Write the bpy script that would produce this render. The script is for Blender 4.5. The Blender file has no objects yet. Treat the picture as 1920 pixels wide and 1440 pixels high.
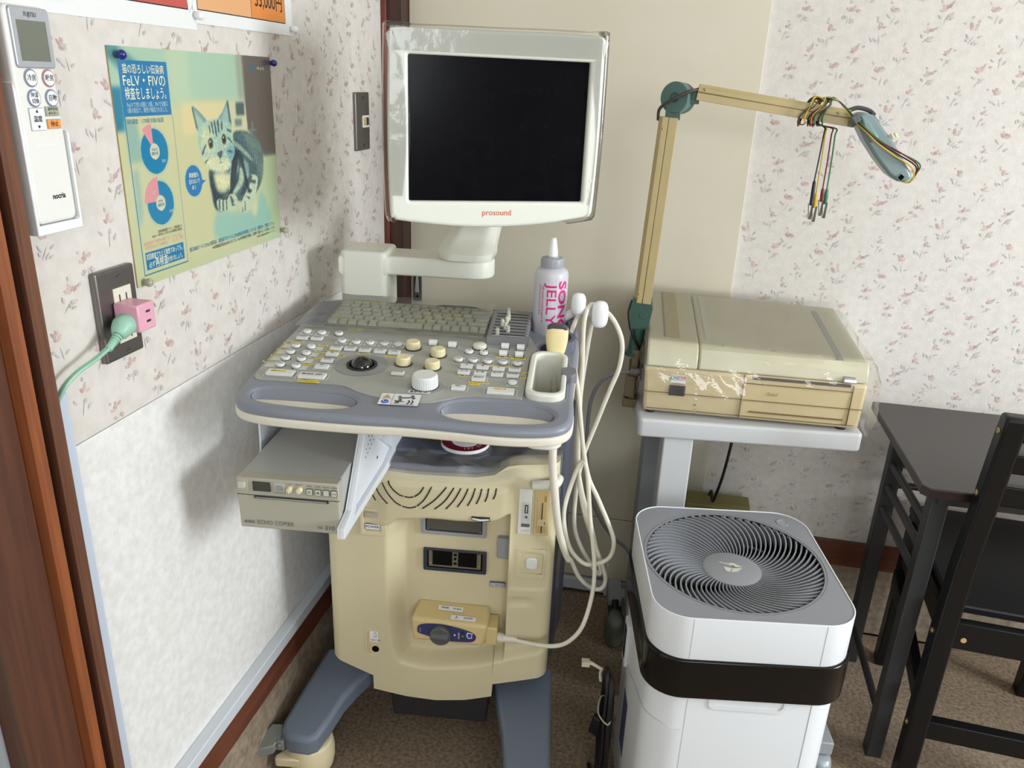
import bpy, bmesh, math, random
import numpy as np
from mathutils import Matrix, Vector
rnd = random.Random(7)
SC = bpy.context.scene
COL = SC.collection
PI = math.pi

# ------------------------------------------------------------------ helpers
def lin(c):
    out = []
    for v in c[:3]:
        v = v / 255.0
        out.append(v / 12.92 if v <= 0.04045 else ((v + 0.055) / 1.055) ** 2.4)
    return (*out, 1.0)

def mat(name, rgb, rough=0.5, metal=0.0, var=0.0, vscale=20.0, bump=0.0, bscale=200.0, spec=0.5, coat=0.0, trans=0.0, emis=None, stretch=None, rgb2=None, detail=4.0):
    m = bpy.data.materials.new(name); m.use_nodes = True
    nt = m.node_tree; b = nt.nodes['Principled BSDF']
    b.inputs['Base Color'].default_value = lin(rgb)
    b.inputs['Roughness'].default_value = rough
    b.inputs['Metallic'].default_value = metal
    b.inputs['Specular IOR Level'].default_value = spec
    b.inputs['Coat Weight'].default_value = coat
    b.inputs['Coat Roughness'].default_value = 0.08
    b.inputs['Transmission Weight'].default_value = trans
    tc = nt.nodes.new('ShaderNodeTexCoord'); mp = nt.nodes.new('ShaderNodeMapping')
    nt.links.new(tc.outputs['Object'], mp.inputs['Vector'])
    if stretch: mp.inputs['Scale'].default_value = stretch
    if var or rgb2:
        n = nt.nodes.new('ShaderNodeTexNoise'); n.inputs['Scale'].default_value = vscale; n.inputs['Detail'].default_value = detail
        r = nt.nodes.new('ShaderNodeValToRGB')
        c1 = rgb if rgb2 is None else rgb2
        if rgb2 is None:
            lo = [max(0, v * (1 - var)) for v in rgb]; hi = [min(255, v * (1 + var)) for v in rgb]
        else:
            lo, hi = rgb, rgb2
        r.color_ramp.elements[0].position = 0.35; r.color_ramp.elements[1].position = 0.65
        r.color_ramp.elements[0].color = lin(lo); r.color_ramp.elements[1].color = lin(hi)
        nt.links.new(mp.outputs['Vector'], n.inputs['Vector']); nt.links.new(n.outputs['Fac'], r.inputs['Fac'])
        nt.links.new(r.outputs['Color'], b.inputs['Base Color'])
    if bump:
        n2 = nt.nodes.new('ShaderNodeTexNoise'); n2.inputs['Scale'].default_value = bscale; n2.inputs['Detail'].default_value = 5
        bp = nt.nodes.new('ShaderNodeBump'); bp.inputs['Strength'].default_value = bump; bp.inputs['Distance'].default_value = 0.002
        nt.links.new(mp.outputs['Vector'], n2.inputs['Vector']); nt.links.new(n2.outputs['Fac'], bp.inputs['Height'])
        nt.links.new(bp.outputs['Normal'], b.inputs['Normal'])
    return m

def film_mat(name, haze=0.05, rough=0.1, gloss=1.0, bump=0.3, bscale=40.0):
    m = bpy.data.materials.new(name); m.use_nodes = True
    nt = m.node_tree; N = nt.nodes
    for n in list(N): N.remove(n)
    out = N.new('ShaderNodeOutputMaterial')
    tr = N.new('ShaderNodeBsdfTransparent'); tr.inputs['Color'].default_value = (0.995, 0.995, 0.99, 1)
    df = N.new('ShaderNodeBsdfDiffuse'); df.inputs['Color'].default_value = (0.85, 0.84, 0.8, 1)
    gl = N.new('ShaderNodeBsdfGlossy'); gl.inputs['Roughness'].default_value = rough
    fr = N.new('ShaderNodeFresnel'); fr.inputs['IOR'].default_value = 1.5
    mu = N.new('ShaderNodeMath'); mu.operation = 'MULTIPLY'; mu.inputs[1].default_value = gloss
    m1 = N.new('ShaderNodeMixShader'); m1.inputs['Fac'].default_value = haze
    m2 = N.new('ShaderNodeMixShader')
    tc = N.new('ShaderNodeTexCoord'); nz = N.new('ShaderNodeTexNoise'); nz.inputs['Scale'].default_value = bscale; nz.inputs['Detail'].default_value = 3
    bp = N.new('ShaderNodeBump'); bp.inputs['Strength'].default_value = bump; bp.inputs['Distance'].default_value = 0.004
    L = nt.links
    L.new(tc.outputs['Object'], nz.inputs['Vector']); L.new(nz.outputs['Fac'], bp.inputs['Height'])
    L.new(bp.outputs['Normal'], gl.inputs['Normal']); L.new(bp.outputs['Normal'], fr.inputs['Normal'])
    L.new(tr.outputs[0], m1.inputs[1]); L.new(df.outputs[0], m1.inputs[2])
    L.new(fr.outputs[0], mu.inputs[0]); L.new(mu.outputs[0], m2.inputs['Fac'])
    L.new(m1.outputs[0], m2.inputs[1]); L.new(gl.outputs[0], m2.inputs[2])
    L.new(m2.outputs[0], out.inputs['Surface'])
    return m

def new(): return bmesh.new()

def box(bm, x0, x1, y0, y1, z0, z1, mi=0, M=None):
    vs = [bm.verts.new((x, y, z)) for x in (x0, x1) for y in (y0, y1) for z in (z0, z1)]
    if M is not None:
        for v in vs: v.co = M @ v.co
    fs = [(0, 1, 3, 2), (4, 6, 7, 5), (0, 4, 5, 1), (2, 3, 7, 6), (0, 2, 6, 4), (1, 5, 7, 3)]
    for f in fs:
        bm.faces.new([vs[i] for i in f]).material_index = mi
    return vs

def extr(bm, pts, a0, a1, axis='z', mi=0, M=None, caps=True):
    """prism from a 2D outline; axis z: (x,y), y: (x,z), x: (y,z)"""
    def mk(p, a):
        v = {'z': (p[0], p[1], a), 'y': (p[0], a, p[1]), 'x': (a, p[0], p[1])}[axis]
        v = Vector(v)
        return bm.verts.new(M @ v if M is not None else v)
    A = [mk(p, a0) for p in pts]; B = [mk(p, a1) for p in pts]
    n = len(pts)
    for i in range(n):
        bm.faces.new((A[i], A[(i + 1) % n], B[(i + 1) % n], B[i])).material_index = mi
    if caps:
        bm.faces.new(A[::-1]).material_index = mi
        bm.faces.new(B).material_index = mi

def top_solid(bm, pts, drop, mi=0):
    """polygon with own z per point, extruded straight down by drop (number or list)"""
    n = len(pts)
    dr = drop if isinstance(drop, (list, tuple)) else [drop] * n
    A = [bm.verts.new(p) for p in pts]; B = [bm.verts.new((p[0], p[1], p[2] - d)) for p, d in zip(pts, dr)]
    bm.faces.new(A).material_index = mi; bm.faces.new(B[::-1]).material_index = mi
    for i in range(n):
        bm.faces.new((A[i], B[i], B[(i + 1) % n], A[(i + 1) % n])).material_index = mi

def hexa(bm, P, mi=0):
    """8 corners: bottom 4 (ccw) then top 4"""
    v = [bm.verts.new(p) for p in P]
    for f in ((3, 2, 1, 0), (4, 5, 6, 7), (0, 1, 5, 4), (1, 2, 6, 5), (2, 3, 7, 6), (3, 0, 4, 7)):
        bm.faces.new([v[i] for i in f]).material_index = mi

def cr(pts, n=6, closed=False):
    P = [Vector(p) for p in pts]; out = []; N = len(P)
    rng = range(N) if closed else range(N - 1)
    for i in rng:
        if closed: a, b, c, d = P[i - 1], P[i], P[(i + 1) % N], P[(i + 2) % N]
        else: a, b, c, d = P[max(i - 1, 0)], P[i], P[i + 1], P[min(i + 2, N - 1)]
        for k in range(n):
            t = k / n
            out.append(0.5 * ((2 * b) + (c - a) * t + (2 * a - 5 * b + 4 * c - d) * t * t + (3 * b - a - 3 * c + d) * t ** 3))
    if not closed: out.append(P[-1])
    return out

def rrect(x0, x1, y0, y1, r, n=6):
    pts = []
    for cx, cy, a in ((x1 - r, y1 - r, 0), (x0 + r, y1 - r, 90), (x0 + r, y0 + r, 180), (x1 - r, y0 + r, 270)):
        for k in range(n + 1):
            t = math.radians(a + 90 * k / n)
            pts.append((cx + r * math.cos(t), cy + r * math.sin(t)))
    return pts

def tube(bm, pts, r, n=8, sm=6, mi=0, caps=True, closed=False):
    P = cr(pts, sm, closed) if sm else [Vector(p) for p in pts]
    if isinstance(r, (list, tuple)):
        m = len(pts); R = []
        for i in range(len(P)):
            t = i / max(1, len(P) - 1) * (m - 1); k = min(int(t), m - 2); R.append(r[k] + (r[k + 1] - r[k]) * (t - k))
    else: R = [r] * len(P)
    N = len(P); rings = []
    t0 = (P[1] - P[0]).normalized()
    up = Vector((0, 0, 1)) if abs(t0.z) < 0.9 else Vector((1, 0, 0))
    nrm = t0.cross(up).normalized()
    for i in range(N):
        if closed: t = (P[(i + 1) % N] - P[i - 1])
        else: t = P[min(i + 1, N - 1)] - P[max(i - 1, 0)]
        if t.length < 1e-9: t = t0
        t = t.normalized()
        nrm = (nrm - t * nrm.dot(t))
        if nrm.length < 1e-6: nrm = t.orthogonal()
        nrm.normalize(); bi = t.cross(nrm)
        rings.append([bm.verts.new(P[i] + (nrm * math.cos(2 * PI * k / n) + bi * math.sin(2 * PI * k / n)) * R[i]) for k in range(n)])
    for i in range(N if closed else N - 1):
        A, B = rings[i], rings[(i + 1) % N]
        for k in range(n):
            f = bm.faces.new((A[k], A[(k + 1) % n], B[(k + 1) % n], B[k])); f.material_index = mi; f.smooth = True
    if caps and not closed:
        bm.faces.new(rings[0][::-1]).material_index = mi; bm.faces.new(rings[-1]).material_index = mi

def lathe(bm, prof, M=None, n=32, mi=0, cap=True):
    M = M or Matrix()
    rings = []
    for r, z in prof:
        rings.append([bm.verts.new(M @ Vector((r * math.cos(2 * PI * k / n), r * math.sin(2 * PI * k / n), z))) for k in range(n)])
    for A, B in zip(rings, rings[1:]):
        for k in range(n):
            bm.faces.new((A[k], A[(k + 1) % n], B[(k + 1) % n], B[k])).material_index = mi
    if cap:
        bm.faces.new(rings[0][::-1]).material_index = mi; bm.faces.new(rings[-1]).material_index = mi

def cyl(bm, a, b, r, r2=None, n=20, mi=0):
    a = Vector(a); b = Vector(b); d = b - a
    M = Matrix.Translation(a) @ d.to_track_quat('Z', 'Y').to_matrix().to_4x4()
    lathe(bm, [(r, 0), (r if r2 is None else r2, d.length)], M, n, mi)

def ball(bm, c, rad, M=None, n=20, mi=0, zmin=-1.0):
    rx, ry, rz = rad if isinstance(rad, (list, tuple)) else (rad,) * 3
    c = Vector(c); prof = []
    m = n // 2; rings = []
    for i in range(m + 1):
        t = -PI / 2 + PI * i / m
        z = math.sin(t)
        if z < zmin: continue
        rings.append([(math.cos(t) * math.cos(2 * PI * k / n) * rx, math.cos(t) * math.sin(2 * PI * k / n) * ry, z * rz) for k in range(n)])
    V = [[bm.verts.new((M @ Vector(p) if M is not None else Vector(p)) + c) for p in R] for R in rings]
    for A, B in zip(V, V[1:]):
        for k in range(n):
            f = bm.faces.new((A[k], A[(k + 1) % n], B[(k + 1) % n], B[k])); f.material_index = mi; f.smooth = True
    bmesh.ops.remove_doubles(bm, verts=[v for R in V for v in R], dist=1e-6)

def superball(bm, c, rad, p=0.7, n=28):
    c = Vector(c); m = 16; rings = []
    f = lambda v: math.copysign(abs(v) ** p, v)
    for i in range(m + 1):
        t = -PI / 2 + PI * i / m
        rings.append([bm.verts.new(c + Vector((f(math.cos(t)) * math.cos(2 * PI * k / n) * rad[0], f(math.cos(t)) * math.sin(2 * PI * k / n) * rad[1], f(math.sin(t)) * rad[2]))) for k in range(n)])
    for A, B in zip(rings, rings[1:]):
        for k in range(n): bm.faces.new((A[k], A[(k + 1) % n], B[(k + 1) % n], B[k])).smooth = True
    bmesh.ops.remove_doubles(bm, verts=[v for R in rings for v in R], dist=1e-6)
def quad(bm, a, b, c, d, mi=0):
    bm.faces.new([bm.verts.new(p) for p in (a, b, c, d)]).material_index = mi

def poly(bm, pts, mi=0):
    f = bm.faces.new([bm.verts.new(p) for p in pts]); f.material_index = mi
    return f

def grid(bm, nu, nv, fn, mi=0):
    V = [[bm.verts.new(fn(i / (nu - 1), j / (nv - 1))) for i in range(nu)] for j in range(nv)]
    for j in range(nv - 1):
        for i in range(nu - 1):
            f = bm.faces.new((V[j][i], V[j][i + 1], V[j + 1][i + 1], V[j + 1][i])); f.material_index = mi; f.smooth = True
    return V

def curve_mesh(build):
    cu = bpy.data.curves.new('c', 'CURVE'); build(cu)
    o = bpy.data.objects.new('c', cu); COL.objects.link(o)
    dg = bpy.context.evaluated_depsgraph_get(); dg.update()
    me = bpy.data.meshes.new_from_object(o.evaluated_get(dg))
    bpy.data.objects.remove(o); bpy.data.curves.remove(cu)
    return me

def slab(bm, loops, z0, z1, bevel=0.0, mi=0, M=None):
    """flat plate with holes and rounded edges: loops[0] is the outline"""
    def build(cu):
        cu.dimensions = '2D'; cu.fill_mode = 'BOTH'
        cu.extrude = max(0.0, (z1 - z0) / 2 - bevel); cu.bevel_depth = bevel; cu.bevel_resolution = 3; cu.offset = -bevel
        for l in loops:
            sp = cu.splines.new('POLY'); sp.points.add(len(l) - 1); sp.use_cyclic_u = True
            for i, p in enumerate(l): sp.points[i].co = (p[0], p[1], 0, 1)
    me = curve_mesh(build)
    T = Matrix.Translation((0, 0, (z0 + z1) / 2))
    me.transform(T if M is None else M @ T)
    for p in me.polygons: p.material_index = mi
    bm.from_mesh(me); bpy.data.meshes.remove(me)

def txt(bm, s, size, M, mi=0, bold=0.0, align='CENTER', sx=1.0, depth=0.0, shear=0.0):
    cu = bpy.data.curves.new('t', 'FONT'); cu.body = s; cu.size = size; cu.align_x = align; cu.align_y = 'CENTER'
    cu.offset = bold; cu.extrude = depth; cu.resolution_u = 3; cu.shear = shear
    o = bpy.data.objects.new('t', cu); COL.objects.link(o)
    dg = bpy.context.evaluated_depsgraph_get(); dg.update()
    me = bpy.data.meshes.new_from_object(o.evaluated_get(dg))
    bpy.data.objects.remove(o); bpy.data.curves.remove(cu)
    me.transform(M @ Matrix.Diagonal((sx, 1, 1, 1)))
    for p in me.polygons: p.material_index = mi
    bm.from_mesh(me); bpy.data.meshes.remove(me)

def frame(o, x, y, z):
    return Matrix(((x[0], y[0], z[0], o[0]), (x[1], y[1], z[1], o[1]), (x[2], y[2], z[2], o[2]), (0, 0, 0, 1)))
def LW(y, z, x=-0.6985): return frame((x, y, z), (0, 1, 0), (0, 0, 1), (1, 0, 0))      # on the left wall, facing +X
def FR(x, z, y): return frame((x, y, z), (1, 0, 0), (0, 0, 1), (0, -1, 0))              # facing the viewer (-Y)
def UP(x, y, z): return Matrix.Translation((x, y, z))                                   # lying flat

def finish(name, bm, mats, parent=None, bevel=0.0, seg=2, ang=35.0, M=None, recalc=True, smooth=True):
    if recalc: bmesh.ops.recalc_face_normals(bm, faces=bm.faces[:])
    me = bpy.data.meshes.new(name); bm.to_mesh(me); bm.free()
    for m in (mats if isinstance(mats, (list, tuple)) else [mats]): me.materials.append(m)
    if smooth:
        me.shade_smooth(); me.set_sharp_from_angle(angle=math.radians(ang))
    o = bpy.data.objects.new(name, me); COL.objects.link(o)
    if parent is not None: o.parent = parent
    if M is not None: o.matrix_local = M
    if bevel:
        b = o.modifiers.new('bevel', 'BEVEL'); b.width = bevel; b.segments = seg; b.limit_method = 'ANGLE'; b.angle_limit = math.radians(40); b.use_clamp_overlap = True
        b.harden_normals = False
    return o
part = finish

def tag(o, label, cat, group=None):
    o['label'] = label; o['category'] = cat
    if group: o['group'] = group
    return o
def thing(name, label, cat, loc=(0, 0, 0), rz=0.0, group=None):
    o = bpy.data.objects.new(name, None); COL.objects.link(o); o.empty_display_size = 0.05
    o.location = loc; o.rotation_euler = (0, 0, math.radians(rz))
    return tag(o, label, cat, group)
def struct(name, bm, mats, **k):
    o = finish(name, bm, mats, **k); o['kind'] = 'structure'; return o
def lab(o, s): o['label'] = s; return o
def dup(o, parent=None, M=None):
    c = o.copy(); COL.objects.link(c)
    if parent is not None: c.parent = parent
    if M is not None: c.matrix_local = M
    return c

# ------------------------------------------------------------------ materials
M_ = {}
M_['wood'] = mat('brown_wood', (84, 50, 33), 0.5, var=0.09, vscale=22, stretch=(6, 6, 0.25), bump=0.12, bscale=60)
M_['wood_worn'] = mat('worn_wood', (114, 72, 48), 0.6, rgb2=(92, 55, 37), vscale=30, stretch=(5, 5, 0.2), bump=0.4, bscale=40)
M_['wood_bead'] = mat('orange_wood', (136, 76, 42), 0.45, var=0.09, vscale=20, stretch=(6, 6, 0.3))
M_['wood_dark'] = mat('dark_wood', (62, 36, 28), 0.5, var=0.2, vscale=12, stretch=(4, 4, 0.5))
M_['wood_red'] = mat('red_wood', (112, 52, 36), 0.45, var=0.15, vscale=12, stretch=(4, 4, 0.5))
M_['base_wood'] = mat('baseboard_wood', (104, 56, 36), 0.4, var=0.10, vscale=10, stretch=(1, 0.6, 6))
M_['paper'] = mat('floral_wallpaper', (211, 205, 197), 0.85, rgb2=(219, 213, 206), vscale=55, bump=0.25, bscale=260, spec=0.25, detail=8)
M_['plaster'] = mat('mottled_wallpaper', (222, 220, 216), 0.85, rgb2=(233, 232, 229), vscale=75, bump=0.5, bscale=150, spec=0.25, detail=8)
M_['f_pink'] = mat('petal_pink', (198, 174, 166), 0.9, rgb2=(210, 194, 186), vscale=90, spec=0.2)
M_['f_rose'] = mat('petal_rose', (184, 154, 150), 0.9, rgb2=(202, 180, 174), vscale=90, spec=0.2)
M_['f_lav'] = mat('leaf_lavender', (184, 179, 184), 0.9, rgb2=(204, 199, 198), vscale=90, spec=0.2)
M_['f_grey'] = mat('leaf_grey', (190, 184, 177), 0.9, rgb2=(206, 200, 192), vscale=90, spec=0.2)
M_['rail'] = mat('pale_plastic', (206, 211, 217), 0.4)
M_['vinyl'] = mat('floor_vinyl', (116, 99, 81), 0.75, rgb2=(156, 138, 116), vscale=120, bump=0.3, bscale=300, spec=0.3, detail=6)
M_['vinyl_up'] = mat('coved_vinyl', (132, 116, 98), 0.75, rgb2=(162, 146, 126), vscale=60, bump=0.2, bscale=200, spec=0.3, detail=6)
M_['beige'] = mat('beige_panel', (215, 208, 188), 0.45, rgb2=(210, 202, 181), vscale=3, spec=0.4)
M_['black_gap'] = mat('dark_gap', (14, 13, 12), 0.9, spec=0.1)
M_['white'] = mat('white_plastic', (235, 237, 238), 0.35)
M_['white_warm'] = mat('warm_white_plastic', (226, 226, 214), 0.35)
M_['ivory'] = mat('ivory_plastic', (222, 216, 200), 0.45, var=0.02, vscale=8)
M_['cream'] = mat('yellowed_plastic', (214, 203, 168), 0.42, rgb2=(208, 197, 162), vscale=6, bump=0.04, bscale=500)
M_['cream_d'] = mat('yellowed_plastic_deep', (204, 186, 142), 0.45)
M_['ecg'] = mat('yellowed_case', (212, 195, 154), 0.42, rgb2=(206, 188, 146), vscale=7, bump=0.04, bscale=500)
M_['ecg_lid'] = mat('pale_lid', (208, 203, 176), 0.4, rgb2=(203, 197, 168), vscale=7)
M_['ecg_olive'] = mat('olive_lid', (186, 174, 128), 0.45)
M_['blue'] = mat('blue_grey_plastic', (130, 134, 145), 0.38, bump=0.05, bscale=500)
M_['blue_dk'] = mat('dark_blue_grey', (92, 96, 112), 0.45)
M_['leg_blue'] = mat('leg_blue_grey', (110, 120, 134), 0.5, bump=0.06, bscale=400)
M_['panel'] = mat('panel_grey', (166, 167, 160), 0.45, var=0.02, vscale=15)
M_['panel_mid'] = mat('panel_mid_grey', (146, 147, 148), 0.45)
M_['keys'] = mat('key_plastic', (196, 197, 178), 0.45, var=0.02, vscale=30)
M_['knob_c'] = mat('cream_knob', (230, 219, 178), 0.4)
M_['btn'] = mat('button_white', (224, 225, 222), 0.4)
M_['yel'] = mat('yellow_label', (236, 208, 62), 0.5)
M_['ink'] = mat('black_ink', (28, 28, 30), 0.6)
M_['ink_g'] = mat('grey_ink', (96, 96, 98), 0.6)
M_['wht_l'] = mat('white_label', (232, 233, 232), 0.5)
M_['black'] = mat('black_gloss', (10, 10, 12), 0.12, coat=0.3)
M_['screen'] = mat('screen_black', (7, 7, 11), 0.18, spec=0.12, var=0.3, vscale=40)
M_['red_t'] = mat('red_lettering', (205, 82, 40), 0.5)
M_['mag'] = mat('magenta_lettering', (205, 22, 120), 0.5)
M_['navy'] = mat('navy_print', (52, 58, 104), 0.45)
M_['violet'] = mat('violet_print', (76, 62, 170), 0.45)
M_['grey_k'] = mat('grey_knob', (88, 88, 88), 0.35)
M_['grey_m'] = mat('grey_plastic', (150, 152, 156), 0.45)
M_['dk'] = mat('dark_plastic', (38, 38, 42), 0.5)
M_['copier'] = mat('copier_grey', (176, 172, 156), 0.5)
M_['copier_t'] = mat('copier_top_grey', (178, 178, 174), 0.4)
M_['brk'] = mat('bracket_white', (224, 228, 233), 0.4)
M_['steel'] = mat('dark_steel', (128, 124, 122), 0.35, metal=0.9, bump=0.05, bscale=300, stretch=(1, 1, 12))
M_['chrome'] = mat('bright_steel', (190, 190, 190), 0.25, metal=0.95)
M_['brass'] = mat('old_brass', (178, 160, 110), 0.35, metal=0.8)
M_['pink'] = mat('pink_plastic', (226, 166, 186), 0.35)
M_['mint'] = mat('mint_plastic', (150, 196, 172), 0.4)
M_['cable_w'] = mat('white_cable', (222, 216, 200), 0.45, var=0.03, vscale=25)
M_['cable_g'] = mat('grey_cable', (120, 120, 126), 0.5)
M_['cable_k'] = mat('black_cable', (22, 22, 24), 0.45)
M_['arm_b'] = mat('arm_beige', (183, 165, 118), 0.4, var=0.03, vscale=10)
M_['arm_d'] = mat('arm_groove', (140, 122, 78), 0.5)
M_['green'] = mat('green_paint', (84, 114, 108), 0.35)
M_['green_d'] = mat('green_paint_deep', (52, 84, 74), 0.4)
M_['teal'] = mat('teal_case', (122, 142, 142), 0.32)
M_['stand'] = mat('stand_enamel', (208, 209, 210), 0.35, var=0.01, vscale=9)
M_['stand_g'] = mat('stand_grey', (150, 154, 156), 0.4)
M_['purw'] = mat('purifier_white', (224, 227, 230), 0.32)
M_['purg'] = mat('purifier_grey', (136, 138, 143), 0.42)
M_['purk'] = mat('purifier_black', (13, 10, 9), 0.16, spec=0.35)
M_['desk'] = mat('desk_board', (62, 58, 56), 0.42, bump=0.04, bscale=300)
M_['desk_e'] = mat('desk_edge', (44, 30, 32), 0.28)
M_['desk_l'] = mat('desk_steel', (58, 58, 58), 0.45, metal=0.3)
M_['chair'] = mat('black_lacquer', (12, 12, 13), 0.36, spec=0.35, bump=0.05, bscale=120)
M_['seat'] = mat('black_seat', (14, 14, 18), 0.45, bump=0.15, bscale=300)
M_['card'] = mat('olive_board', (132, 124, 76), 0.8)
M_['maroon'] = mat('maroon_print', (118, 18, 44), 0.4)
M_['clear'] = film_mat('clear_plastic', 0.06, 0.06, 1.2, 0.05)
M_['film'] = film_mat('clear_film', 0.03, 0.10, 1.0, 0.35, 28)
M_['film_crinkle'] = film_mat('crinkled_film', 0.035, 0.075, 1.3, 0.7, 32)
M_['film_dusty'] = film_mat('dusty_film', 0.13, 0.22, 0.9, 0.4, 20)
M_['bottle'] = mat('frosted_bottle', (206, 209, 222), 0.35, spec=0.5)
M_['cap_g'] = mat('grey_cap', (158, 160, 166), 0.4)

# ------------------------------------------------------------------ camera
cam = bpy.data.cameras.new('camera'); cam.sensor_width = 36; cam.lens = 1480 / 1920 * 36; cam.clip_start = 0.05
co = bpy.data.objects.new('camera', cam); COL.objects.link(co); SC.camera = co
_y, _p, _r = math.radians(-10.817), math.radians(20.956), math.radians(-2.424)
_f = Vector((math.sin(_y), math.cos(_y), 0)); _ri = Vector((math.cos(_y), -math.sin(_y), 0)); _d = Vector((0, 0, -1))
_f2 = math.cos(_p) * _f + math.sin(_p) * _d; _d2 = -math.sin(_p) * _f + math.cos(_p) * _d
_r3 = math.cos(_r) * _ri + math.sin(_r) * _d2; _d3 = -math.sin(_r) * _ri + math.cos(_r) * _d2
co.matrix_world = frame((0, 0, 1.37), _r3, -_d3, -_f2)

# ------------------------------------------------------------------ light
w = bpy.data.worlds.new('world'); SC.world = w; w.use_nodes = True
w.node_tree.nodes['Background'].inputs['Color'].default_value = (0.9, 0.95, 1.0, 1)
w.node_tree.nodes['Background'].inputs['Strength'].default_value = 0.3
def area(name, loc, tgt, sx, sy, power, col):
    l = bpy.data.lights.new(name, 'AREA'); l.shape = 'RECTANGLE'; l.size = sx; l.size_y = sy; l.energy = power; l.color = col
    o = bpy.data.objects.new(name, l); COL.objects.link(o); o.location = loc
    o.rotation_euler = (Vector(tgt) - Vector(loc)).to_track_quat('-Z', 'Y').to_euler()
    return o
area('window_light_side', (2.62, 0.75, 1.32), (-0.7, 1.0, 0.75), 0.9, 0.9, 98, (0.89, 0.95, 1.0))
area('window_light_behind', (0.9, -2.2, 1.70), (0.15, 1.5, 0.75), 1.6, 1.1, 47, (0.90, 0.955, 1.0))
SC.view_settings.view_transform = 'Standard'; SC.view_settings.look = 'None'
SC.view_settings.gamma = 1.0; SC.view_settings.use_curve_mapping = False
SC.view_settings.exposure = -0.07

# ================================================================== SETTING
def sprigs(bm, to3, u0, u1, z0, z1, base_mi):
    """scattered painted sprigs of the wallpaper print; to3(u,z) puts a point on the wall"""
    R = random.Random(3)
    du, dz = 0.094, 0.040
    kinds = []
    for k in range(8):
        L = []
        bx, by = R.uniform(-0.003, 0.004), R.uniform(0.003, 0.006)
        for i in range(R.randint(6, 9)):                      # bloom: a spray of narrow petals
            a = math.radians(R.uniform(5, 175)); d = R.uniform(0.003, 0.0085)
            L.append((bx + d * math.cos(a), by + d * math.sin(a), a + R.uniform(-0.4, 0.4), R.uniform(0.0028, 0.0046), R.uniform(0.0011, 0.0019), R.choice((0, 0, 1))))
        for i in range(R.randint(1, 3)):                      # buds
            a = math.radians(R.uniform(20, 160)); d = R.uniform(0.012, 0.018)
            L.append((bx + d * math.cos(a), by + d * math.sin(a), a, 0.0024, 0.0014, R.choice((0, 2))))
        for i in range(R.randint(3, 5)):                      # leaves
            q = R.choice((-1, 1))
            L.append((q * R.uniform(0.003, 0.011), R.uniform(-0.012, -0.001), R.uniform(0.2, 1.2) if q > 0 else PI - R.uniform(0.2, 1.2), R.uniform(0.0026, 0.0046), R.uniform(0.0010, 0.0018), R.choice((2, 2, 3))))
        L.append((0.001, -0.009, 1.4 + R.uniform(-0.4, 0.4), 0.008, 0.0004, 3))
        kinds.append(L)
    row = 0; z = z0 + 0.015
    while z < z1 - 0.02:
        u = u0 + 0.02 + (row * 0.37 % 1.0) * du
        while u < u1 - 0.015:
            L = kinds[R.randrange(8)]; s = R.uniform(0.9, 1.15) * 1.22; rot = R.uniform(-0.35, 0.35)
            uu = u + R.uniform(-0.008, 0.008); zz = z + R.uniform(-0.006, 0.006)
            for li, (x, y, a, rl, rw, mi) in enumerate(L):
                pts = []
                for k in range(7):
                    t = 2 * PI * k / 7
                    ex = rl * math.cos(t); ey = rw * math.sin(t) * (1.25 if ex < 0 else 0.8)
                    px = x + ex * math.cos(a) - ey * math.sin(a); py = y + ex * math.sin(a) + ey * math.cos(a)
                    pts.append((uu + s * (px * math.cos(rot) - py * math.sin(rot)), zz + s * (px * math.sin(rot) + py * math.cos(rot))))
                if all(u0 < p[0] < u1 and z0 < p[1] < z1 for p in pts):
                    poly(bm, [to3(p[0], p[1], li) for p in pts], base_mi + mi)
            u += du
        z += dz; row += 1

WM = [M_['paper'], M_['plaster'], M_['f_pink'], M_['f_rose'], M_['f_lav'], M_['f_grey'], M_['black_gap']]
bm = new()
box(bm, -0.76, -0.70, 0.735, 2.0, 0.9225, 2.4, 0)
box(bm, -0.76, -0.70, 0.735, 2.0, 0.0, 0.9215, 1)
box(bm, -0.76, -0.701, 0.735, 2.0, 0.92, 0.924, 6)
sprigs(bm, lambda u, z, i=0: (-0.6998 + 0.00006 * i, u, z), 0.74, 1.875, 0.925, 1.75, 2)
struct('wall_left', bm, WM, recalc=True, smooth=False)
bm = new()
box(bm, 0.157, 2.6, 1.945, 2.0, 0.0, 2.4, 0)
box(bm, -0.76, 0.157, 1.955, 2.0, 0.0, 2.4, 1)
sprigs(bm, lambda u, z, i=0: (u, 1.9448 - 0.00006 * i, z), 0.162, 1.5, 0.28, 1.75, 2)
struct('wall_back', bm, WM, recalc=True, smooth=False)
bm = new(); box(bm, -1.6, 3.0, -2.2, 2.0, -0.05, 0.0); struct('floor', bm, M_['vinyl'])
bm = new(); box(bm, 2.66, 2.72, -2.3, 2.0, 0, 2.4); struct('wall_right', bm, mat('room_wall', (222, 221, 219), 0.85))
bm = new(); box(bm, -0.90, 2.72, -2.36, -2.28, 0, 2.4); struct('wall_front', bm, mat('room_wall_front', (222, 221, 219), 0.85))
bm = new(); box(bm, -0.90, 2.72, -2.36, 2.0, 2.4, 2.45); struct('ceiling', bm, mat('ceiling_white', (228, 226, 220), 0.9))
bm = new(); box(bm, -0.90, -0.80, -2.36, 0.60, 0, 2.4); struct('wall_left_near', bm, mat('room_wall_near', (222, 221, 219), 0.85))
def win(nm, M, a, b):
    bm = new(); slab(bm, [rrect(-a - 0.06, a + 0.06, -b - 0.06, b + 0.06, 0.004), rrect(-a, a, -b, b, 0.002)], -0.03, 0.03, 0.002, M=M); box(bm, -0.012, 0.012, -b, b, -0.01, 0.01, M=M)
    struct(nm, bm, M_['white'])
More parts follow.
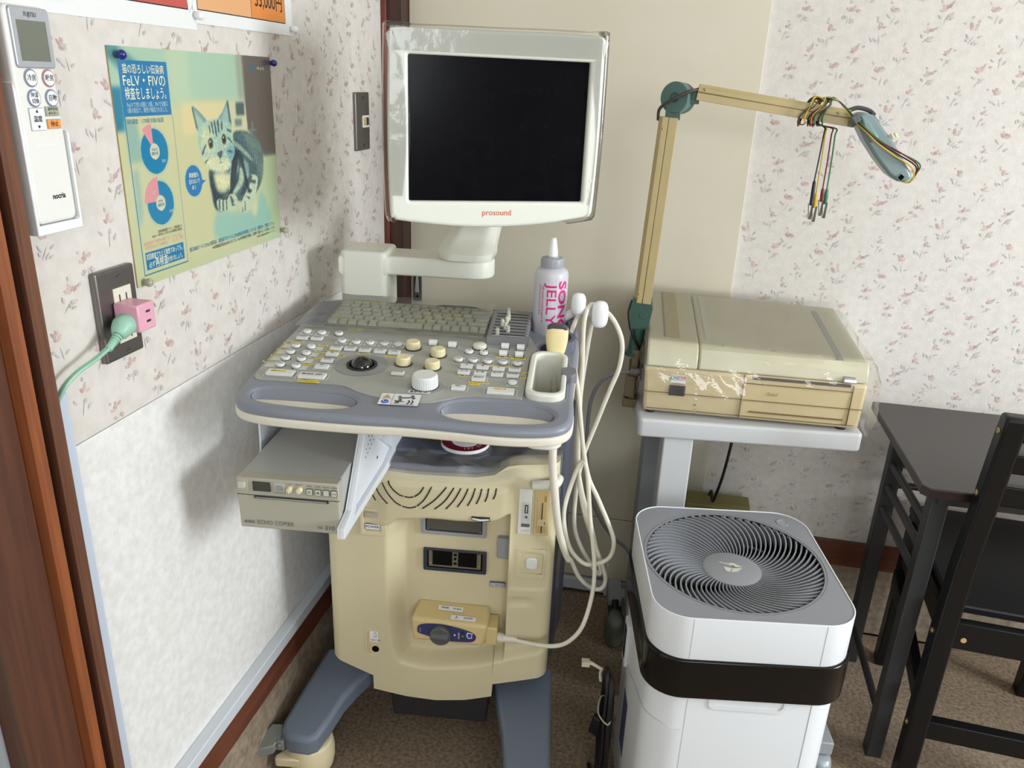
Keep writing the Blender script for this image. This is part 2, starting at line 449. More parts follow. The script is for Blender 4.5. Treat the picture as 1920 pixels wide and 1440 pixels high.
win('window_1', frame((2.635, 0.75, 1.32), (0, 1, 0), (0, 0, 1), (1, 0, 0)), 0.47, 0.47); win('window_2', frame((0.9, -2.245, 1.70), (1, 0, 0), (0, 0, 1), (0, -1, 0)), 0.82, 0.57)
# skirting of the left wall: pale rail, brown board, coved vinyl
bm = new()
box(bm, -0.70, -0.678, 0.757, 1.945, 0.272, 0.299, 0)
box(bm, -0.70, -0.684, 0.757, 1.945, 0.207, 0.272, 1)
box(bm, -0.70, -0.692, 0.757, 1.945, 0.0, 0.207, 2)
struct('baseboard_left', bm, [M_['rail'], M_['base_wood'], M_['vinyl_up']], bevel=0.002)
bm = new()
box(bm, 0.157, 2.6, 1.930, 1.945, 0.207, 0.276, 0)
box(bm, 0.157, 2.6, 1.936, 1.945, 0.0, 0.207, 1)
box(bm, 0.157, 2.6, 1.9355, 1.94, 0.0, 0.006, 2)
struct('baseboard_back', bm, [M_['base_wood'], M_['vinyl_up'], M_['black_gap']])
# worn brown door frame nearest the camera
bm = new()
extr(bm, [(-0.76, 0.590), (-0.676, 0.590), (-0.672, 0.594), (-0.672, 0.662), (-0.676, 0.664), (-0.76, 0.664)], 0, 2.4, 'z', 0)
extr(bm, [(-0.74, 0.664), (-0.659, 0.664), (-0.656, 0.667), (-0.656, 0.678), (-0.659, 0.681), (-0.74, 0.681)], 0, 2.4, 'z', 1)
extr(bm, [(-0.74, 0.681), (-0.680, 0.681), (-0.680, 0.700), (-0.74, 0.700)], 0, 2.4, 'z', 2)
extr(bm, [(-0.74, 0.700), (-0.664, 0.700), (-0.661, 0.703), (-0.662, 0.716), (-0.70, 0.733), (-0.74, 0.735)], 0, 2.4, 'z', 3)
struct('trim_1', bm, [M_['wood'], M_['wood_bead'], M_['wood_dark'], M_['wood_worn']])
bm = new(); extr(bm, [(-0.70, 0.722), (-0.688, 0.722), (-0.688, 0.757), (-0.70, 0.757)], 0, 1.0, 'z', 0)
box(bm, -0.699, -0.689, 0.726, 0.752, 1.0, 1.002, 1)
struct('trim_2', bm, [mat('pale_blue_strip', (196, 206, 220), 0.45), M_['dk']])
bm = new()
box(bm, -0.70, -0.651, 1.885, 1.955, 0, 2.4, 0)
box(bm, -0.70, -0.687, 1.877, 1.886, 0, 2.4, 1)
struct('trim_3', bm, [M_['wood_dark'], M_['wood_red']], bevel=0.002)
# white door leaf past the frame
bm = new(); box(bm, -0.74, -0.698, -0.2, 0.572, 0, 2.2, 0); box(bm, -0.76, -0.705, 0.572, 0.592, 0, 2.2, 1)
struct('door_2', bm, [M_['white_warm'], M_['grey_m']], bevel=0.003)
# beige flush door in the back wall
d1 = bpy.data.objects.new('door_1', None); COL.objects.link(d1); d1['kind'] = 'structure'; d1.location = (-0.65, 1.945, 0)
def W(bm_):      # world mesh put under a parent at (x,y,0): shift
    return bm_
bm = new()
box(bm, 0.0, 0.810, -0.012, 0.012, 0.2515, 2.3, 0)
box(bm, 0.0, 0.810, -0.012, 0.012, 0.055, 0.2485, 0)
box(bm, 0.0, 0.805, -0.006, 0.012, 0.04, 2.3, 1)
part('door_panel', bm, [M_['beige'], mat('panel_edge', (150, 140, 112), 0.6)], d1, bevel=0.001)
bm = new()
box(bm, 0.36, 0.575, -0.022, -0.004, 0.012, 0.045, 0)
box(bm, 0.575, 0.582, -0.024, -0.004, 0.005, 0.105, 0)
box(bm, 0.582, 0.78, -0.02, -0.004, 0.0, 0.05, 1)
lab(part('kick_strip', bm, [M_['rail'], M_['grey_m']], d1, bevel=0.001), 'pale metal kick strip at the foot of the door')
bm = new()
box(bm, 0.008, 0.030, -0.0155, -0.010, 0.822, 0.925, 0)
box(bm, 0.012, 0.027, -0.0165, -0.012, 0.845, 0.92, 1)
extr(bm, [(0.0135, 0.846), (0.0255, 0.846), (0.0235, 0.885), (0.019, 0.90), (0.0165, 0.885)], -0.0205, -0.016, 'y', 2)
cyl(bm, (0.019, -0.0165, 0.834), (0.019, -0.0145, 0.834), 0.0028, mi=3)
part('latch', bm, [M_['steel'], M_['dk'], M_['chrome'], M_['black_gap']], d1)

# ================================================================== ON THE LEFT WALL
def pin(y, z, m, label, cat='push pin', group=None, r=0.0055, x=-0.6965):
    bm = new()
    Mx = frame((x, y, z), (0, 1, 0), (0, 0, 1), (1, 0, 0))
    lathe(bm, [(0.0012, -0.004), (0.0012, 0.0), (r * 0.75, 0.0), (r * 0.6, 0.004)], Mx, 16)
    ball(bm, Mx @ Vector((0, 0, 0.006)), r, n=16)
    return tag(finish('push_pin', bm, m), label, cat, group)

# price sheets
bm = new(); box(bm, -0.6996, -0.6990, 0.770, 1.127, 1.421, 1.66, 0)
box(bm, -0.6990, -0.69885, 0.790, 1.109, 1.446, 1.66, 3); box(bm, -0.6989, -0.6987, 0.792, 0.974, 1.4475, 1.66, 1); box(bm, -0.6989, -0.6987, 0.976, 1.1075, 1.4475, 1.66, 2)
tag(finish('price_sheet', bm, [M_['wht_l'], mat('sheet_wine', (150, 56, 66), 0.5), mat('sheet_red', (194, 84, 78), 0.5), M_['ink']]), 'white laminated sheet with red block pinned above the cat poster', 'poster', 'price sheets')
t = thing('price_sheet', 'white laminated sheet with orange blocks and price ending in yen', 'poster', (-0.70, 1.12, 1.43), 0, 'price sheets')
bm = new(); box(bm, 0.0010, 0.0016, 0.001, 0.309, 0.0, 0.23, 0)
box(bm, 0.0016, 0.00175, 0.011, 0.283, 0.018, 0.23, 3); box(bm, 0.0017, 0.0019, 0.0125, 0.1655, 0.0195, 0.23, 1); box(bm, 0.0017, 0.0019, 0.167, 0.2815, 0.0195, 0.23, 2)
part('sheet', bm, [M_['wht_l'], mat('sheet_peach', (226, 170, 120), 0.5), mat('sheet_orange', (226, 140, 66), 0.5), M_['ink']], t)
bm = new(); txt(bm, '55,000円', 0.030, frame((0.0021, 0.226, 0.047), (0, 1, 0), (0, 0, 1), (1, 0, 0)), 0, 0.0003, sx=0.86)
part('lettering', bm, M_['ink'], t)
pin(0.842, 1.442, M_['white'], 'white push pin at the left end of the sheets, beside the remote', group='white push pins', r=0.0065)
pin(1.123, 1.440, M_['white'], 'white push pin where the red and orange sheets meet', group='white push pins', r=0.006)
pin(1.422, 1.441, M_['white'], 'white push pin at right lower corner of the orange sheet', group='white push pins', r=0.006)

# cat poster ---------------------------------------------------------------
PW, PH = 412, 304
NX, NY = 480, 354
img = np.zeros((NY, NX, 3)); gx, gy = np.meshgrid(np.linspace(0, PW, NX), np.linspace(0, PH, NY))
def blur(a, r):
    k_ = 1 if r <= 2 else 2
    r = int(round(r * 0.75))
    if r < 1: return a
    for ax in (0, 1):
        for _ in range(k_):
            p = np.pad(a, [(r, r) if i == ax else (0, 0) for i in range(2)], mode='edge')
            c = np.cumsum(p, axis=ax); z = np.zeros_like(np.take(c, [0], axis=ax)); c = np.concatenate([z, c], axis=ax)
            k = 2 * r + 1
            a = (np.take(c, range(k, c.shape[ax]), axis=ax) - np.take(c, range(0, c.shape[ax] - k), axis=ax)) / k
    return a
def pmask(P):
    m = np.zeros_like(gx, bool); n = len(P)
    for i in range(n):
        x1, y1 = P[i]; x2, y2 = P[(i + 1) % n]
        if y1 == y2: continue
        c = ((y1 > gy) != (y2 > gy)) & (gx < (x2 - x1) * (gy - y1) / (y2 - y1) + x1)
        m ^= c
    return m.astype(float)
def paint(mask, rgb, soft=2, op=1.0):
    a = (blur(mask, soft) * op)[..., None]
    img[:] = img * (1 - a) + np.array(rgb, float) * a
def el(cx, cy, rx, ry): return (((gx - cx) / rx) ** 2 + ((gy - cy) / ry) ** 2 < 1).astype(float)
def sm(P): return [(p[0], p[1]) for p in cr([(a, b, 0) for a, b in P], 5, True)]
def pp(P, rgb, soft=2, op=1.0): paint(pmask([(p[0], p[1]) for p in sm(P)]), rgb, soft, op)
def pl(P, rgb, soft=2, op=1.0): paint(pmask(P), rgb, soft, op)
rs = np.random.RandomState(5)
fur = blur(rs.rand(NY, NX), 1); fur = (fur - fur.mean()) / fur.std()
t_ = (gy / PH)[..., None]; s_ = (gx / PW)[..., None]
img[:] = np.array((214, 208, 160)) * (1 - t_) + np.array((198, 204, 160)) * t_
pl([(-5, -5), (330, -5), (330, 68), (-5, 68)], (172, 204, 178), 9)
pl([(120, -5), (170, -5), (170, 70), (120, 70)], (196, 212, 176), 10, 0.7)
pl([(-5, -2), (16, -2), (60, 20), (20, 30), (0, 14)], (70, 138, 140), 5, 0.8)
pl([(-5, 48), (18, 48), (18, 101), (-5, 101)], (44, 130, 156), 4)
pl([(15, 89), (40, 89), (45, 142), (17, 142)], (150, 184, 168), 6)
pl([(20, 150), (32, 150), (30, 210), (18, 230)], (140, 180, 178), 6, 0.7)
pl([(144, 69), (273, 69), (274, 112), (140, 114)], (226, 212, 160), 5)
pl([(120, 112), (275, 112), (275, 290), (120, 290)], (208, 205, 158), 10, 0.7)
pl([(318, -5), (420, -5), (420, 160), (372, 160), (345, 128), (320, 112)], (98, 90, 84), 3)
pl([(300, -5), (322, -5), (322, 66), (300, 66)], (150, 150, 130), 6, 0.6)
pl([(274, 69), (318, 69), (322, 111), (274, 111)], (214, 208, 170), 2)
pl([(290, 70), (316, 70), (315, 90), (289, 90)], (72, 98, 98), 3); pl([(283, 95), (305, 95), (304, 106), (283, 106)], (110, 140, 132), 3)
pl([(325, 112), (352, 114), (352, 116), (325, 115)], (90, 140, 140), 1); pl([(335, 100), (340, 100), (340, 118), (335, 118)], (120, 130, 120), 2)
pl([(366, 160), (420, 160), (420, 310), (345, 310)], (190, 210, 166), 8)
pp([(209, 231), (262, 238), (324, 242), (350, 215), (368, 241), (367, 276), (208, 276)], (140, 194, 184), 8, 0.8)
paint(el(325, 240, 10, 14), (208, 216, 170), 5)
BODY = [(275, 117), (306, 114), (342, 125), (362, 144), (366, 161), (354, 199), (327, 220), (307, 230), (265, 220), (224, 222), (209, 228), (201, 216), (202, 205), (197, 190), (197, 171), (206, 166), (235, 172), (265, 164), (274, 145)]
pp(BODY, (74, 104, 108), 2)
pp([(306, 117), (342, 128), (362, 145), (360, 190), (342, 190), (330, 159), (318, 139)], (104, 132, 124), 6)
pp([(197, 172), (205, 172), (214, 200), (250, 206), (258, 196), (262, 168), (280, 140), (292, 150), (270, 200), (250, 222), (208, 226)], (40, 60, 72), 4)
for P, c in (([(275, 128), (298, 138), (327, 157), (328, 163), (301, 149), (278, 136)], (176, 200, 176)), ([(265, 159), (282, 155), (285, 169), (271, 186), (254, 203), (249, 190)], (150, 188, 178)),
             ([(288, 170), (302, 178), (293, 196), (268, 210), (260, 206), (280, 191)], (186, 208, 176)), ([(199, 174), (206, 176), (210, 191), (233, 205), (250, 207), (235, 211), (206, 204)], (52, 74, 84)),
             ([(300, 160), (316, 168), (312, 190), (304, 186)], (150, 186, 172)), ([(330, 168), (342, 172), (338, 184), (326, 180)], (70, 96, 98))):
    pp(P, c, 2, 0.9)
for k in range(14):
    a = 272 + k * 6.5; pl([(a, 122 + k * 2.2), (a + 3, 122 + k * 2), (a - 8, 160 + k * 2.5), (a - 11, 160 + k * 2.5)], (44, 66, 76), 2, 0.45)
pp([(210, 174), (232, 172), (254, 178), (254, 194), (233, 204), (215, 196)], (222, 220, 172), 5)
for P in ([(168, 75), (182, 79), (205, 97), (190, 106), (178, 110), (174, 97)], [(234, 96), (251, 82), (267, 66), (271, 81), (272, 104), (258, 107)]):
    pp(P, (120, 160, 160), 1)
pp([(172, 80), (182, 86), (194, 97), (184, 104), (178, 100)], (196, 208, 170), 3, 0.7); pp([(246, 95), (262, 76), (266, 88), (262, 100)], (170, 200, 180), 3, 0.7)
pl([(168, 75), (171, 76), (178, 108), (174, 104)], (52, 84, 96), 1, 0.8); pl([(264, 70), (267, 67), (272, 104), (268, 106)], (40, 80, 92), 1, 0.8)
HEAD = [(178, 108), (187, 99), (204, 96), (219, 94), (238, 94), (256, 98), (270, 101), (273, 116), (275, 133), (273, 151), (265, 164), (250, 170), (227, 172), (206, 166), (190, 156), (183, 144), (177, 130)]
pp(HEAD, (168, 200, 180), 2)
pp([(188, 110), (205, 102), (216, 110), (214, 140), (196, 140), (184, 130)], (204, 212, 172), 5); pp([(185, 152), (212, 147), (240, 154), (262, 152), (256, 167), (233, 172), (209, 167)], (218, 220, 178), 4)
pp([(252, 140), (272, 136), (272, 152), (258, 158)], (110, 168, 172), 4)
for P in ([(214, 98), (218, 97), (220, 114), (217, 116)], [(222, 96), (226, 95), (229, 118), (225, 119)], [(231, 96), (236, 95), (236, 112), (232, 114)], [(207, 103), (210, 101), (212, 112), (209, 113)], [(242, 98), (247, 98), (245, 110), (241, 110)]):
    pl(P, (48, 74, 84), 1, 0.85)
for P in ([(182, 141), (191, 131), (200, 127), (193, 134), (185, 144)], [(186, 154), (201, 149), (207, 146), (198, 151), (190, 156)], [(255, 121), (264, 123), (273, 133), (263, 127)], [(252, 142), (263, 142), (273, 146), (262, 145)], [(262, 160), (273, 152), (272, 158), (264, 166)], [(258, 108), (270, 112), (270, 115), (258, 112)]):
    pl(P, (40, 70, 84), 1, 0.8)
for cx, cy in ((209, 128), (247, 124)):
    paint(el(cx, cy, 8.2, 9.5), (196, 210, 176), 1); paint(el(cx, cy, 6.6, 7.8), (44, 56, 62), 1); paint(el(cx, cy, 5.2, 6.4), (112, 108, 84), 1); paint(el(cx, cy + 0.5, 3.0, 4.6), (12, 18, 24), 1); paint(el(cx - 1.5, cy - 2.5, 1.4, 1.6), (220, 226, 214), 0)
pp([(224, 144), (232, 141), (240, 141), (236, 149), (231, 151)], (92, 92, 96), 1); pl([(230, 150), (232, 150), (233, 158), (231, 158)], (90, 110, 112), 1, 0.7); pl([(222, 159), (232, 157), (243, 158), (232, 160)], (110, 130, 128), 1, 0.6)
pp([(215, 212), (243, 209), (262, 209), (272, 219), (269, 231), (254, 236), (240, 233), (217, 230), (210, 220)], (192, 208, 176), 1)
pp([(323, 185), (342, 191), (335, 213), (319, 235), (301, 243), (286, 243), (278, 234), (289, 220), (307, 206), (313, 191)], (196, 212, 180), 1)
for P in ([(217, 213), (221, 212), (219, 229), (215, 228)], [(227, 211), (231, 211), (229, 232), (225, 231)], [(238, 211), (241, 211), (239, 232), (236, 232)], [(250, 212), (253, 211), (262, 222), (256, 224), (266, 228), (254, 228)], [(309, 206), (322, 210), (317, 214), (304, 212)], [(300, 217), (313, 221), (308, 224)], [(318, 192), (336, 196), (333, 201), (314, 197)], [(294, 226), (296, 226), (295, 241), (292, 241)], [(284, 234), (286, 234), (287, 242), (284, 242)]):
    pl(P, (44, 66, 74), 1, 0.8)
for k in range(9):
    y = 168 + k * 6.5; pl([(286 + k * 1.5, y - 26), (296 + k * 1.5, y - 22), (300 + k * 2, y - 6), (296 + k * 2, y - 4), (290 + k * 1.5, y - 18)], (30, 48, 58), 1, 0.5)
pp([(262, 166), (274, 150), (286, 146), (276, 178), (258, 206), (252, 204)], (26, 42, 54), 1, 0.85)
pp([(200, 176), (207, 186), (216, 202), (236, 210), (250, 208), (238, 216), (214, 210), (202, 200)], (30, 50, 62), 1, 0.7)
pp([(300, 196), (318, 186), (324, 190), (306, 206), (290, 214), (282, 212)], (38, 58, 68), 1, 0.7)
for wx, wy in ((200, 150), (203, 154), (250, 150), (253, 154), (256, 149)): pl([(wx, wy), (wx + 16 if wx > 225 else wx - 16, wy - 2 + (wy % 3)), (wx + 16 if wx > 225 else wx - 16, wy - 1.4 + (wy % 3)), (wx, wy + 0.8)], (226, 232, 214), 0, 0.7)
m_all = np.clip(pmask(sm(BODY)) + pmask(sm(HEAD)), 0, 1)[..., None]
img[:] = img + m_all * (fur[..., None] * 9)
# printed panel, rings and bubble
def flat(mask, rgb): paint(mask, rgb, 0)
flat(((gx > 17) & (gx < 118) & (gy > 16) & (gy < 84)).astype(float), (38, 124, 176))
flat(((gx > 24) & (gx < 112) & (gy > 260.5) & (gy < 285)).astype(float), (20, 122, 168))
ln = (((abs(gx - 17.5) < 0.8) | (abs(gx - 119.5) < 0.8)) & (gy > 84) & (gy < 291)) | ((abs(gy - 291) < 0.8) & (gx > 17) & (gx < 120))
flat(ln.astype(float), (30, 120, 160))
for (cx, cy, r, a0, a1) in ((71, 130, 29.5, -128 + 0, -90), (71, 199, 29.5, -180, -90)):
    d = np.hypot(gx - cx, gy - cy); ang = np.degrees(np.arctan2(gy - cy, gx - cx))
    halo = (d < r + 3).astype(float); paint(halo, (150, 190, 186), 2, 0.5)
    flat((d < r).astype(float), (14, 128, 172))
    wx, wy = cx - 2.0, cy - 3.0; d2 = np.hypot(gx - wx, gy - wy); an2 = np.degrees(np.arctan2(gy - wy, gx - wx))
    flat(((d2 < r + 3) & (an2 > a0) & (an2 < a1)).astype(float), (226, 152, 156))
    flat((d < 10.5).astype(float), (212, 212, 184))
paint(el(155, 178, 23, 24), (150, 190, 190), 2, 0.5); flat(el(155, 178, 21.5, 22.5), (30, 122, 178)); flat(pmask([(173, 178), (187, 180), (174, 186)]), (30, 122, 178))
img[:] = np.clip(img, 0, 255)
img[:] = img * 0.95
t = thing('cat_poster', 'blue and cream poster of a tabby cat with ring charts', 'poster', (-0.70, 0.924, 1.088))
me = bpy.data.meshes.new('print')
vx = np.zeros((NY, NX, 3)); vx[..., 0] = 0.0022; vx[..., 1] = gx / 1000; vx[..., 2] = (PH - gy) / 1000
idx = np.arange(NX * NY).reshape(NY, NX)
fc = np.stack([idx[1:, :-1], idx[1:, 1:], idx[:-1, 1:], idx[:-1, :-1]], -1).reshape(-1, 4)
me.from_pydata(vx.reshape(-1, 3).tolist(), [], fc.tolist())
ca = me.color_attributes.new('print', 'FLOAT_COLOR', 'POINT')
c01 = img.reshape(-1, 3) / 255; cl = np.where(c01 <= 0.04045, c01 / 12.92, ((c01 + 0.055) / 1.055) ** 2.4)
ca.data.foreach_set('color', np.concatenate([cl, np.ones((len(cl), 1))], 1).ravel())
m = mat('poster_print', (200, 200, 160), 0.28, coat=0.2); at = m.node_tree.nodes.new('ShaderNodeAttribute'); at.attribute_name = 'print'
m.node_tree.links.new(at.outputs['Color'], m.node_tree.nodes['Principled BSDF'].inputs['Base Color'])
me.materials.append(m); po = bpy.data.objects.new('print', me); COL.objects.link(po); po.parent = t
bm = new(); slab(bm, [rrect(0, 0.412, 0, 0.304, 0.007)], 0.0006, 0.0020, M=frame((0, 0, 0), (0, 1, 0), (0, 0, 1), (1, 0, 0)))
lab(part('backing_sheet', bm, mat('poster_edge', (176, 150, 96), 0.5), t), 'yellowed plastic sheet edge of the poster')
def PT(x, y): return frame((0.0025, x / 1000, (PH - y) / 1000), (0, 1, 0), (0, 0, 1), (1, 0, 0))
bm = new()
def fit(bm, s, x0, x1, y, h, mi, bold=0.0):
    """one printed line fitted between x0 and x1 (mm on the sheet)"""
    b2 = new(); txt(b2, s, 0.01, Matrix(), 0, 0)
    xs = [v.co.x for v in b2.verts]; wd = max(xs) - min(xs); b2.free()
    k = h / 1000 / 0.0072
    txt(bm, s, 0.01 * k, PT((x0 + x1) / 2, y), mi, bold, 'CENTER', sx=(x1 - x0) / 1000 / (wd * k))
fit(bm, '猫の恐ろしい伝染病', 24, 110, 27, 9, 0, 0.00004); fit(bm, 'FeLV・FIVの', 23, 111, 41, 12.5, 0, 0.00004); fit(bm, '検査をしましょう。', 27, 113, 57, 12, 0, 0.00004)
fit(bm, 'FeLVで約10頭に1頭、FIVで5頭に', 25, 112, 70, 5.2, 3, 0); fit(bm, '1頭の割合で、陽性が確認されました。', 26, 111, 77, 5.2, 3, 0)
fit(bm, '国内調査：1,770頭 対象の結果', 20, 98, 90.5, 5, 1, 0); fit(bm, 'FeLV', 65, 77, 127.5, 3.6, 1); fit(bm, '陽性率', 64, 78, 133, 3.6, 1); fit(bm, 'FIV', 66, 76, 196.5, 3.6, 1); fit(bm, '陽性率', 64, 78, 202, 3.6, 1)
fit(bm, '陰性', 84, 92, 144, 3.4, 3); fit(bm, '陰性', 88, 97, 213, 3.4, 3); fit(bm, '陽性', 54, 62, 184, 4, 3); fit(bm, '再検査も', 144, 168, 170, 5.6, 0, 0.00004); fit(bm, '忘れないで', 142, 170, 179, 5.6, 0, 0.00004); fit(bm, 'ネ！', 150, 160, 188, 5.6, 0, 0.00004)
fit(bm, '全国の動物病院アンケート 調査結果より', 57, 113, 237, 3.4, 2); fit(bm, 'FeLV・FIVのいずれかが陽性の割合', 43, 113, 241.5, 3.2, 2); fit(bm, '33％', 88, 114, 252, 10, 4); fit(bm, '初回検査で陰性の猫でも', 24, 82, 249, 4, 4); fit(bm, '再検査のとき陽性に', 26, 78, 255, 4, 4)
fit(bm, '初回検査でたとえ陰性であっても、', 27, 110, 267.5, 6.5, 0, 0.00004); fit(bm, '必ず', 29, 42, 279, 6.5, 0, 0.00004); fit(bm, '再検査', 43, 72, 278, 10, 0, 0.00004); fit(bm, 'を受けましょう。', 73, 108, 279, 6, 0, 0.00004)
fit(bm, '猫白血病ウイルス(FeLV)感染症、猫免疫不全ウイルス(FIV)感染症の検査については、獣医師へご相談ください。', 128, 392, 276, 5.2, 1, 0.00004)
fit(bm, '※米国猫臨床医協会(AAFP)においても、FeLV/FIV感染症の検査は、定期的に検査することを推奨しています。', 188, 392, 283.5, 4.2, 2); fit(bm, '(2009年)感染症管理ガイドライン', 325, 391, 290, 3, 2)
fit(bm, '獣医', 341, 362, 18, 5, 1, 0.00004); fit(bm, 'ペット', 365, 390, 19, 5, 0, 0.00004)
part('lettering', bm, [mat('print_white', (236, 236, 206), 0.4), mat('print_blue', (34, 120, 156), 0.4), M_['ink'], mat('print_pale', (190, 214, 214), 0.4), mat('print_pink', (226, 168, 150), 0.4)], t, recalc=False)
M_['pin_b'] = mat('cobalt_pin', (22, 34, 120), 0.2, coat=0.3)
pin(0.939, 1.382, M_['pin_b'], 'dark blue push pin in the poster corner by its blue heading', group='blue push pins', r=0.0062, x=-0.695)
pin(1.333, 1.383, M_['pin_b'], 'dark blue push pin in the poster corner over the dark brown patch', group='blue push pins', r=0.0055, x=-0.695)
M_['pin_c'] = mat('clear_pin', (214, 214, 190), 0.08, spec=0.8, trans=0.7)
pin(0.936, 1.094, M_['pin_c'], 'clear push pin in the poster corner above the socket', group='clear push pins', r=0.006, x=-0.695)
pin(1.336, 1.100, M_['pin_c'], 'clear push pin in the lower poster corner away from the socket', group='clear push pins', r=0.006, x=-0.695)

# remote control in its holder ----------------------------------------------
M_['remote'] = mat('remote_white', (230, 229, 222), 0.35)
t = thing('remote_control', 'white air conditioner remote with grey display hung by the door frame', 'remote control', (-0.70, 0.742, 1.20))
bm = new(); slab(bm, [rrect(0.0, 0.060, 0.003, 0.223, 0.008)], 0.006, 0.028, 0.004, M=frame((0, 0, 0), (0, 1, 0), (0, 0, 1), (1, 0, 0)))
part('body', bm, M_['remote'], t)
bm = new(); box(bm, 0.0265, 0.0275, 0.004, 0.061, 0.0985, 0.0995, 0); box(bm, 0.0265, 0.0283, 0.014, 0.044, 0.085, 0.0862, 1)
part('cover_seam', bm, [M_['grey_m'], M_['white']], t)
bm = new(); slab(bm, [rrect(0.0055, 0.0595, 0.163, 0.2215, 0.004)], 0.026, 0.0305, 0.0015, M=frame((0, 0, 0), (0, 1, 0), (0, 0, 1), (1, 0, 0)))
dp = lab(part('display_frame', bm, mat('silver_frame', (182, 186, 192), 0.3, metal=0.4), t), 'silver display frame')
bm = new(); box(bm, 0.030, 0.0308, 0.0130, 0.0530, 0.170, 0.209); lab(part('display', bm, mat('lcd_grey', (112, 116, 104), 0.2), dp), 'grey liquid crystal display')
RC = [M_['white'], mat('ring_blue', (120, 132, 168), 0.5), mat('ring_red', (190, 110, 110), 0.5), mat('timer_grey', (168, 170, 148), 0.5), mat('stop_orange', (240, 156, 80), 0.45), M_['grey_m']]
def rbtn(y, z, ring):
    bm = new(); Mx = frame((0.0278, y, z), (0, 1, 0), (0, 0, 1), (1, 0, 0))
    lathe(bm, [(0.0092, 0), (0.0092, 0.001)], Mx, 28, 5); lathe(bm, [(0.0088, 0), (0.0084, 0.0016)], Mx, 28, ring); lathe(bm, [(0.0078, 0), (0.0074, 0.0021)], Mx, 28, 0)
    part('button', bm, RC, t)
rbtn(0.0225, 0.1535, 1); rbtn(0.0475, 0.1535, 2); rbtn(0.0225, 0.1335, 1); rbtn(0.0475, 0.1335, 1)
for (y0, y1, z0, z1, mi) in ((0.0125, 0.0315, 0.1015, 0.1235, 0), (0.0355, 0.0545, 0.1155, 0.1245, 3), (0.0355, 0.0545, 0.1025, 0.1115, 4)):
    bm = new(); box(bm, 0.0275, 0.0285, y0 - 0.0006, y1 + 0.0006, z0 - 0.0006, z1 + 0.0006, 5); box(bm, 0.0285, 0.0295, y0, y1, z0, z1, mi); part('button', bm, RC, t)
bm = new()
def RT(s, y, z, size, mi=0, bold=0.00006, x=0.0301, sx=0.9): txt(bm, s, size, frame((x, y, z), (0, 1, 0), (0, 0, 1), (1, 0, 0)), mi, bold, sx=sx)
RT('冷房', 0.0225, 0.1535, 0.0070); RT('暖房', 0.0475, 0.1535, 0.0070); RT('除湿', 0.0225, 0.1365, 0.0055); RT('切換', 0.0225, 0.1305, 0.0055); RT('自動', 0.0475, 0.1335, 0.0070)
RT('▲', 0.022, 0.1205, 0.004); RT('温度', 0.022, 0.1125, 0.0070); RT('▼', 0.022, 0.1045, 0.004); RT('おやすみ', 0.045, 0.1222, 0.0038, bold=0.00005); RT('タイマー', 0.045, 0.1177, 0.0038, bold=0.00005); RT('停止', 0.045, 0.107, 0.0066)
RT('FUJITSU', 0.033, 0.2145, 0.0062, 1, 0.0001, x=0.0308, sx=0.8); RT('nocria', 0.036, 0.031, 0.0085, 0, 0.0002, x=0.0284)
part('lettering', bm, [M_['ink'], M_['ink_g']], t, recalc=False)
t = thing('remote_holder', 'white wall holder cradling the remote at the door frame', 'holder', (-0.70, 0.742, 1.19))
bm = new()
extr(bm, [(-0.0045, 0.002), (0.0645, 0.002), (0.0645, 0.105), (0.0620, 0.110), (0.0620, 0.0125), (-0.0005, 0.0125), (-0.0005, 0.150), (-0.0045, 0.160)], 0.0, 0.0300, 'x', 0)
box(bm, 0.0005, 0.0055, -0.002, 0.062, 0.004, 0.150, 0)
part('cradle', bm, M_['white'], t, bevel=0.002)

# socket outlet, tap and plug -----------------------------------------------
t = thing('socket_outlet', 'dark metal socket plate under the poster corner', 'socket', (-0.70, 0.8735, 1.0675))
Mw = frame((0, 0, 0), (0, 1, 0), (0, 0, 1), (1, 0, 0))
bm = new(); slab(bm, [rrect(-0.0375, 0.0375, -0.0595, 0.0595, 0.003)], 0, 0.0095, 0.003, M=Mw); part('plate', bm, M_['steel'], t)
bm = new(); box(bm, 0.009, 0.0108, -0.0095, 0.0245, -0.039, 0.034, 0)
for z in (0.021, -0.004, -0.030):
    for y in (0.001, 0.014): box(bm, 0.0105, 0.0111, y - 0.0012, y + 0.0012, z - 0.005, z + 0.004, 1)
part('receptacle', bm, [mat('old_ivory', (222, 218, 200), 0.4), M_['dk']], t, bevel=0.0006)
for z in (0.050, -0.051):
    bm = new(); lathe(bm, [(0.0042, 0.009), (0.0036, 0.0106)], frame((0, 0.005, z), (0, 1, 0), (0, 0, 1), (1, 0, 0)), 18); box(bm, 0.0104, 0.0108, 0.0016, 0.0084, z - 0.0005, z + 0.0005, 1); part('screw', bm, [M_['steel'], M_['dk']], t)
t = thing('plug_tap', 'pink cube tap plugged into the dark metal socket', 'plug adapter', (-0.690, 0.876, 1.066))
bm = new(); box(bm, 0.001, 0.036, -0.017, 0.017, -0.018, 0.018, 0); part('body', bm, M_['pink'], t, bevel=0.002)
bm = new()
for z in (-0.006, 0.007): box(bm, 0.0355, 0.0365, -0.0015, 0.0065, z - 0.0014, z + 0.0014, 0)
part('slot', bm, M_['dk'], t)
t = thing('mint_plug', 'mint green plug and cord in the pink tap', 'plug', (-0.672, 0.858, 1.058))
bm = new(); tube(bm, [(0, 0.003, 0.001), (0, -0.006, 0.0), (0.001, -0.014, -0.004), (0.002, -0.021, -0.008)], [0.0135, 0.0145, 0.012, 0.0075], 16); part('plug_body', bm, M_['mint'], t)
bm = new()
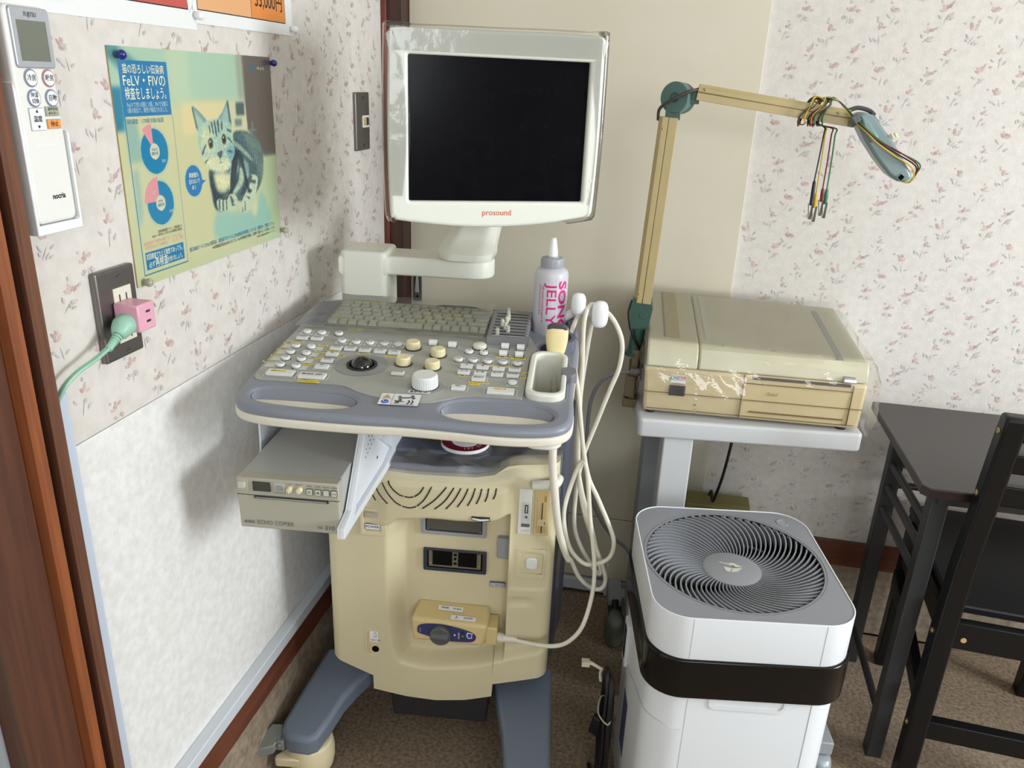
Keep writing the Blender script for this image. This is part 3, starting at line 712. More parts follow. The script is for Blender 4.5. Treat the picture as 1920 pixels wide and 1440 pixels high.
for k in range(6): cyl(bm, (0.002, -0.019 - k * 0.0035, -0.007 - k * 0.002), (0.002, -0.0212 - k * 0.0035, -0.0083 - k * 0.002), 0.0068 - k * 0.0005, n=14)
tube(bm, [(0.002, -0.018, -0.006), (0.002, -0.042, -0.020)], 0.0046, 10, 1); part('strain_relief', bm, M_['mint'], t)
bm = new()
for dx in (-0.0016, 0.0016): tube(bm, [(dx + 0.002, -0.04, -0.018), (dx, -0.065, -0.026), (dx - 0.004, -0.090, -0.033), (dx - 0.008, -0.108, -0.043), (dx - 0.013, -0.118, -0.058), (dx - 0.018, -0.121, -0.072)], 0.0023, 8)
part('cord', bm, M_['mint'], t)
# light switch
t = thing('light_switch', 'narrow steel switch plate on the wall left of the monitor', 'switch', (-0.70, 1.738, 1.274))
bm = new(); slab(bm, [rrect(-0.039, 0.039, -0.061, 0.061, 0.003)], 0, 0.007, 0.002, M=Mw); part('plate', bm, M_['steel'], t)
bm = new(); box(bm, 0.0065, 0.0085, -0.004, 0.032, -0.0125, 0.0125, 0); box(bm, 0.0085, 0.0092, 0.001, 0.027, -0.009, 0.009, 1); box(bm, 0.0085, 0.0105, 0.016, 0.026, -0.008, 0.008, 2); part('rocker', bm, [M_['wht_l'], mat('aged_rocker', (190, 168, 120), 0.4), M_['dk']], t)
for z in (0.050, -0.050):
    bm = new(); lathe(bm, [(0.0035, 0.0068), (0.003, 0.0076)], frame((0, 0.003, z), (0, 1, 0), (0, 0, 1), (1, 0, 0)), 14); part('screw', bm, M_['dk'], t)

# ================================================================== ULTRASOUND SCANNER  (own frame: u right, v back, z up)
US = thing('ultrasound_machine', 'cream ultrasound scanner with monitor, keyboard console and blue-grey legs', 'ultrasound machine', (-0.37, 1.25, 0), 6.5)
sstep = lambda a, b, x: (lambda t: t * t * (3 - 2 * t))(min(1.0, max(0.0, (x - a) / (b - a))))
def lerp_tab(T, x):
    if x <= T[0][0]: return T[0][1]
    for (a, b), (c, d) in zip(T, T[1:]):
        if x <= c: return b + (d - b) * (x - a) / (c - a)
    return T[-1][1]
ZB = [(-0.219, 0.252), (-0.200, 0.243), (-0.131, 0.218), (-0.1305, 0.184), (-0.06, 0.175), (0.0, 0.173), (0.06, 0.180), (0.1145, 0.194), (0.1150, 0.225), (0.223, 0.249)]
ZT = [(-0.219, 0.705), (-0.13, 0.693), (-0.05, 0.690), (0.07, 0.692), (0.105, 0.698), (0.128, 0.714), (0.15, 0.718), (0.223, 0.722)]
RB = [(-0.11, 0.30), (-0.092, 0.275), (-0.075, 0.254), (-0.017, 0.249), (0.08, 0.264), (0.173, 0.292), (0.215, 0.305)]
def front_v(u, z):
    v = -0.012 * (1 - (u / 0.22) ** 2)
    e = max(0.0, abs(u - 0.002) - 0.200) / 0.021
    v += 0.02 * (1 - math.sqrt(max(0.0, 1 - min(1, e) ** 2)))
    ul = lerp_tab([(0.24, -0.080), (0.29, -0.092), (0.40, -0.102), (0.55, -0.100), (0.60, -0.090)], z)
    left = sstep(ul, ul + 0.034, u)
    bot = lerp_tab(RB, u); low = sstep(bot, bot + 0.022, z)
    lip = lerp_tab([(-0.10, 0.575), (-0.075, 0.592), (-0.02, 0.600), (0.072, 0.601), (0.109, 0.604), (0.14, 0.624)], u)
    topm = 1 - sstep(lip - 0.004, lip, z)
    col = 1 - sstep(0.132, 0.138, u)
    colm = max(col, (1 - sstep(0.318, 0.352, z)) * 0.45)
    v += 0.042 * left * low * topm * colm
    v -= 0.006 * sstep(lip, lip + 0.006, z) * (1 - sstep(0.12, 0.14, u)) * sstep(-0.13, -0.09, u) * (1 - sstep(0.668, 0.676, z))   # brow over the recess
    if 0.138 < u < 0.214 and 0.455 < z < 0.694:          # framed field of the right column
        k = min(u - 0.138, 0.214 - u, z - 0.455, 0.694 - z)
        v += 0.003 * sstep(0.0, 0.004, k)
    if 0.10 < u and 0.415 < z < 0.44: v += 0.004 * sstep(0.136, 0.15, u) * math.sin(PI * (z - 0.415) / 0.025) * (1 - sstep(0.17, 0.20, u))
    v += 0.012 * sstep(0.675, 0.72, z)
    return v
bm = new()
us = sorted(set([-0.2190, 0.2230] + [-0.219 + 0.442 * i / 120 for i in range(121)] + [-0.1312, -0.1304, 0.1143, 0.1151, 0.132, 0.134, 0.136, 0.138]))
nz = 130
V = []
for j in range(nz + 1):
    row = []
    for u in us:
        zb, zt = lerp_tab(ZB, u), lerp_tab(ZT, u); t = j / nz
        z = zb + (zt - zb) * t
        row.append(bm.verts.new((u, front_v(u, z), z)))
    V.append(row)
for j in range(nz):
    for i in range(len(us) - 1):
        bm.faces.new((V[j][i], V[j][i + 1], V[j + 1][i + 1], V[j + 1][i]))
def back_strip(row, dv):
    B = [bm.verts.new((v.co.x, max(v.co.y + 0.01, dv), v.co.z)) for v in row]
    for a, b, c, d in zip(row, row[1:], B[1:], B): bm.faces.new((a, b, c, d))
back_strip(V[0], 0.05); back_strip(V[-1], 0.05)
back_strip([r[0] for r in V], 0.05); back_strip([r[-1] for r in V], 0.05)
body = part('front_housing', bm, M_['cream'], US, ang=50, recalc=True)
bm = new()
extr(bm, [(0.046, 0.235), (0.34, 0.20), (0.40, 0.28), (0.40, 0.70), (0.046, 0.714)], -0.214, 0.217, 'x')
extr(bm, [(0.19, 0.046), (0.220, 0.046), (0.226, 0.10), (0.247, 0.24), (0.247, 0.40), (0.19, 0.40)], 0.215, 0.70, 'z')
part('side_housing', bm, M_['blue_dk'], US, bevel=0.006)
bm = new(); extr(bm, [(-0.100, 0.085), (0.102, 0.085), (0.108, 0.20), (-0.108, 0.20)], 0.03, 0.36, 'y'); part('base_box', bm, M_['dk'], US, bevel=0.004)
# top tray under the console, rear column
bm = new()
tp = [(-0.205, 0.012), (-0.13, 0.006), (-0.05, 0.002), (0.07, 0.004), (0.10, 0.010), (0.118, 0.022), (0.15, 0.028), (0.212, 0.036), (0.215, 0.40), (-0.21, 0.40)]
top_solid(bm, [(a, b, 0.703 + 0.02 * max(0, (b - 0.02))) for a, b in tp], 0.018)
part('top_tray', bm, M_['blue_dk'], US, bevel=0.005)
bm = new(); extr(bm, rrect(-0.11, 0.12, 0.17, 0.33, 0.03), 0.70, 0.915, 'z'); part('column', bm, M_['dk'], US)
# louvres: curved slits over the recess
bm = new()
def slit(P):
    Q = cr([(a, 0, b) for a, b in P], 5)
    for a, b in zip(Q, Q[1:]):
        d = (b - a); n = Vector((-d.z, 0, d.x)).normalized() * 0.0013
        pts = [a - n, b - n, b + n, a + n]
        poly(bm, [(p.x, front_v(p.x, p.z) - 0.0009, p.z) for p in pts])
for P in ([(-0.091, 0.674), (-0.082, 0.660), (-0.070, 0.650), (-0.062, 0.6475)], [(-0.060, 0.647), (-0.050, 0.646), (-0.043, 0.648)], [(-0.041, 0.6485), (-0.031, 0.657), (-0.0235, 0.670)],
          [(-0.102, 0.670), (-0.092, 0.651), (-0.078, 0.634), (-0.066, 0.627)], [(-0.064, 0.6262), (-0.050, 0.624), (-0.038, 0.628)], [(-0.036, 0.629), (-0.022, 0.645), (-0.009, 0.671)],
          [(-0.026, 0.625), (-0.003, 0.645), (0.018, 0.672)], [(-0.003, 0.626), (0.016, 0.645), (0.032, 0.672)], [(0.018, 0.628), (0.033, 0.648), (0.045, 0.672)], [(0.039, 0.634), (0.050, 0.652), (0.058, 0.672)],
          [(0.058, 0.638), (0.066, 0.655), (0.071, 0.673)], [(0.074, 0.643), (0.080, 0.658), (0.083, 0.673)], [(0.090, 0.649), (0.094, 0.661), (0.0955, 0.674)], [(0.105, 0.655), (0.1085, 0.665), (0.1095, 0.675)],
          [(-0.118, 0.664), (-0.108, 0.645), (-0.092, 0.628)], [(-0.128, 0.650), (-0.116, 0.630)]):
    slit(P)
part('louvre', bm, M_['dk'], US, recalc=False)
bm = new(); box(bm, 0.066, 0.100, -0.0195, -0.012, 0.6095, 0.6165, 0); extr(bm, [(0.067, 0.612), (0.083, 0.6095), (0.099, 0.612), (0.099, 0.6145), (0.083, 0.613), (0.067, 0.6145)], -0.0205, -0.018, 'y', 1)
part('lip_mark', bm, [M_['dk'], M_['wht_l']], US)
# two slots in the recess
def slot(name, x0, x1, z0, z1, mats, deep):
    v = 0.030
    bm = new()
    slab(bm, [rrect(x0, x1, z0, z1, 0.003), rrect(x0 + 0.008, x1 - 0.008, z0 + 0.007, z1 - 0.004, 0.002)], 0, 0.006, 0.0015, 0, frame((0, v, 0), (1, 0, 0), (0, 0, 1), (0, -1, 0)))
    box(bm, x0 + 0.006, x1 - 0.006, v - 0.0035, v - 0.002, z0 + 0.005, z1 - 0.003, 1)
    return bm
bm = slot('', -0.037, 0.090, 0.545, 0.596, None, 0)
box(bm, -0.026, 0.080, 0.0255, 0.028, 0.5555, 0.590, 2)
for (x, z) in ((-0.024, 0.588), (0.078, 0.588), (-0.024, 0.557), (0.078, 0.557)): cyl(bm, (x, 0.0262, z), (x, 0.0245, z), 0.0018, mi=3, n=10)
part('probe_port', bm, [M_['grey_m'], M_['dk'], mat('port_grey', (84, 82, 74), 0.35), M_['chrome']], US)
bm = slot('', -0.033, 0.092, 0.462, 0.512, None, 0)
box(bm, -0.022, 0.081, 0.024, 0.028, 0.473, 0.508, 2); box(bm, -0.014, 0.0245, 0.022, 0.0245, 0.478, 0.508, 1); box(bm, 0.0365, 0.073, 0.022, 0.0245, 0.478, 0.508, 1)
for z in (0.483, 0.503): box(bm, 0.0275, 0.0335, 0.0225, 0.0245, z - 0.002, z + 0.002, 1)
cyl(bm, (0.0305, 0.024, 0.494), (0.0305, 0.0215, 0.494), 0.0025, mi=1, n=12)
for x in (-0.0175, 0.0775): cyl(bm, (x, 0.0245, 0.482), (x, 0.0222, 0.482), 0.003, mi=3, n=12)
part('probe_port', bm, [mat('port_navy', (44, 52, 66), 0.4), M_['black_gap'], mat('port_steel', (140, 134, 118), 0.35, metal=0.6), M_['brass']], US)
bm = new(); box(bm, 0.113, 0.1365, 0.020, 0.034, 0.505, 0.550); part('release_tab', bm, M_['grey_m'], US, bevel=0.0015)
# right column fittings
bm = new(); fv = -0.004
box(bm, 0.1515, 0.1755, fv - 0.002, fv + 0.005, 0.581, 0.676, 0); box(bm, 0.158, 0.1735, fv - 0.003, fv, 0.597, 0.648, 2); box(bm, 0.163, 0.1695, fv - 0.0036, fv, 0.626, 0.6435, 1); box(bm, 0.165, 0.1675, fv - 0.0042, fv, 0.628, 0.6415, 2)
cyl(bm, (0.1665, fv, 0.618), (0.1665, fv - 0.0042, 0.618), 0.0026, mi=3, n=14); box(bm, 0.158, 0.1735, fv - 0.0038, fv, 0.597, 0.604, 3)
part('usb_panel', bm, [mat('panel_white', (224, 224, 216), 0.4), M_['ink'], mat('panel_shade', (204, 206, 200), 0.4), M_['ink_g']], US, bevel=0.0007)
bm = new(); box(bm, 0.1815, 0.2085, fv - 0.001, fv + 0.005, 0.580, 0.681, 0); box(bm, 0.185, 0.2045, fv - 0.0018, fv, 0.585, 0.676, 1); box(bm, 0.1945, 0.1965, fv - 0.0025, fv, 0.586, 0.65, 2); box(bm, 0.187, 0.2045, fv - 0.003, fv, 0.601, 0.615, 0)
box(bm, 0.1995, 0.2030, fv - 0.0026, fv, 0.652, 0.664, 3); box(bm, 0.2005, 0.2020, fv - 0.0034, fv, 0.6045, 0.611, 2)
part('disk_drive', bm, [M_['cream_d'], mat('drive_tan', (190, 166, 112), 0.5), M_['dk'], mat('drive_line', (150, 128, 84), 0.5)], US, bevel=0.0006)
bm = new(); slab(bm, [rrect(0.150, 0.206, 0.483, 0.547, 0.004), rrect(0.159, 0.203, 0.492, 0.540, 0.004)], 0, 0.003, 0.001, 0, frame((0, fv + 0.003, 0), (1, 0, 0), (0, 0, 1), (0, -1, 0)))
part('button_frame', bm, M_['cream'], US)
bm = new(); slab(bm, [rrect(0.1705, 0.192, 0.5035, 0.528, 0.006)], 0, 0.005, 0.002, 0, frame((0, fv + 0.004, 0), (1, 0, 0), (0, 0, 1), (0, -1, 0))); part('standby_button', bm, M_['btn'], US)
bm = new(); tube(bm, [(0.176, -0.016, 0.690), (0.195, -0.016, 0.692), (0.216, -0.012, 0.694), (0.222, 0.01, 0.694)], [0.0088, 0.009, 0.009, 0.009], 14); part('cable_peg', bm, M_['white_warm'], US)
# power switch and foot jack
bm = new(); v0 = -0.006
slab(bm, [rrect(-0.147, -0.097, 0.553, 0.610, 0.004), rrect(-0.140, -0.107, 0.562, 0.606, 0.002)], 0, 0.004, 0.0012, 0, frame((0, v0 - 0.001, 0), (1, 0, 0), (0, 0, 1), (0, -1, 0)))
box(bm, -0.139, -0.108, v0 - 0.003, v0 + 0.002, 0.590, 0.604, 1); box(bm, -0.136, -0.113, v0 - 0.006, v0, 0.593, 0.603, 2); box(bm, -0.138, -0.1095, v0 - 0.004, v0, 0.5655, 0.578, 3)
box(bm, -0.1375, -0.110, v0 - 0.0043, v0, 0.5665, 0.577, 4)
part('power_switch', bm, [M_['cream'], M_['cream_d'], mat('switch_grey', (176, 168, 146), 0.4), M_['ink_g'], M_['wht_l']], US)
bm = new(); v0 = -0.006
slab(bm, [rrect(-0.146, -0.106, 0.266, 0.333, 0.012), rrect(-0.142, -0.110, 0.270, 0.330, 0.010)], 0, 0.004, 0.001, 0, frame((0, v0 + 0.001, 0), (1, 0, 0), (0, 0, 1), (0, -1, 0)))
slab(bm, [rrect(-0.142, -0.110, 0.270, 0.330, 0.010)], 0, 0.001, 0, 3, frame((0, v0 - 0.0005, 0), (1, 0, 0), (0, 0, 1), (0, -1, 0)))
box(bm, -0.136, -0.112, v0 - 0.0025, v0, 0.303, 0.329, 1); cyl(bm, (-0.1245, v0, 0.286), (-0.1245, v0 - 0.0025, 0.286), 0.0095, mi=0); cyl(bm, (-0.1245, v0, 0.286), (-0.1245, v0 - 0.003, 0.286), 0.0075, mi=2)
part('foot_jack', bm, [M_['cream'], M_['wht_l'], M_['black_gap'], M_['cream_d']], US)
bm = new(); box(bm, 0.100, 0.130, 0.0275, 0.031, 0.434, 0.4445, 0); box(bm, 0.101, 0.129, 0.0272, 0.031, 0.435, 0.4435, 1); part('caution_label', bm, [M_['ink_g'], mat('label_blue', (186, 196, 204), 0.5)], US)
bm = new()
txt(bm, 'POWER', 0.0075, FR(-0.1238, 0.5718, -0.0106), 0, 0.0001); txt(bm, '⚠ PROBE', 0.006, FR(0.115, 0.439, 0.0270), 0); txt(bm, '⚠', 0.008, FR(-0.124, 0.324, -0.0088), 0); txt(bm, 'J-F', 0.006, FR(-0.124, 0.316, -0.0088), 0); txt(bm, 'FOOT SW', 0.0043, FR(-0.124, 0.3075, -0.0088), 0, 0.0001); txt(bm, '⚠', 0.0045, FR(0.160, 0.588, -0.0066), 0); txt(bm, '←◯', 0.0045, FR(0.168, 0.588, -0.0066), 0)
part('lettering', bm, M_['ink'], US, recalc=False)
# legs and castors
def leg(pts, drop):
    bm = new(); top_solid(bm, pts, drop); return part('leg', bm, M_['leg_blue'], US, bevel=0.010, seg=3)
leg([(-0.262, 0.106, 0.185), (-0.15, 0.10, 0.190), (-0.148, 0.048, 0.185), (-0.172, 0.018, 0.172), (-0.193, -0.015, 0.158), (-0.210, -0.060, 0.140), (-0.224, -0.098, 0.132), (-0.240, -0.108, 0.131), (-0.280, -0.106, 0.131), (-0.302, -0.090, 0.132), (-0.304, -0.070, 0.136), (-0.285, 0.02, 0.158)], 0.046)
leg([(0.112, 0.10, 0.190), (0.112, 0.059, 0.185), (0.128, 0.0, 0.170), (0.146, -0.070, 0.152), (0.157, -0.144, 0.142), (0.160, -0.200, 0.136), (0.172, -0.212, 0.135), (0.232, -0.210, 0.135), (0.243, -0.198, 0.136), (0.244, -0.133, 0.143), (0.241, -0.060, 0.153), (0.235, 0.10, 0.190)], 0.046)
leg([(-0.21, 0.30, 0.17), (-0.12, 0.30, 0.17), (-0.12, 0.42, 0.13), (-0.21, 0.42, 0.13)], 0.045); leg([(0.12, 0.30, 0.17), (0.21, 0.30, 0.17), (0.21, 0.42, 0.13), (0.12, 0.42, 0.13)], 0.045)
def castor(u, v, pedal):
    bm = new()
    lathe(bm, [(0.030, 0.018), (0.043, 0.022), (0.0475, 0.045), (0.048, 0.068), (0.044, 0.088), (0.02, 0.092)], Matrix.Translation((u, v, 0)), 28)
    top_solid(bm, [(u - 0.040, v - 0.012, 0.074), (u - 0.066, v - 0.032, 0.066), (u - 0.062, v - 0.042, 0.066), (u - 0.010, v - 0.047, 0.074), (u + 0.03, v - 0.02, 0.078), (u + 0.03, v + 0.02, 0.078), (u - 0.03, v + 0.02, 0.078)], 0.022)
    c = part('castor', bm, M_['ivory'] if not pedal else mat('castor_cream', (226, 212, 174), 0.4), US, bevel=0.004)
    for s in (-0.018, 0.018):
        bm = new(); cyl(bm, (u + s - 0.008, v + 0.012, 0.037), (u + s + 0.008, v + 0.012, 0.037), 0.0365, n=28); part('wheel', bm, M_['dk'], c)
    if pedal:
        bm = new()
        top_solid(bm, [(u - 0.107, v - 0.052, 0.108), (u - 0.088, v - 0.062, 0.106), (u - 0.058, v - 0.052, 0.110), (u - 0.048, v - 0.030, 0.118), (u - 0.052, v - 0.012, 0.130), (u - 0.074, v - 0.012, 0.128), (u - 0.086, v - 0.026, 0.118), (u - 0.106, v - 0.034, 0.110)], [0.024, 0.024, 0.02, 0.012, 0.02, 0.02, 0.012, 0.024])
        box(bm, u - 0.056, u - 0.040, v - 0.045, v - 0.030, 0.092, 0.116); cyl(bm, (u - 0.048, v - 0.045, 0.108), (u - 0.048, v - 0.050, 0.108), 0.004)
        lab(part('brake_pedal', bm, mat('pedal_grey', (122, 124, 120), 0.4), c, bevel=0.003), 'grey foot brake pedal')
castor(-0.252, -0.060, True); castor(0.202, -0.160, False); castor(-0.165, 0.37, False); castor(0.165, 0.37, False)

# ------------------------------------------------------------------ console (tilted 4 degrees towards the user)
KM = Matrix.Translation((0, 0.05, 0.945)) @ Matrix.Rotation(math.radians(4), 4, 'X')
def arc2(P, n=6, closed=True): return [(p.x, p.y) for p in cr([(a, b, 0) for a, b in P], n, closed)]
OUT = arc2([(-0.225, 0.147), (-0.248, 0.120), (-0.262, 0.060), (-0.265, -0.02), (-0.266, -0.12), (-0.266, -0.22), (-0.264, -0.275), (-0.256, -0.320), (-0.238, -0.345), (-0.205, -0.358), (-0.15, -0.364), (-0.07, -0.366), (0.0, -0.363), (0.07, -0.366), (0.13, -0.371), (0.18, -0.367), (0.215, -0.354), (0.234, -0.325), (0.238, -0.27), (0.236, -0.20), (0.240, -0.07), (0.240, 0.03), (0.234, 0.085), (0.212, 0.118), (0.15, 0.140), (0.06, 0.147), (-0.08, 0.149)])
LH = arc2([(-0.240, -0.284), (-0.236, -0.268), (-0.21, -0.261), (-0.176, -0.259), (-0.13, -0.262), (-0.098, -0.270), (-0.081, -0.287), (-0.086, -0.305), (-0.105, -0.313), (-0.127, -0.316), (-0.167, -0.314), (-0.205, -0.309), (-0.230, -0.300)])
RH = arc2([(0.046, -0.294), (0.052, -0.272), (0.075, -0.259), (0.11, -0.253), (0.155, -0.256), (0.19, -0.265), (0.208, -0.284), (0.204, -0.304), (0.185, -0.315), (0.15, -0.320), (0.11, -0.321), (0.078, -0.318), (0.056, -0.309)])
CUPH = rrect(0.164, 0.2225, -0.2435, -0.0735, 0.022); PH1 = [(0.200 + 0.027 * math.cos(t * PI / 12), -0.030 + 0.030 * math.sin(t * PI / 12)) for t in range(24)]; PH2 = [(0.190 + 0.037 * math.cos(t * PI / 12), 0.062 + 0.037 * math.sin(t * PI / 12)) for t in range(24)]
OUT = [(x, y if y > -0.25 else -0.25 + (y + 0.25) * 0.775) for x, y in OUT]
bm = new(); slab(bm, [OUT, LH, RH, CUPH, PH1, PH2], -0.0165, 0.0, 0.0075)
console = part('console', bm, M_['blue'], US, M=KM, ang=50)
bm = new()                                     # ivory under-shell, its floor showing in the hand grips
OUTI = [(x * 1.003 - 0.0, y * 1.003 - 0.001) for x, y in OUT]
slab(bm, [OUTI, CUPH, PH1, PH2], -0.0265, -0.0125, 0.004); slab(bm, [[(x * 0.95, y * 0.93) for x, y in OUT], CUPH, PH1, PH2], -0.040, -0.025, 0.004)
lab(part('under_shell', bm, M_['ivory'], console, ang=50), 'ivory lower shell of the console')
def scoop(L):                                   # sloping grey walls of a hand grip
    bm = new(); n = len(L); cx = sum(p[0] for p in L) / n; cy = sum(p[1] for p in L) / n
    for (a, b), (c, d) in zip(L, L[1:] + L[:1]):
        k = lambda x, y: (cx + (x - cx) * (0.94 if y > cy else 0.99), (cy + (y - cy) * 0.30) if y > cy else y + 0.001)
        e, f = k(a, b), k(c, d); quad(bm, (a, b, -0.004), (c, d, -0.004), (f[0], f[1], -0.0124), (e[0], e[1], -0.0124))
    return part('hand_grip', bm, M_['blue'], console, ang=80)
scoop(LH); scoop(RH)
# control panel overlay
PAN = [(p.x, p.y) for p in cr([(-0.228, 0.141, 0), (-0.246, 0.110, 0), (-0.255, 0.060, 0), (-0.258, -0.02, 0), (-0.259, -0.12, 0), (-0.259, -0.20, 0), (-0.252, -0.238, 0), (-0.225, -0.2405, 0), (-0.186, -0.2395, 0), (-0.136, -0.239, 0), (-0.108, -0.245, 0), (-0.080, -0.263, 0), (-0.025, -0.279, 0), (0.020, -0.280, 0), (0.044, -0.268, 0), (0.073, -0.250, 0), (0.11, -0.2455, 0), (0.150, -0.2455, 0), (0.160, -0.240, 0), (0.160, -0.17, 0), (0.160, -0.08, 0), (0.170, -0.052, 0), (0.162, -0.02, 0), (0.150, 0.03, 0), (0.152, 0.09, 0), (0.150, 0.132, 0), (0.06, 0.139, 0), (-0.08, 0.142, 0)], 4, True)]
bm = new(); slab(bm, [PAN], -0.001, 0.0012, 0.0)
panel = part('control_panel', bm, M_['panel'], US, M=KM)
bm = new()
def ring2(bm, c, r0, r1, z, mi=0, sy=1.0, n=48):
    for k in range(n):
        a, b = 2 * PI * k / n, 2 * PI * (k + 1) / n
        quad(bm, (c[0] + r0 * math.cos(a), c[1] + sy * r0 * math.sin(a), z), (c[0] + r1 * math.cos(a), c[1] + sy * r1 * math.sin(a), z), (c[0] + r1 * math.cos(b), c[1] + sy * r1 * math.sin(b), z), (c[0] + r0 * math.cos(b), c[1] + sy * r0 * math.sin(b), z), mi)
# printed fields
poly(bm, [(x, y, 0.0016) for x, y in rrect(-0.262, -0.222, -0.002, 0.128, 0.010)], 2); poly(bm, [(x, y, 0.0018) for x, y in rrect(-0.250, -0.229, 0.006, 0.072, 0.0095)], 0)
poly(bm, [(-0.241 + 0.010 * math.cos(t * PI / 12), 0.020 + 0.011 * math.sin(t * PI / 12), 0.002) for t in range(24)], 3); poly(bm, [(-0.241 + 0.010 * math.cos(t * PI / 12), 0.056 + 0.011 * math.sin(t * PI / 12), 0.002) for t in range(24)], 3)
ring2(bm, (-0.106, -0.163), 0.026, 0.043, 0.0016, 0); ring2(bm, (0.0095, -0.225), 0.02, 0.027, 0.0016, 0)
for c in ((-0.039, -0.080), (0.008, -0.104), (-0.041, -0.148), (0.008, -0.156)): ring2(bm, c, 0.010, 0.0155, 0.0016, 4)
for (u, w_, a, b) in ((-0.164, -0.185, 0.0135, 0.0105), (-0.219, -0.218, 0.0255, 0.0135), (-0.168, -0.221, 0.0255, 0.0125), (0.087, -0.190, 0.0145, 0.0105), (0.061, -0.227, 0.0155, 0.0105), (0.126, -0.229, 0.0255, 0.0125)):
    poly(bm, [(x, y, 0.0017) for x, y in rrect(u - a, u + a, w_ - b, w_ + b, 0.004)], 1); poly(bm, [(x, y, 0.0020) for x, y in rrect(u - a + 0.0016, u + a - 0.0016, w_ - b + 0.0016, w_ + b - 0.0016, 0.003)], 0)
for (u, w_) in ((-0.236, -0.041), (-0.209, -0.042)): poly(bm, [(x, y, 0.0017) for x, y in rrect(u - 0.0125, u + 0.0125, w_ - 0.012, w_ + 0.012, 0.003)], 1)
for (u, w_) in ((-0.164, -0.073), (-0.139, -0.074), (-0.115, -0.073), (-0.090, -0.073), (-0.066, -0.073)): poly(bm, [(x, y, 0.0017) for x, y in rrect(u - 0.0112, u + 0.0112, w_ - 0.0105, w_ + 0.0125, 0.003)], 1)
for r in range(4):
    w_ = -0.107 - 0.0268 * r; poly(bm, [(x, y, 0.0017) for x, y in rrect(-0.255, -0.230, w_ - 0.008, w_ + 0.008, 0.001)], 1); poly(bm, [(x, y, 0.0017) for x, y in rrect(-0.206, -0.186, w_ - 0.011, w_ + 0.006, 0.001)], 1)
for (u, w_) in ((0.045, -0.119), (0.069, -0.119), (0.093, -0.119), (0.118, -0.119), (0.142, -0.120)): poly(bm, [(x, y, 0.0017) for x, y in rrect(u - 0.0105, u + 0.0105, w_ - 0.002, w_ + 0.0125, 0.002)], 1)
poly(bm, [(x, y, 0.0017) for x, y in rrect(0.132, 0.150, -0.207, -0.192, 0.001)], 1); poly(bm, [(x, y, 0.0017) for x, y in rrect(-0.058, -0.032, -0.121, -0.106, 0.001)], 1)
poly(bm, [(x, y, 0.0018) for x, y in rrect(-0.012, 0.022, -0.253, -0.243, 0.001)], 1)
L = [(-0.150, -0.052), (-0.07, -0.052), (-0.07, -0.0505), (-0.150, -0.0505)]; poly(bm, [(x, y, 0.0018) for x, y in L], 1)
P = cr([(0.050, -0.082, 0), (0.058, -0.066, 0), (0.062, -0.060, 0)], 4) 
for P in ([(0.061, -0.058), (0.049, -0.074), (0.047, -0.088), (0.060, -0.094), (0.080, -0.095), (0.092, -0.090), (0.092, -0.075), (0.083, -0.058)],):
    Q = cr([(a, b, 0) for a, b in P], 4)
    for a, b in zip(Q, Q[1:]):
        n = Vector((-(b - a).y, (b - a).x, 0)).normalized() * 0.0005; poly(bm, [(p.x, p.y, 0.0018) for p in (a - n, b - n, b + n, a + n)], 1)
part('panel_print', bm, [M_['panel_mid'], mat('field_pale', (206, 207, 202), 0.5), mat('pad_grey', (132, 133, 140), 0.45), mat('pad_violet', (112, 112, 140), 0.4), mat('knob_ring', (112, 110, 104), 0.5)], panel, recalc=False)
# buttons
def round_btn(u, w_, r=0.0072):
    bm = new(); lathe(bm, [(r + 0.0008, 0.0), (r + 0.0008, 0.0012)], Matrix.Translation((u, w_, 0.0012)), 24, 1); lathe(bm, [(r, 0), (r, 0.0042), (r - 0.0012, 0.0052)], Matrix.Translation((u, w_, 0.0012)), 24, 0); return bm
ROUND = [(-0.236, -0.041), (-0.209, -0.042), (-0.179, -0.041), (-0.164, -0.073), (-0.139, -0.074), (-0.115, -0.073), (-0.090, -0.073), (-0.066, -0.073), (-0.233, -0.107), (-0.207, -0.107), (-0.233, -0.134), (-0.206, -0.135), (-0.232, -0.160), (-0.206, -0.160), (-0.231, -0.187), (-0.205, -0.188), (0.057, -0.083), (0.082, -0.084), (0.045, -0.119), (0.069, -0.119), (0.093, -0.119), (0.118, -0.119), (0.142, -0.120), (0.141, -0.196)]
proto = part('round_button', round_btn(0, 0), [M_['btn'], M_['ink_g']], panel); proto.location = (*ROUND[0], 0)
for u, w_ in ROUND[1:]: c = dup(proto, panel); c.location = (u, w_, 0)
def sq_btn(a, b):
    bm = new(); box(bm, -a - 0.0006, a + 0.0006, -b - 0.0006, b + 0.0006, 0.0012, 0.002, 1); box(bm, -a, a, -b, b, 0.0016, 0.0058, 0); return bm
RECT = [(-0.234, -0.071), (-0.209, -0.070), (-0.164, -0.107), (-0.140, -0.106), (-0.115, -0.107), (-0.089, -0.108), (-0.065, -0.109), (-0.163, -0.134), (-0.163, -0.160), (0.062, -0.145), (0.088, -0.145), (0.114, -0.147), (0.140, -0.147), (0.061, -0.169), (0.087, -0.170), (0.114, -0.169), (0.139, -0.169), (-0.041, -0.189)]
proto = part('square_button', sq_btn(0.0098, 0.0058), [M_['btn'], M_['ink_g']], panel, bevel=0.0007); proto.location = (*RECT[0], 0)
for u, w_ in RECT[1:]: c = dup(proto, panel); c.location = (u, w_, 0)
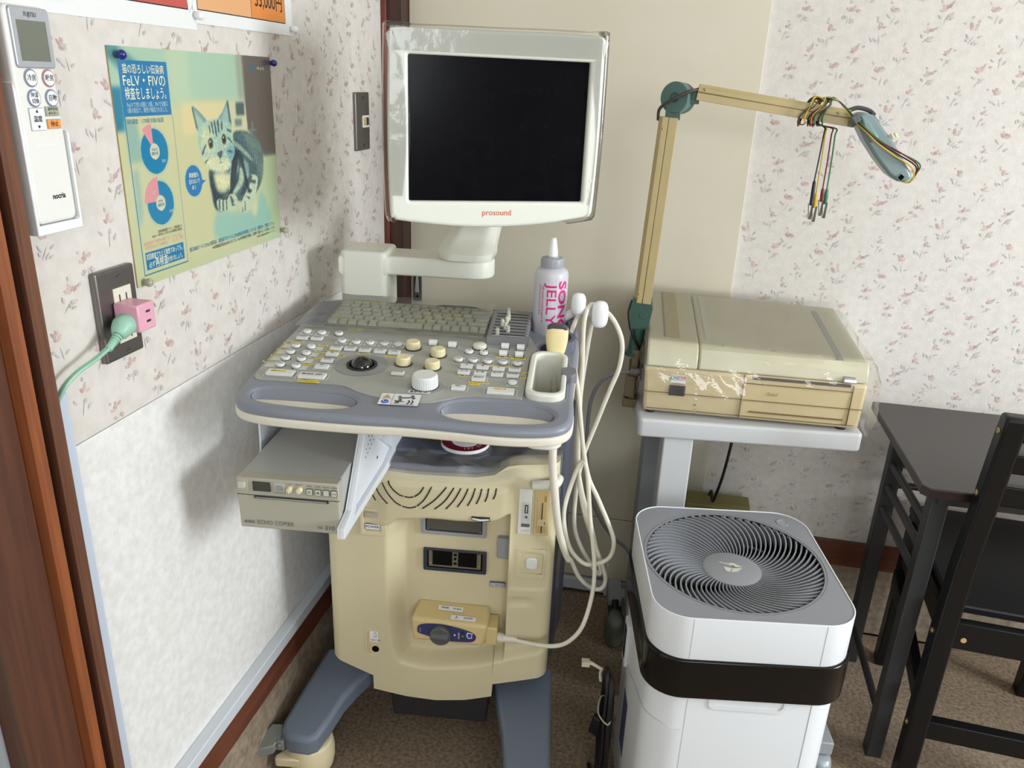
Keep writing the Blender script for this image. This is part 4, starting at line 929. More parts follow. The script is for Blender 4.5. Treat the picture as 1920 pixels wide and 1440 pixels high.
for (u, w_, a, b) in ((-0.164, -0.185, 0.0105, 0.0065), (-0.219, -0.218, 0.021, 0.0085), (-0.168, -0.221, 0.0205, 0.0085), (0.087, -0.190, 0.0105, 0.0065), (0.061, -0.227, 0.0105, 0.0065), (0.126, -0.229, 0.0205, 0.0085)):
    o = part('square_button', sq_btn(a, b), [M_['btn'], M_['ink_g']], panel, bevel=0.0007); o.location = (u, w_, 0)
# knobs
def knob(r, h, ribs):
    bm = new(); prof = [(r + 0.0016, 0.0012), (r + 0.0016, 0.0024), (r, 0.0024), (r * 0.97, h * 0.8), (r * 0.93, h * 0.95), (r * 0.86, h), (0.0005, h)]
    lathe(bm, prof[2:], None, 40, 0); lathe(bm, prof[:2], None, 40, 1)
    for k in range(ribs):
        a = 2 * PI * k / ribs; x, y = math.cos(a), math.sin(a)
        cyl(bm, (r * 1.0 * x, r * 1.0 * y, 0.003), (r * 0.965 * x, r * 0.965 * y, h * 0.86), 0.0006, n=6, mi=0)
    return bm
proto = part('rotary_knob', knob(0.0118, 0.015, 30), [M_['knob_c'], M_['dk']], panel); proto.location = (-0.039, -0.080, 0)
for p in ((0.008, -0.104), (-0.041, -0.148), (0.008, -0.156)): c = dup(proto, panel); c.location = (*p, 0)
o = lab(part('rotary_knob', knob(0.0198, 0.0215, 40), [M_['btn'], M_['dk']], panel), 'large white rotary knob'); o.location = (0.0095, -0.225, 0)
o = lab(part('rotary_knob', knob(0.0112, 0.009, 18), [mat('knob_pale', (226, 224, 206), 0.4), M_['dk']], panel), 'pale ribbed rotary knob'); o.location = (0.072, -0.059, 0)
bm = new(); ring2(bm, (0, 0), 0.0, 0.0245, 0.0054, 1); ball(bm, (0, 0, 0.001), 0.0185, n=32, zmin=-0.2); 
o = lab(part('trackball', bm, [mat('trackball_black', (12, 12, 14), 0.1, coat=0.5), M_['black_gap']], panel, recalc=False), 'black trackball'); o.location = (-0.1055, -0.163, -0.0035)
bm = new(); lathe(bm, [(0.0245, 0.0012), (0.0245, 0.0035), (0.0215, 0.0035), (0.0205, 0.0026)], None, 40, 0, cap=False); o = part('trackball_ring', bm, M_['dk'], panel); o.location = (-0.1055, -0.163, 0)
bm = new(); box(bm, -0.0082, 0.0082, -0.006, 0.006, 0.0012, 0.0022, 1); 
tube(bm, [(-0.0065, 0, 0.0045), (0.0065, 0, 0.0045)], 0.0062, 14, 1)
SWS = [(-0.009, -0.058), (0.025, -0.061), (0.115, -0.052), (0.142, -0.053), (0.115, -0.084), (0.142, -0.085)]
proto = part('rocker_switch', bm, [M_['btn'], M_['ink_g']], panel); proto.location = (*SWS[0], 0)
for p in SWS[1:]: c = dup(proto, panel); c.location = (*p, 0)
# yellow paper labels
YEL = [(-0.238, -0.083, 18, 4), (-0.252, -0.094, 14, 3.6), (-0.191, -0.094, 18, 3.6), (-0.253, -0.121, 16, 3.6), (-0.185, -0.121, 24, 3.8), (-0.254, -0.147, 16, 3.6), (-0.187, -0.147, 24, 3.8), (-0.254, -0.174, 22, 3.6), (-0.191, -0.175, 16, 3.8), (-0.223, -0.2165, 25, 5), (-0.171, -0.2325, 30, 4), (-0.169, -0.2385, 34, 4.6), (-0.159, -0.0135, 22, 4), (-0.166, -0.1155, 21, 3.6), (-0.149, -0.134, 10, 4), (-0.115, -0.1175, 23, 3.8), (-0.070, -0.121, 16, 4), (0.114, -0.0935, 18, 3.4), (0.141, -0.095, 26, 4), (0.117, -0.1325, 38, 3.2), (0.1555, -0.1475, 13, 4.6), (0.154, -0.170, 14, 4.6), (0.059, -0.178, 10, 3.8), (0.089, -0.1995, 32, 4.4), (0.083, -0.2055, 17, 4.2), (0.125, -0.2265, 19, 5)]
YT = ['患者登録', '2画面', 'ズーム', '心拍同期', 'PW/CW切替', '体表マーク', '計測終了キー', '画面クリア', 'レポート', '白黒プリント', '計測スタート', 'カーソルリセット', 'かな変換', '文字入力', '計測', 'コメント', 'ヘルプ', '感度', 'フォーカス', 'モード切替キー', 'ドプラ', 'カラー', '2画面', 'トラックボール', 'セレクト', 'フリーズ']
bm = new(); b2 = new()
for (u, w_, a, b), s in zip(YEL, YT):
    h = 0.0074 if (u, w_) in ((-0.223, -0.2165), (0.125, -0.2265)) else 0.0019
    M1 = Matrix.Translation((u, w_, 0))
    box(bm, u - a / 2000, u + a / 2000, w_ - b / 2000, w_ + b / 2000, 0.001, h if h < 0.005 else 0.0060)
    sz = b / 1000 * 0.85; txt(b2, s, sz, Matrix.Translation((u, w_, (h if h < 0.005 else 0.0060) + 0.0002)), 0, 0.00008, sx=min(1.1, a / 1000 * 0.9 / (len(s) * sz)))
part('yellow_label', bm, M_['yel'], panel)
for s, u, w_, sz in (('1', -0.236, -0.041, 0.006), ('2', -0.209, -0.042, 0.006), ('REP', -0.179, -0.041, 0.0042), ('PATIENT', -0.234, -0.0705, 0.004), ('PRESET', -0.209, -0.0695, 0.0042), ('ABC', -0.164, -0.073, 0.004), ('MENU', -0.139, -0.074, 0.004), ('BODY', -0.115, -0.073, 0.004), ('MEAS', -0.09, -0.073, 0.004), ('TRACE', -0.164, -0.106, 0.0045), ('ERASE', -0.14, -0.106, 0.0042), ('DEPTH', -0.115, -0.107, 0.0042), ('DUAL', -0.089, -0.108, 0.0042), ('PAGE', -0.065, -0.109, 0.0042), ('+', -0.163, -0.133, 0.010), ('MARK', -0.163, -0.1585, 0.0042),
                     ('SET', -0.164, -0.184, 0.005), ('MARK REF', -0.168, -0.2205, 0.0072), ('CANCEL', -0.041, -0.188, 0.005), ('B', 0.062, -0.144, 0.005), ('M', 0.088, -0.144, 0.005), ('D', 0.114, -0.146, 0.005), ('FLOW', 0.14, -0.146, 0.005), ('B｜B', 0.061, -0.168, 0.005), ('B｜M', 0.087, -0.169, 0.005), ('B｜D', 0.114, -0.168, 0.005), ('FLOW', 0.139, -0.168, 0.0052), ('SELECT', 0.087, -0.189, 0.005), ('REC', 0.061, -0.226, 0.005), ('◀', 0.057, -0.082, 0.004), ('▶', 0.082, -0.083, 0.004),
                     ('FREEZE', 0.069, -0.119, 0.0034), ('ZOOM', 0.093, -0.119, 0.0034), ('SCAN', 0.118, -0.119, 0.0034), ('SIZE', 0.142, -0.119, 0.0036), ('INV', 0.045, -0.119, 0.0036), ('AUTO', -0.233, -0.107, 0.0036), ('I', -0.207, -0.107, 0.004), ('REVIEW', -0.233, -0.134, 0.003), ('II', -0.206, -0.135, 0.004), ('CINE', -0.232, -0.160, 0.0036), ('MARK', -0.206, -0.160, 0.0034), ('PRINT', -0.231, -0.187, 0.0034), ('ENTER', -0.205, -0.188, 0.0032)):
    txt(b2, s, sz, Matrix.Translation((u, w_, 0.0068)), 0, 0.0001)
txt(b2, 'Bゲイン', 0.0075, Matrix.Translation((0.005, -0.248, 0.0022)), 0, 0.0002)
part('lettering', b2, M_['ink'], panel, recalc=False)
# keyboard ----------------------------------------------------------------
bm = new(); slab(bm, [rrect(-0.2185, 0.0775, -0.006, 0.1235, 0.002)], 0.0, 0.0022, 0.0)
kb = part('keyboard', bm, mat('key_well', (128, 128, 112), 0.6), US, M=KM)
def keymesh(w_, d_):
    bm = new(); a, b = w_ / 2, d_ / 2; i = 0.0013
    hexa(bm, [(-a, -b, 0.002), (a, -b, 0.002), (a, b, 0.002), (-a, b, 0.002), (-a + i, -b + i, 0.0078), (a - i, -b + i, 0.0078), (a - i, b - i * 0.6, 0.0078), (-a + i, b - i * 0.6, 0.0078)]); return bm
rows = [(0.1155, 0.0115, [1.0] + [0.78] * 15 + [1.3], 'E'), (0.0985, 0.0175, [1.0] * 13 + [2.2], '1234567890-^¥'), (0.0785, 0.0175, [1.4] + [1.0] * 12 + [1.8], ' QWERTYUIOP@['), (0.0585, 0.0175, [1.7] + [1.0] * 12 + [1.5], ' ASDFGHJKL;:]'), (0.0385, 0.0175, [2.2] + [1.0] * 11 + [2.0], ' ZXCVBNM,./ '), (0.0165, 0.0185, [1.2, 1.0, 1.1, 1.2, 1.0, 5.0, 1.0, 1.0, 1.0, 1.0, 1.0, 1.0, 0.9], '')]
cache = {}; bt = new(); by = new(); nk = 0
for (w_, d_, ws, chars) in rows:
    tot = sum(ws); x = -0.2165; k = 0.292 / tot
    for i, q in enumerate(ws):
        wd = q * k; key = (round(wd, 4), d_)
        if key not in cache:
            o = part('key', keymesh(wd - 0.0022, d_ - 0.0018), M_['keys'], kb, bevel=0.0006); cache[key] = o
        else: o = dup(cache[key], kb)
        o.location = (x + wd / 2, w_, 0)
        if chars and i < len(chars) and chars[i] not in ' E': txt(bt, chars[i], 0.0055, Matrix.Translation((x + wd * 0.36, w_ + d_ * 0.2, 0.0081)), 0, 0.00005)
        x += wd
part('key_lettering', bt, mat('key_ink', (110, 110, 98), 0.6), kb, recalc=False)
for (u, w_, a, b) in ((-0.187, 0.1165, 0.013, 0.005), (-0.171, 0.1165, 0.013, 0.005), (-0.155, 0.1165, 0.013, 0.005), (-0.139, 0.1165, 0.013, 0.005), (0.012, 0.0805, 0.014, 0.004), (-0.04, 0.0615, 0.010, 0.0045), (-0.02, 0.0605, 0.012, 0.0045), (-0.001, 0.0600, 0.010, 0.0045), (-0.052, 0.0405, 0.010, 0.0045), (-0.032, 0.0395, 0.008, 0.0045)):
    box(by, u - a / 2, u + a / 2, w_ - b / 2, w_ + b / 2, 0.0076, 0.0082)
part('key_label', by, mat('key_yellow', (222, 214, 96), 0.5), kb)
# slider box ---------------------------------------------------------------
bm = new(); hexa(bm, [(0.0795, -0.042, 0.0), (0.1525, -0.042, 0.0), (0.1525, 0.10, 0.0), (0.0795, 0.10, 0.0), (0.0805, -0.035, 0.0155), (0.152, -0.035, 0.0155), (0.152, 0.085, 0.0215), (0.0805, 0.085, 0.0215)])
tg = part('slider_box', bm, mat('slider_grey', (120, 121, 124), 0.42), US, bevel=0.0015, M=KM)
zt_ = lambda w_: 0.0155 + (w_ + 0.035) / 0.12 * 0.006
bm = new()
SL = [0.066 - 0.0132 * i for i in range(8)]
for w_ in SL: hexa(bm, [(0.0885, w_ - 0.0011, zt_(w_) - 0.002), (0.1465, w_ - 0.0011, zt_(w_) - 0.002), (0.1465, w_ + 0.0011, zt_(w_) - 0.002), (0.0885, w_ + 0.0011, zt_(w_) - 0.002), (0.0885, w_ - 0.0011, zt_(w_) + 0.0003), (0.1465, w_ - 0.0011, zt_(w_) + 0.0003), (0.1465, w_ + 0.0011, zt_(w_) + 0.0003), (0.0885, w_ + 0.0011, zt_(w_) + 0.0003)])
part('slider_slot', bm, M_['black_gap'], tg)
bm = new(); tube(bm, [(0, 0, -0.001), (0, 0, 0.009), (0, 0, 0.0115)], [0.0036, 0.0034, 0.0028], 12, 1)
proto = None
for w_, u in zip(SL, (0.109, 0.110, 0.1115, 0.1095, 0.103, 0.1095, 0.1155, 0.0985)):
    if proto is None: proto = o = part('slider', bm, M_['keys'], tg)
    else: o = dup(proto, tg)
    o.location = (u, w_, zt_(w_))
bm = new()
for i, w_ in enumerate(SL): txt(bm, str((2, 4, 6, 8, 10, 12, 14, 16)[i]), 0.0042, Matrix.Translation((0.1493, w_ + 0.001, zt_(w_) + 0.0004)), 0, 0.0001)
box(bm, 0.089, 0.140, -0.0322, -0.0317, zt_(-0.032), zt_(-0.032) + 0.0003); txt(bm, 'STC', 0.004, Matrix.Translation((0.118, 0.0755, zt_(0.0755) + 0.0004)), 0, 0.0001); box(bm, 0.094, 0.112, 0.0755, 0.076, zt_(0.0755), zt_(0.0755) + 0.0003); txt(bm, '16cm', 0.0035, Matrix.Translation((0.144, -0.0335, zt_(-0.033) + 0.0004)), 0, 0.0001)
part('lettering', bm, M_['wht_l'], tg, recalc=False)
# logo oval and caution sticker
bm = new(); poly(bm, [(0.004 + 0.040 * math.cos(t * PI / 20), 0.1395 + 0.0075 * math.sin(t * PI / 20), 0.0022) for t in range(40)], 0); txt(bm, 'prosound', 0.0095, Matrix.Translation((0.004, 0.1395, 0.0026)), 1, 0.0001, sx=1.25)
poly(bm, [(0.065 + 0.022 * math.cos(t * PI / 20), 0.134 + 0.0022 * math.sin(t * PI / 20), 0.002) for t in range(40)], 0)
part('name_plate', bm, [mat('plate_slate', (84, 90, 112), 0.4), mat('plate_pale', (170, 174, 184), 0.5)], console, recalc=False)
bm = new(); S0 = Matrix.Translation((-0.017, -0.278, 0.0014)) @ Matrix.Rotation(math.radians(2.0), 4, 'Z')
def sp(P, mi, h): poly(bm, [S0 @ Vector((a, b, h)) for a, b in P], mi)
sp(rrect(-0.0305, 0.0285, -0.0185, 0.0185, 0.002), 0, 0.0008)
sp([(-0.0118, -0.0185), (-0.0112, -0.0185), (-0.0112, 0.0185), (-0.0118, 0.0185)], 1, 0.0012); sp([(-0.0305, -0.0003), (-0.0115, -0.0003), (-0.0115, 0.0003), (-0.0305, 0.0003)], 1, 0.0012)
sp([(-0.0265, 0.0035), (-0.0155, 0.0035), (-0.021, 0.0145)], 1, 0.0012); sp([(-0.0252, 0.0043), (-0.0168, 0.0043), (-0.021, 0.0128)], 2, 0.0014); sp([(-0.0214, 0.0052), (-0.0206, 0.0052), (-0.0205, 0.0102), (-0.0215, 0.0102)], 1, 0.0016)
sp([(-0.021 + 0.0055 * math.cos(t * PI / 12), -0.009 + 0.006 * math.sin(t * PI / 12)) for t in range(24)], 3, 0.0012)
for a, b, c, d in ((-0.0236, -0.0066, -0.0224, -0.0114), (-0.0224, -0.0114, -0.0188, -0.0108), (-0.0188, -0.0108, -0.0184, -0.0084)):
    n = Vector((-(d - b), c - a, 0)).normalized() * 0.0006; sp([(a - n.x, b - n.y), (c - n.x, d - n.y), (c + n.x, d + n.y), (a + n.x, b + n.y)], 0, 0.0015)
def stroke(P, wd, mi, h=0.0012):
    for (a, b), (c, d) in zip(P, P[1:]):
        n = Vector((-(d - b), c - a, 0)).normalized() * wd / 2; sp([(a - n.x, b - n.y), (c - n.x, d - n.y), (c + n.x, d + n.y), (a + n.x, b + n.y)], mi, h)
for cx in (-0.002, 0.0165): sp([(cx + 0.0026 * math.cos(t * PI / 8), (0.0085 if cx < 0 else 0.0125) + 0.003 * math.sin(t * PI / 8)) for t in range(16)], 4, 0.0012)
stroke([(0.0005, 0.005), (0.012, 0.0065), (0.019, 0.009), (0.019, 0.002)], 0.004, 4); stroke([(-0.002, 0.004), (0.002, -0.004), (-0.004, -0.006)], 0.004, 4)
stroke([(-0.0075, -0.0035), (-0.004, -0.008), (0.001, -0.008), (0.0075, -0.0075)], 0.0016, 5, 0.0014); stroke([(-0.006, -0.012), (-0.004, -0.0085), (0.0, -0.012), (-0.006, -0.0125)], 0.0014, 5, 0.0014)
stroke([(0.012, -0.015), (0.015, -0.008), (0.013, -0.002)], 0.002, 5, 0.0014); stroke([(0.018, -0.015), (0.020, -0.008), (0.018, -0.002)], 0.002, 5, 0.0014); stroke([(-0.009, -0.0155), (0.024, -0.0165)], 0.0007, 5, 0.0014)
part('caution_sticker', bm, [M_['wht_l'], mat('amber_line', (120, 92, 40), 0.5), mat('amber', (232, 190, 110), 0.5), mat('sticker_blue', (40, 86, 190), 0.5), M_['ink_g'], M_['ink']], console, recalc=False)
# probe cup and holders
bm = new()
def cup(L0, L1, z0, z1):
    A = [bm.verts.new((x, y, z1)) for x, y in L0]; B = [bm.verts.new((x, y, z1)) for x, y in L1]; C = [bm.verts.new((x, y, z0)) for x, y in L0]; D = [bm.verts.new((x, y, z0 + 0.004)) for x, y in L1]
    n = len(L0)
    for i in range(n):
        j = (i + 1) % n
        for q in ((A[i], A[j], B[j], B[i]), (C[i], C[j], A[j], A[i]), (B[i], B[j], D[j], D[i])): bm.faces.new(q)
    bm.faces.new(D); bm.faces.new(C[::-1])
cup(rrect(0.1625, 0.2235, -0.2445, -0.0715, 0.022), rrect(0.1725, 0.2155, -0.233, -0.083, 0.015), -0.085, 0.010)
lab(part('probe_cup', bm, M_['white_warm'], console, bevel=0.0035, seg=3), 'open white probe cup set in the console')
bm = new(); extr(bm, [(0.2145, -0.165), (0.232, -0.172), (0.240, -0.160), (0.238, -0.140), (0.228, -0.135), (0.2145, -0.141)], -0.006, 0.0115, 'z'); lab(part('cup_notch', bm, mat('notch_grey', (120, 120, 126), 0.5), console, bevel=0.002), 'grey cable notch of the cup')
bm = new()
def holder(c, r, rz, a0, a1, h0, h1):
    n = 26; P0 = []; P1 = []
    for i in range(n + 1):
        a = math.radians(a0 + (a1 - a0) * i / n); P0.append((c[0] + r * math.cos(a), c[1] + rz * math.sin(a))); P1.append((c[0] + (r + 0.007) * math.cos(a), c[1] + (rz + 0.007) * math.sin(a)))
    for i in range(n):
        hexa(bm, [(*P0[i], h0), (*P1[i], h0), (*P1[i + 1], h0), (*P0[i + 1], h0), (*P0[i], h1), (*P1[i], h1), (*P1[i + 1], h1), (*P0[i + 1], h1)])
    bmesh.ops.remove_doubles(bm, verts=bm.verts[:], dist=1e-5)
holder((0.200, -0.030), 0.027, 0.030, -60, 80, -0.05, 0.020); holder((0.190, 0.062), 0.037, 0.037, -40, 75, -0.05, 0.024); holder((0.200, -0.030), 0.026, 0.029, -180, 180, -0.09, -0.004); holder((0.190, 0.062), 0.0365, 0.0365, -180, 180, -0.09, -0.004)
ext = bm
box(ext, 0.165, 0.226, 0.028, 0.097, -0.092, -0.088); box(ext, 0.176, 0.224, -0.056, -0.004, -0.105, -0.100)
part('probe_holder', bm, M_['blue_dk'], console, ang=60)
# cable hooks: two ovals on stalks
bm = new(); tube(bm, [(0.200, 0.115, 0.955), (0.214, 0.112, 0.972), (0.228, 0.106, 0.982), (0.236, 0.090, 0.988)], [0.010, 0.009, 0.008, 0.007], 14); superball(bm, (0.2355, 0.082, 1.006), (0.0132, 0.0095, 0.0200)); lab(part('cable_hook', bm, M_['white'], US), 'white oval cable hook nearest the bottle')
bm = new(); tube(bm, [(0.228, 0.108, 0.980), (0.246, 0.104, 0.984), (0.262, 0.096, 0.988), (0.273, 0.088, 0.990)], [0.008, 0.007, 0.0065, 0.006], 14); superball(bm, (0.2745, 0.080, 0.990), (0.0150, 0.0105, 0.0245)); part('cable_hook', bm, M_['white'], US)

# monitor arm -------------------------------------------------------------
bm = new()
arm = arc2([(-0.232, 0.205), (-0.226, 0.199), (-0.150, 0.199), (-0.141, 0.203), (-0.135, 0.209), (-0.10, 0.210), (0.00, 0.208), (0.035, 0.211), (0.058, 0.225), (0.066, 0.250), (0.058, 0.275), (0.035, 0.290), (0.0, 0.294), (-0.12, 0.300), (-0.200, 0.298), (-0.226, 0.285), (-0.233, 0.26)], 4)
slab(bm, [arm], 1.006, 1.043, 0.006)
slab(bm, [rrect(-0.232, -0.140, 0.198, 0.298, 0.012)], 0.93, 1.052, 0.007)
part('monitor_arm', bm, mat('arm_white', (228, 228, 216), 0.38), US, ang=50)
bm = new()
prof = [(0.190, 1.046, -0.036, 0.062), (0.192, 1.058, -0.040, 0.066), (0.200, 1.064, -0.041, 0.067), (0.225, 1.072, -0.036, 0.066), (0.245, 1.088, -0.027, 0.068), (0.256, 1.108, -0.020, 0.072), (0.262, 1.134, -0.016, 0.078)]
F = []; B = []
for (v, z, a, b) in prof:
    n = 14; rowf = []; rowb = []
    for i in range(n + 1):
        s = i / n; u = a + (b - a) * s; e = abs(2 * s - 1); back = 0.022 * max(0, e - 0.55) ** 1.5 * 3
        rowf.append(bm.verts.new((u, v + back, z))); rowb.append(bm.verts.new((u, v + 0.085 - (v - 0.19) * 0.5, z - 0.012 if z > 1.05 else z)))
    F.append(rowf); B.append(rowb)
for S in (F, B):
    for A, C in zip(S, S[1:]):
        for i in range(len(A) - 1): bm.faces.new((A[i], A[i + 1], C[i + 1], C[i]))
for A, C, D, E in zip(F, F[1:], B, B[1:]):
    bm.faces.new((A[0], C[0], E[0], D[0])); bm.faces.new((A[-1], C[-1], E[-1], D[-1]))
for k in (0, -1):
    for i in range(len(F[0]) - 1): bm.faces.new((F[k][i], F[k][i + 1], B[k][i + 1], B[k][i]))
box(bm, 0.022, 0.034, 0.2515, 0.2530, 1.105, 1.117)
part('monitor_swivel', bm, mat('swivel_white', (222, 222, 208), 0.4), US, ang=40)
# monitor -------------------------------------------------------------------
MN = Matrix.Translation((-0.37, 1.25, 0)) @ Matrix.Rotation(math.radians(6.5), 4, 'Z')
MM = MN.inverted() @ Matrix.Translation((-0.301, 1.361, 1.29)) @ Matrix.Rotation(math.radians(24.9), 4, 'Z')
FM = frame((0, 0, 0), (1, 0, 0), (0, 0, 1), (0, -1, 0))
MO = arc2([(-0.183, 0.135), (-0.181, 0.146), (-0.172, 0.152), (-0.10, 0.1545), (0.0, 0.1555), (0.10, 0.157), (0.165, 0.155), (0.174, 0.150), (0.176, 0.138), (0.177, 0.0), (0.174, -0.120), (0.170, -0.138), (0.160, -0.143), (0.08, -0.154), (0.0, -0.159), (-0.08, -0.157), (-0.165, -0.148), (-0.178, -0.143), (-0.184, -0.130), (-0.186, 0.0)], 4)
SCR = rrect(-0.1525, 0.1525, -0.1145, 0.1145, 0.003)
bm = new(); slab(bm, [MO, SCR], -0.004, 0.016, 0.006, M=FM @ Matrix.Translation((0, 0, -0.006)))
box(bm, -0.160, 0.160, 0.0075, 0.012, -0.122, 0.122)
mon = part('monitor', bm, mat('monitor_white', (229, 230, 219), 0.4), US, M=MM, ang=50)
bm = new(); slab(bm, [[(x * 0.985, y * 0.985) for x, y in MO]], -0.034, -0.002, 0.006, M=FM @ Matrix.Translation((0, 0, -0.006))); slab(bm, [rrect(-0.12, 0.12, -0.10, 0.10, 0.02)], -0.062, -0.030, 0.006, M=FM); lab(part('back_shell', bm, M_['blue'], mon, ang=50), 'blue-grey back shell')
bm = new(); box(bm, -0.1525, 0.1525, 0.0005, 0.008, -0.1145, 0.1145); lab(part('screen', bm, M_['screen'], mon), 'black switched-off screen')
for z in (-0.078, -0.093, -0.108):
    bm = new(); lathe(bm, [(0.0036, 0), (0.0036, 0.0012)], FM @ Matrix.Translation((0.1655, z, 0.0085)), 20, 1); lathe(bm, [(0.003, 0), (0.0028, 0.0022)], FM @ Matrix.Translation((0.1655, z, 0.0085)), 20, 0); part('button', bm, [M_['wht_l'], M_['ink_g']], mon)
bm = new(); txt(bm, 'prosound', 0.0138, FM @ Matrix.Translation((-0.0015, -0.1335, 0.0104)), 0, 0.00005, sx=0.97); lab(part('lettering', bm, M_['red_t'], mon, recalc=False), 'orange-red lettering')
bm = new(); extr(bm, [(-0.005, -0.004), (0.005, -0.004), (0.0, 0.005)], 0, 0.0006, 'z', 0, MN.inverted() @ MN @ frame((0.028, 0.2514, 1.111), (1, 0, 0), (0, 0.4, 0.9), (0, -0.9, 0.4))); part('warning_mark', bm, mat('amber_mark', (180, 130, 50), 0.5), US)
# copier bracket: two hanging cheeks and a shelf
bm = new()
slab(bm, [[(-0.288, 0.720), (0.098, 0.690), (0.098, 0.714), (-0.02, 0.79), (-0.06, 0.905), (-0.157, 0.905), (-0.160, 0.838), (-0.245, 0.745), (-0.288, 0.738)]], 0, 0.003, 0.0, M=frame((-0.101, 0, 0), (0, 1, 0), (0, 0, 1), (1, 0, 0)))
slab(bm, [[(-0.288, 0.720), (0.098, 0.690), (0.104, 0.722), (-0.02, 0.80), (-0.06, 0.905), (-0.157, 0.905), (-0.160, 0.838), (-0.245, 0.745), (-0.288, 0.738)], [(-0.235, 0.728), (-0.02, 0.714), (0.03, 0.722), (-0.055, 0.78), (-0.085, 0.865), (-0.130, 0.865), (-0.142, 0.825), (-0.222, 0.740)]], 0, 0.008, 0.001, M=frame((-0.098, 0, 0), (0, 1, 0), (0, 0, 1), (1, 0, 0)))
part('copier_bracket', bm, M_['brk'], US)
bm = new()
for r in range(5):
    for q in range(5):
        y = -0.118 + r * 0.013 - q * 0.004; z = 0.835 - q * 0.0135 + r * 0.002; poly(bm, [(-0.0974, y + 0.0016 * math.cos(t * PI / 5), z + 0.0016 * math.sin(t * PI / 5)) for t in range(10)])
poly(bm, [(-0.0974, -0.06 + 0.003 * math.cos(t * PI / 5), 0.745 + 0.003 * math.sin(t * PI / 5)) for t in range(10)])
part('vent_hole', bm, M_['dk'], US, recalc=False)
bm = new(); slab(bm, [[(-0.16, 0.716), (0.05, 0.700), (0.03, 0.79), (-0.06, 0.905), (-0.137, 0.905), (-0.142, 0.79), (-0.16, 0.74)]], 0, 0.003, 0.0, M=frame((-0.274, 0, 0), (0, 1, 0), (0, 0, 1), (1, 0, 0)))
box(bm, -0.258, -0.104, -0.235, 0.05, 0.7090, 0.7118); box(bm, -0.274, -0.098, -0.14, -0.05, 0.897, 0.903)
part('copier_bracket', bm, M_['brk'], US)

# ------------------------------------------------------------------ things on and at the scanner
def atUS(name, label, cat, u, v, z, rz=0, group=None):
    P = MN @ Vector((u, v, z)); return thing(name, label, cat, P, 6.5 + rz, group)
t = atUS('echo_copier', 'grey echo copier printer hanging under the console by the left wall', 'printer', -0.181, -0.27, 0.7125)
bm = new(); box(bm, -0.077, 0.077, 0.012, 0.24, 0.0, 0.0875); part('case', bm, M_['copier_t'], t, bevel=0.002)
bm = new(); hexa(bm, [(-0.0785, 0.004, 0.001), (0.0785, 0.004, 0.001), (0.0785, 0.016, 0.0), (-0.0785, 0.016, 0.0), (-0.0785, 0.0, 0.089), (0.0785, 0.0, 0.089), (0.0785, 0.022, 0.0885), (-0.0785, 0.022, 0.0885)])
fp = lab(part('front_panel', bm, M_['copier'], t, bevel=0.002), 'beige-grey front with controls')
bm = new()
box(bm, -0.0785, 0.0785, 0.0010, 0.005, 0.0595, 0.0605, 0); box(bm, -0.052, 0.0625, -0.0005, 0.006, 0.0555, 0.0590, 0); box(bm, -0.050, 0.060, -0.0012, 0.004, 0.0565, 0.0585, 1)
part('paper_slot', bm, [M_['dk'], M_['chrome']], t)
bm = new(); box(bm, -0.0755, -0.0605, -0.0006, 0.004, 0.066, 0.086, 1); box(bm, -0.0735, -0.0635, -0.0055, 0.002, 0.0735, 0.0835, 0); part('power_button', bm, [M_['keys'], M_['copier']], t, bevel=0.0008)
bm = new(); box(bm, -0.0525, -0.0255, -0.0012, 0.003, 0.0685, 0.084); lab(part('display', bm, mat('copier_lcd', (66, 66, 62), 0.25), t), 'dark display window')
bm = new(); box(bm, -0.0195, -0.0035, -0.0008, 0.003, 0.070, 0.083, 0); box(bm, -0.0165, -0.0065, -0.0035, 0.003, 0.0725, 0.0805, 1); part('rocker', bm, [mat('pale_field', (196, 192, 172), 0.5), M_['grey_m']], t)
proto = None
for u in (0.0045, 0.0195):
    bm = new(); lathe(bm, [(0.0048, 0), (0.0046, 0.005), (0.0038, 0.0065)], frame((0, 0, 0), (1, 0, 0), (0, 0, 1), (0, -1, 0)), 20); box(bm, -0.0006, 0.0006, -0.0072, -0.005, -0.004, 0.004)
    o = part('dial', bm, M_['knob_c'], t); o.location = (u, 0.0005, 0.0755)
for i, u in enumerate((0.0345, 0.0475, 0.0600, 0.0720)):
    bm = new(); slab(bm, [rrect(-0.0050, 0.0050, -0.0055, 0.0055, 0.0018)], 0, 0.0026, 0.0006, 1, FM); slab(bm, [rrect(-0.0042, 0.0042, -0.0047, 0.0047, 0.0014)], 0, 0.0030, 0.0006, 0, FM)
    if i == 0:
        slab(bm, [[(0.002 * math.cos(k * PI / 8), 0.002 * math.sin(k * PI / 8)) for k in range(16)], [(0.0013 * math.cos(k * PI / 8), 0.0013 * math.sin(k * PI / 8)) for k in range(16)]], 0.003, 0.0032, 0, 1, FM)
    if i == 1: poly(bm, [FM @ Vector((a, b, 0.0033)) for a, b in ((-0.002, 0.001), (0, 0.001), (0, 0.0026), (0.003, 0), (0, -0.0026), (0, -0.001), (-0.002, -0.001))], 1)
    if i == 3:
        for k in range(4): box(bm, -0.0032 + k * 0.0018, -0.0022 + k * 0.0018, -0.0034, -0.003, -0.0006, 0.0006, 1)
    o = part('button', bm, [M_['keys'], M_['ink_g']], t); o.location = (u, 0.001, 0.0735)
bm = new()
def fitw(bm, s, wd, size, M, mi=0, bold=0.0):
    b2 = new(); txt(b2, s, size, Matrix()); xs = [v.co.x for v in b2.verts]; q = max(xs) - min(xs); b2.free()
    txt(bm, s, size, M, mi, bold, sx=wd / q)
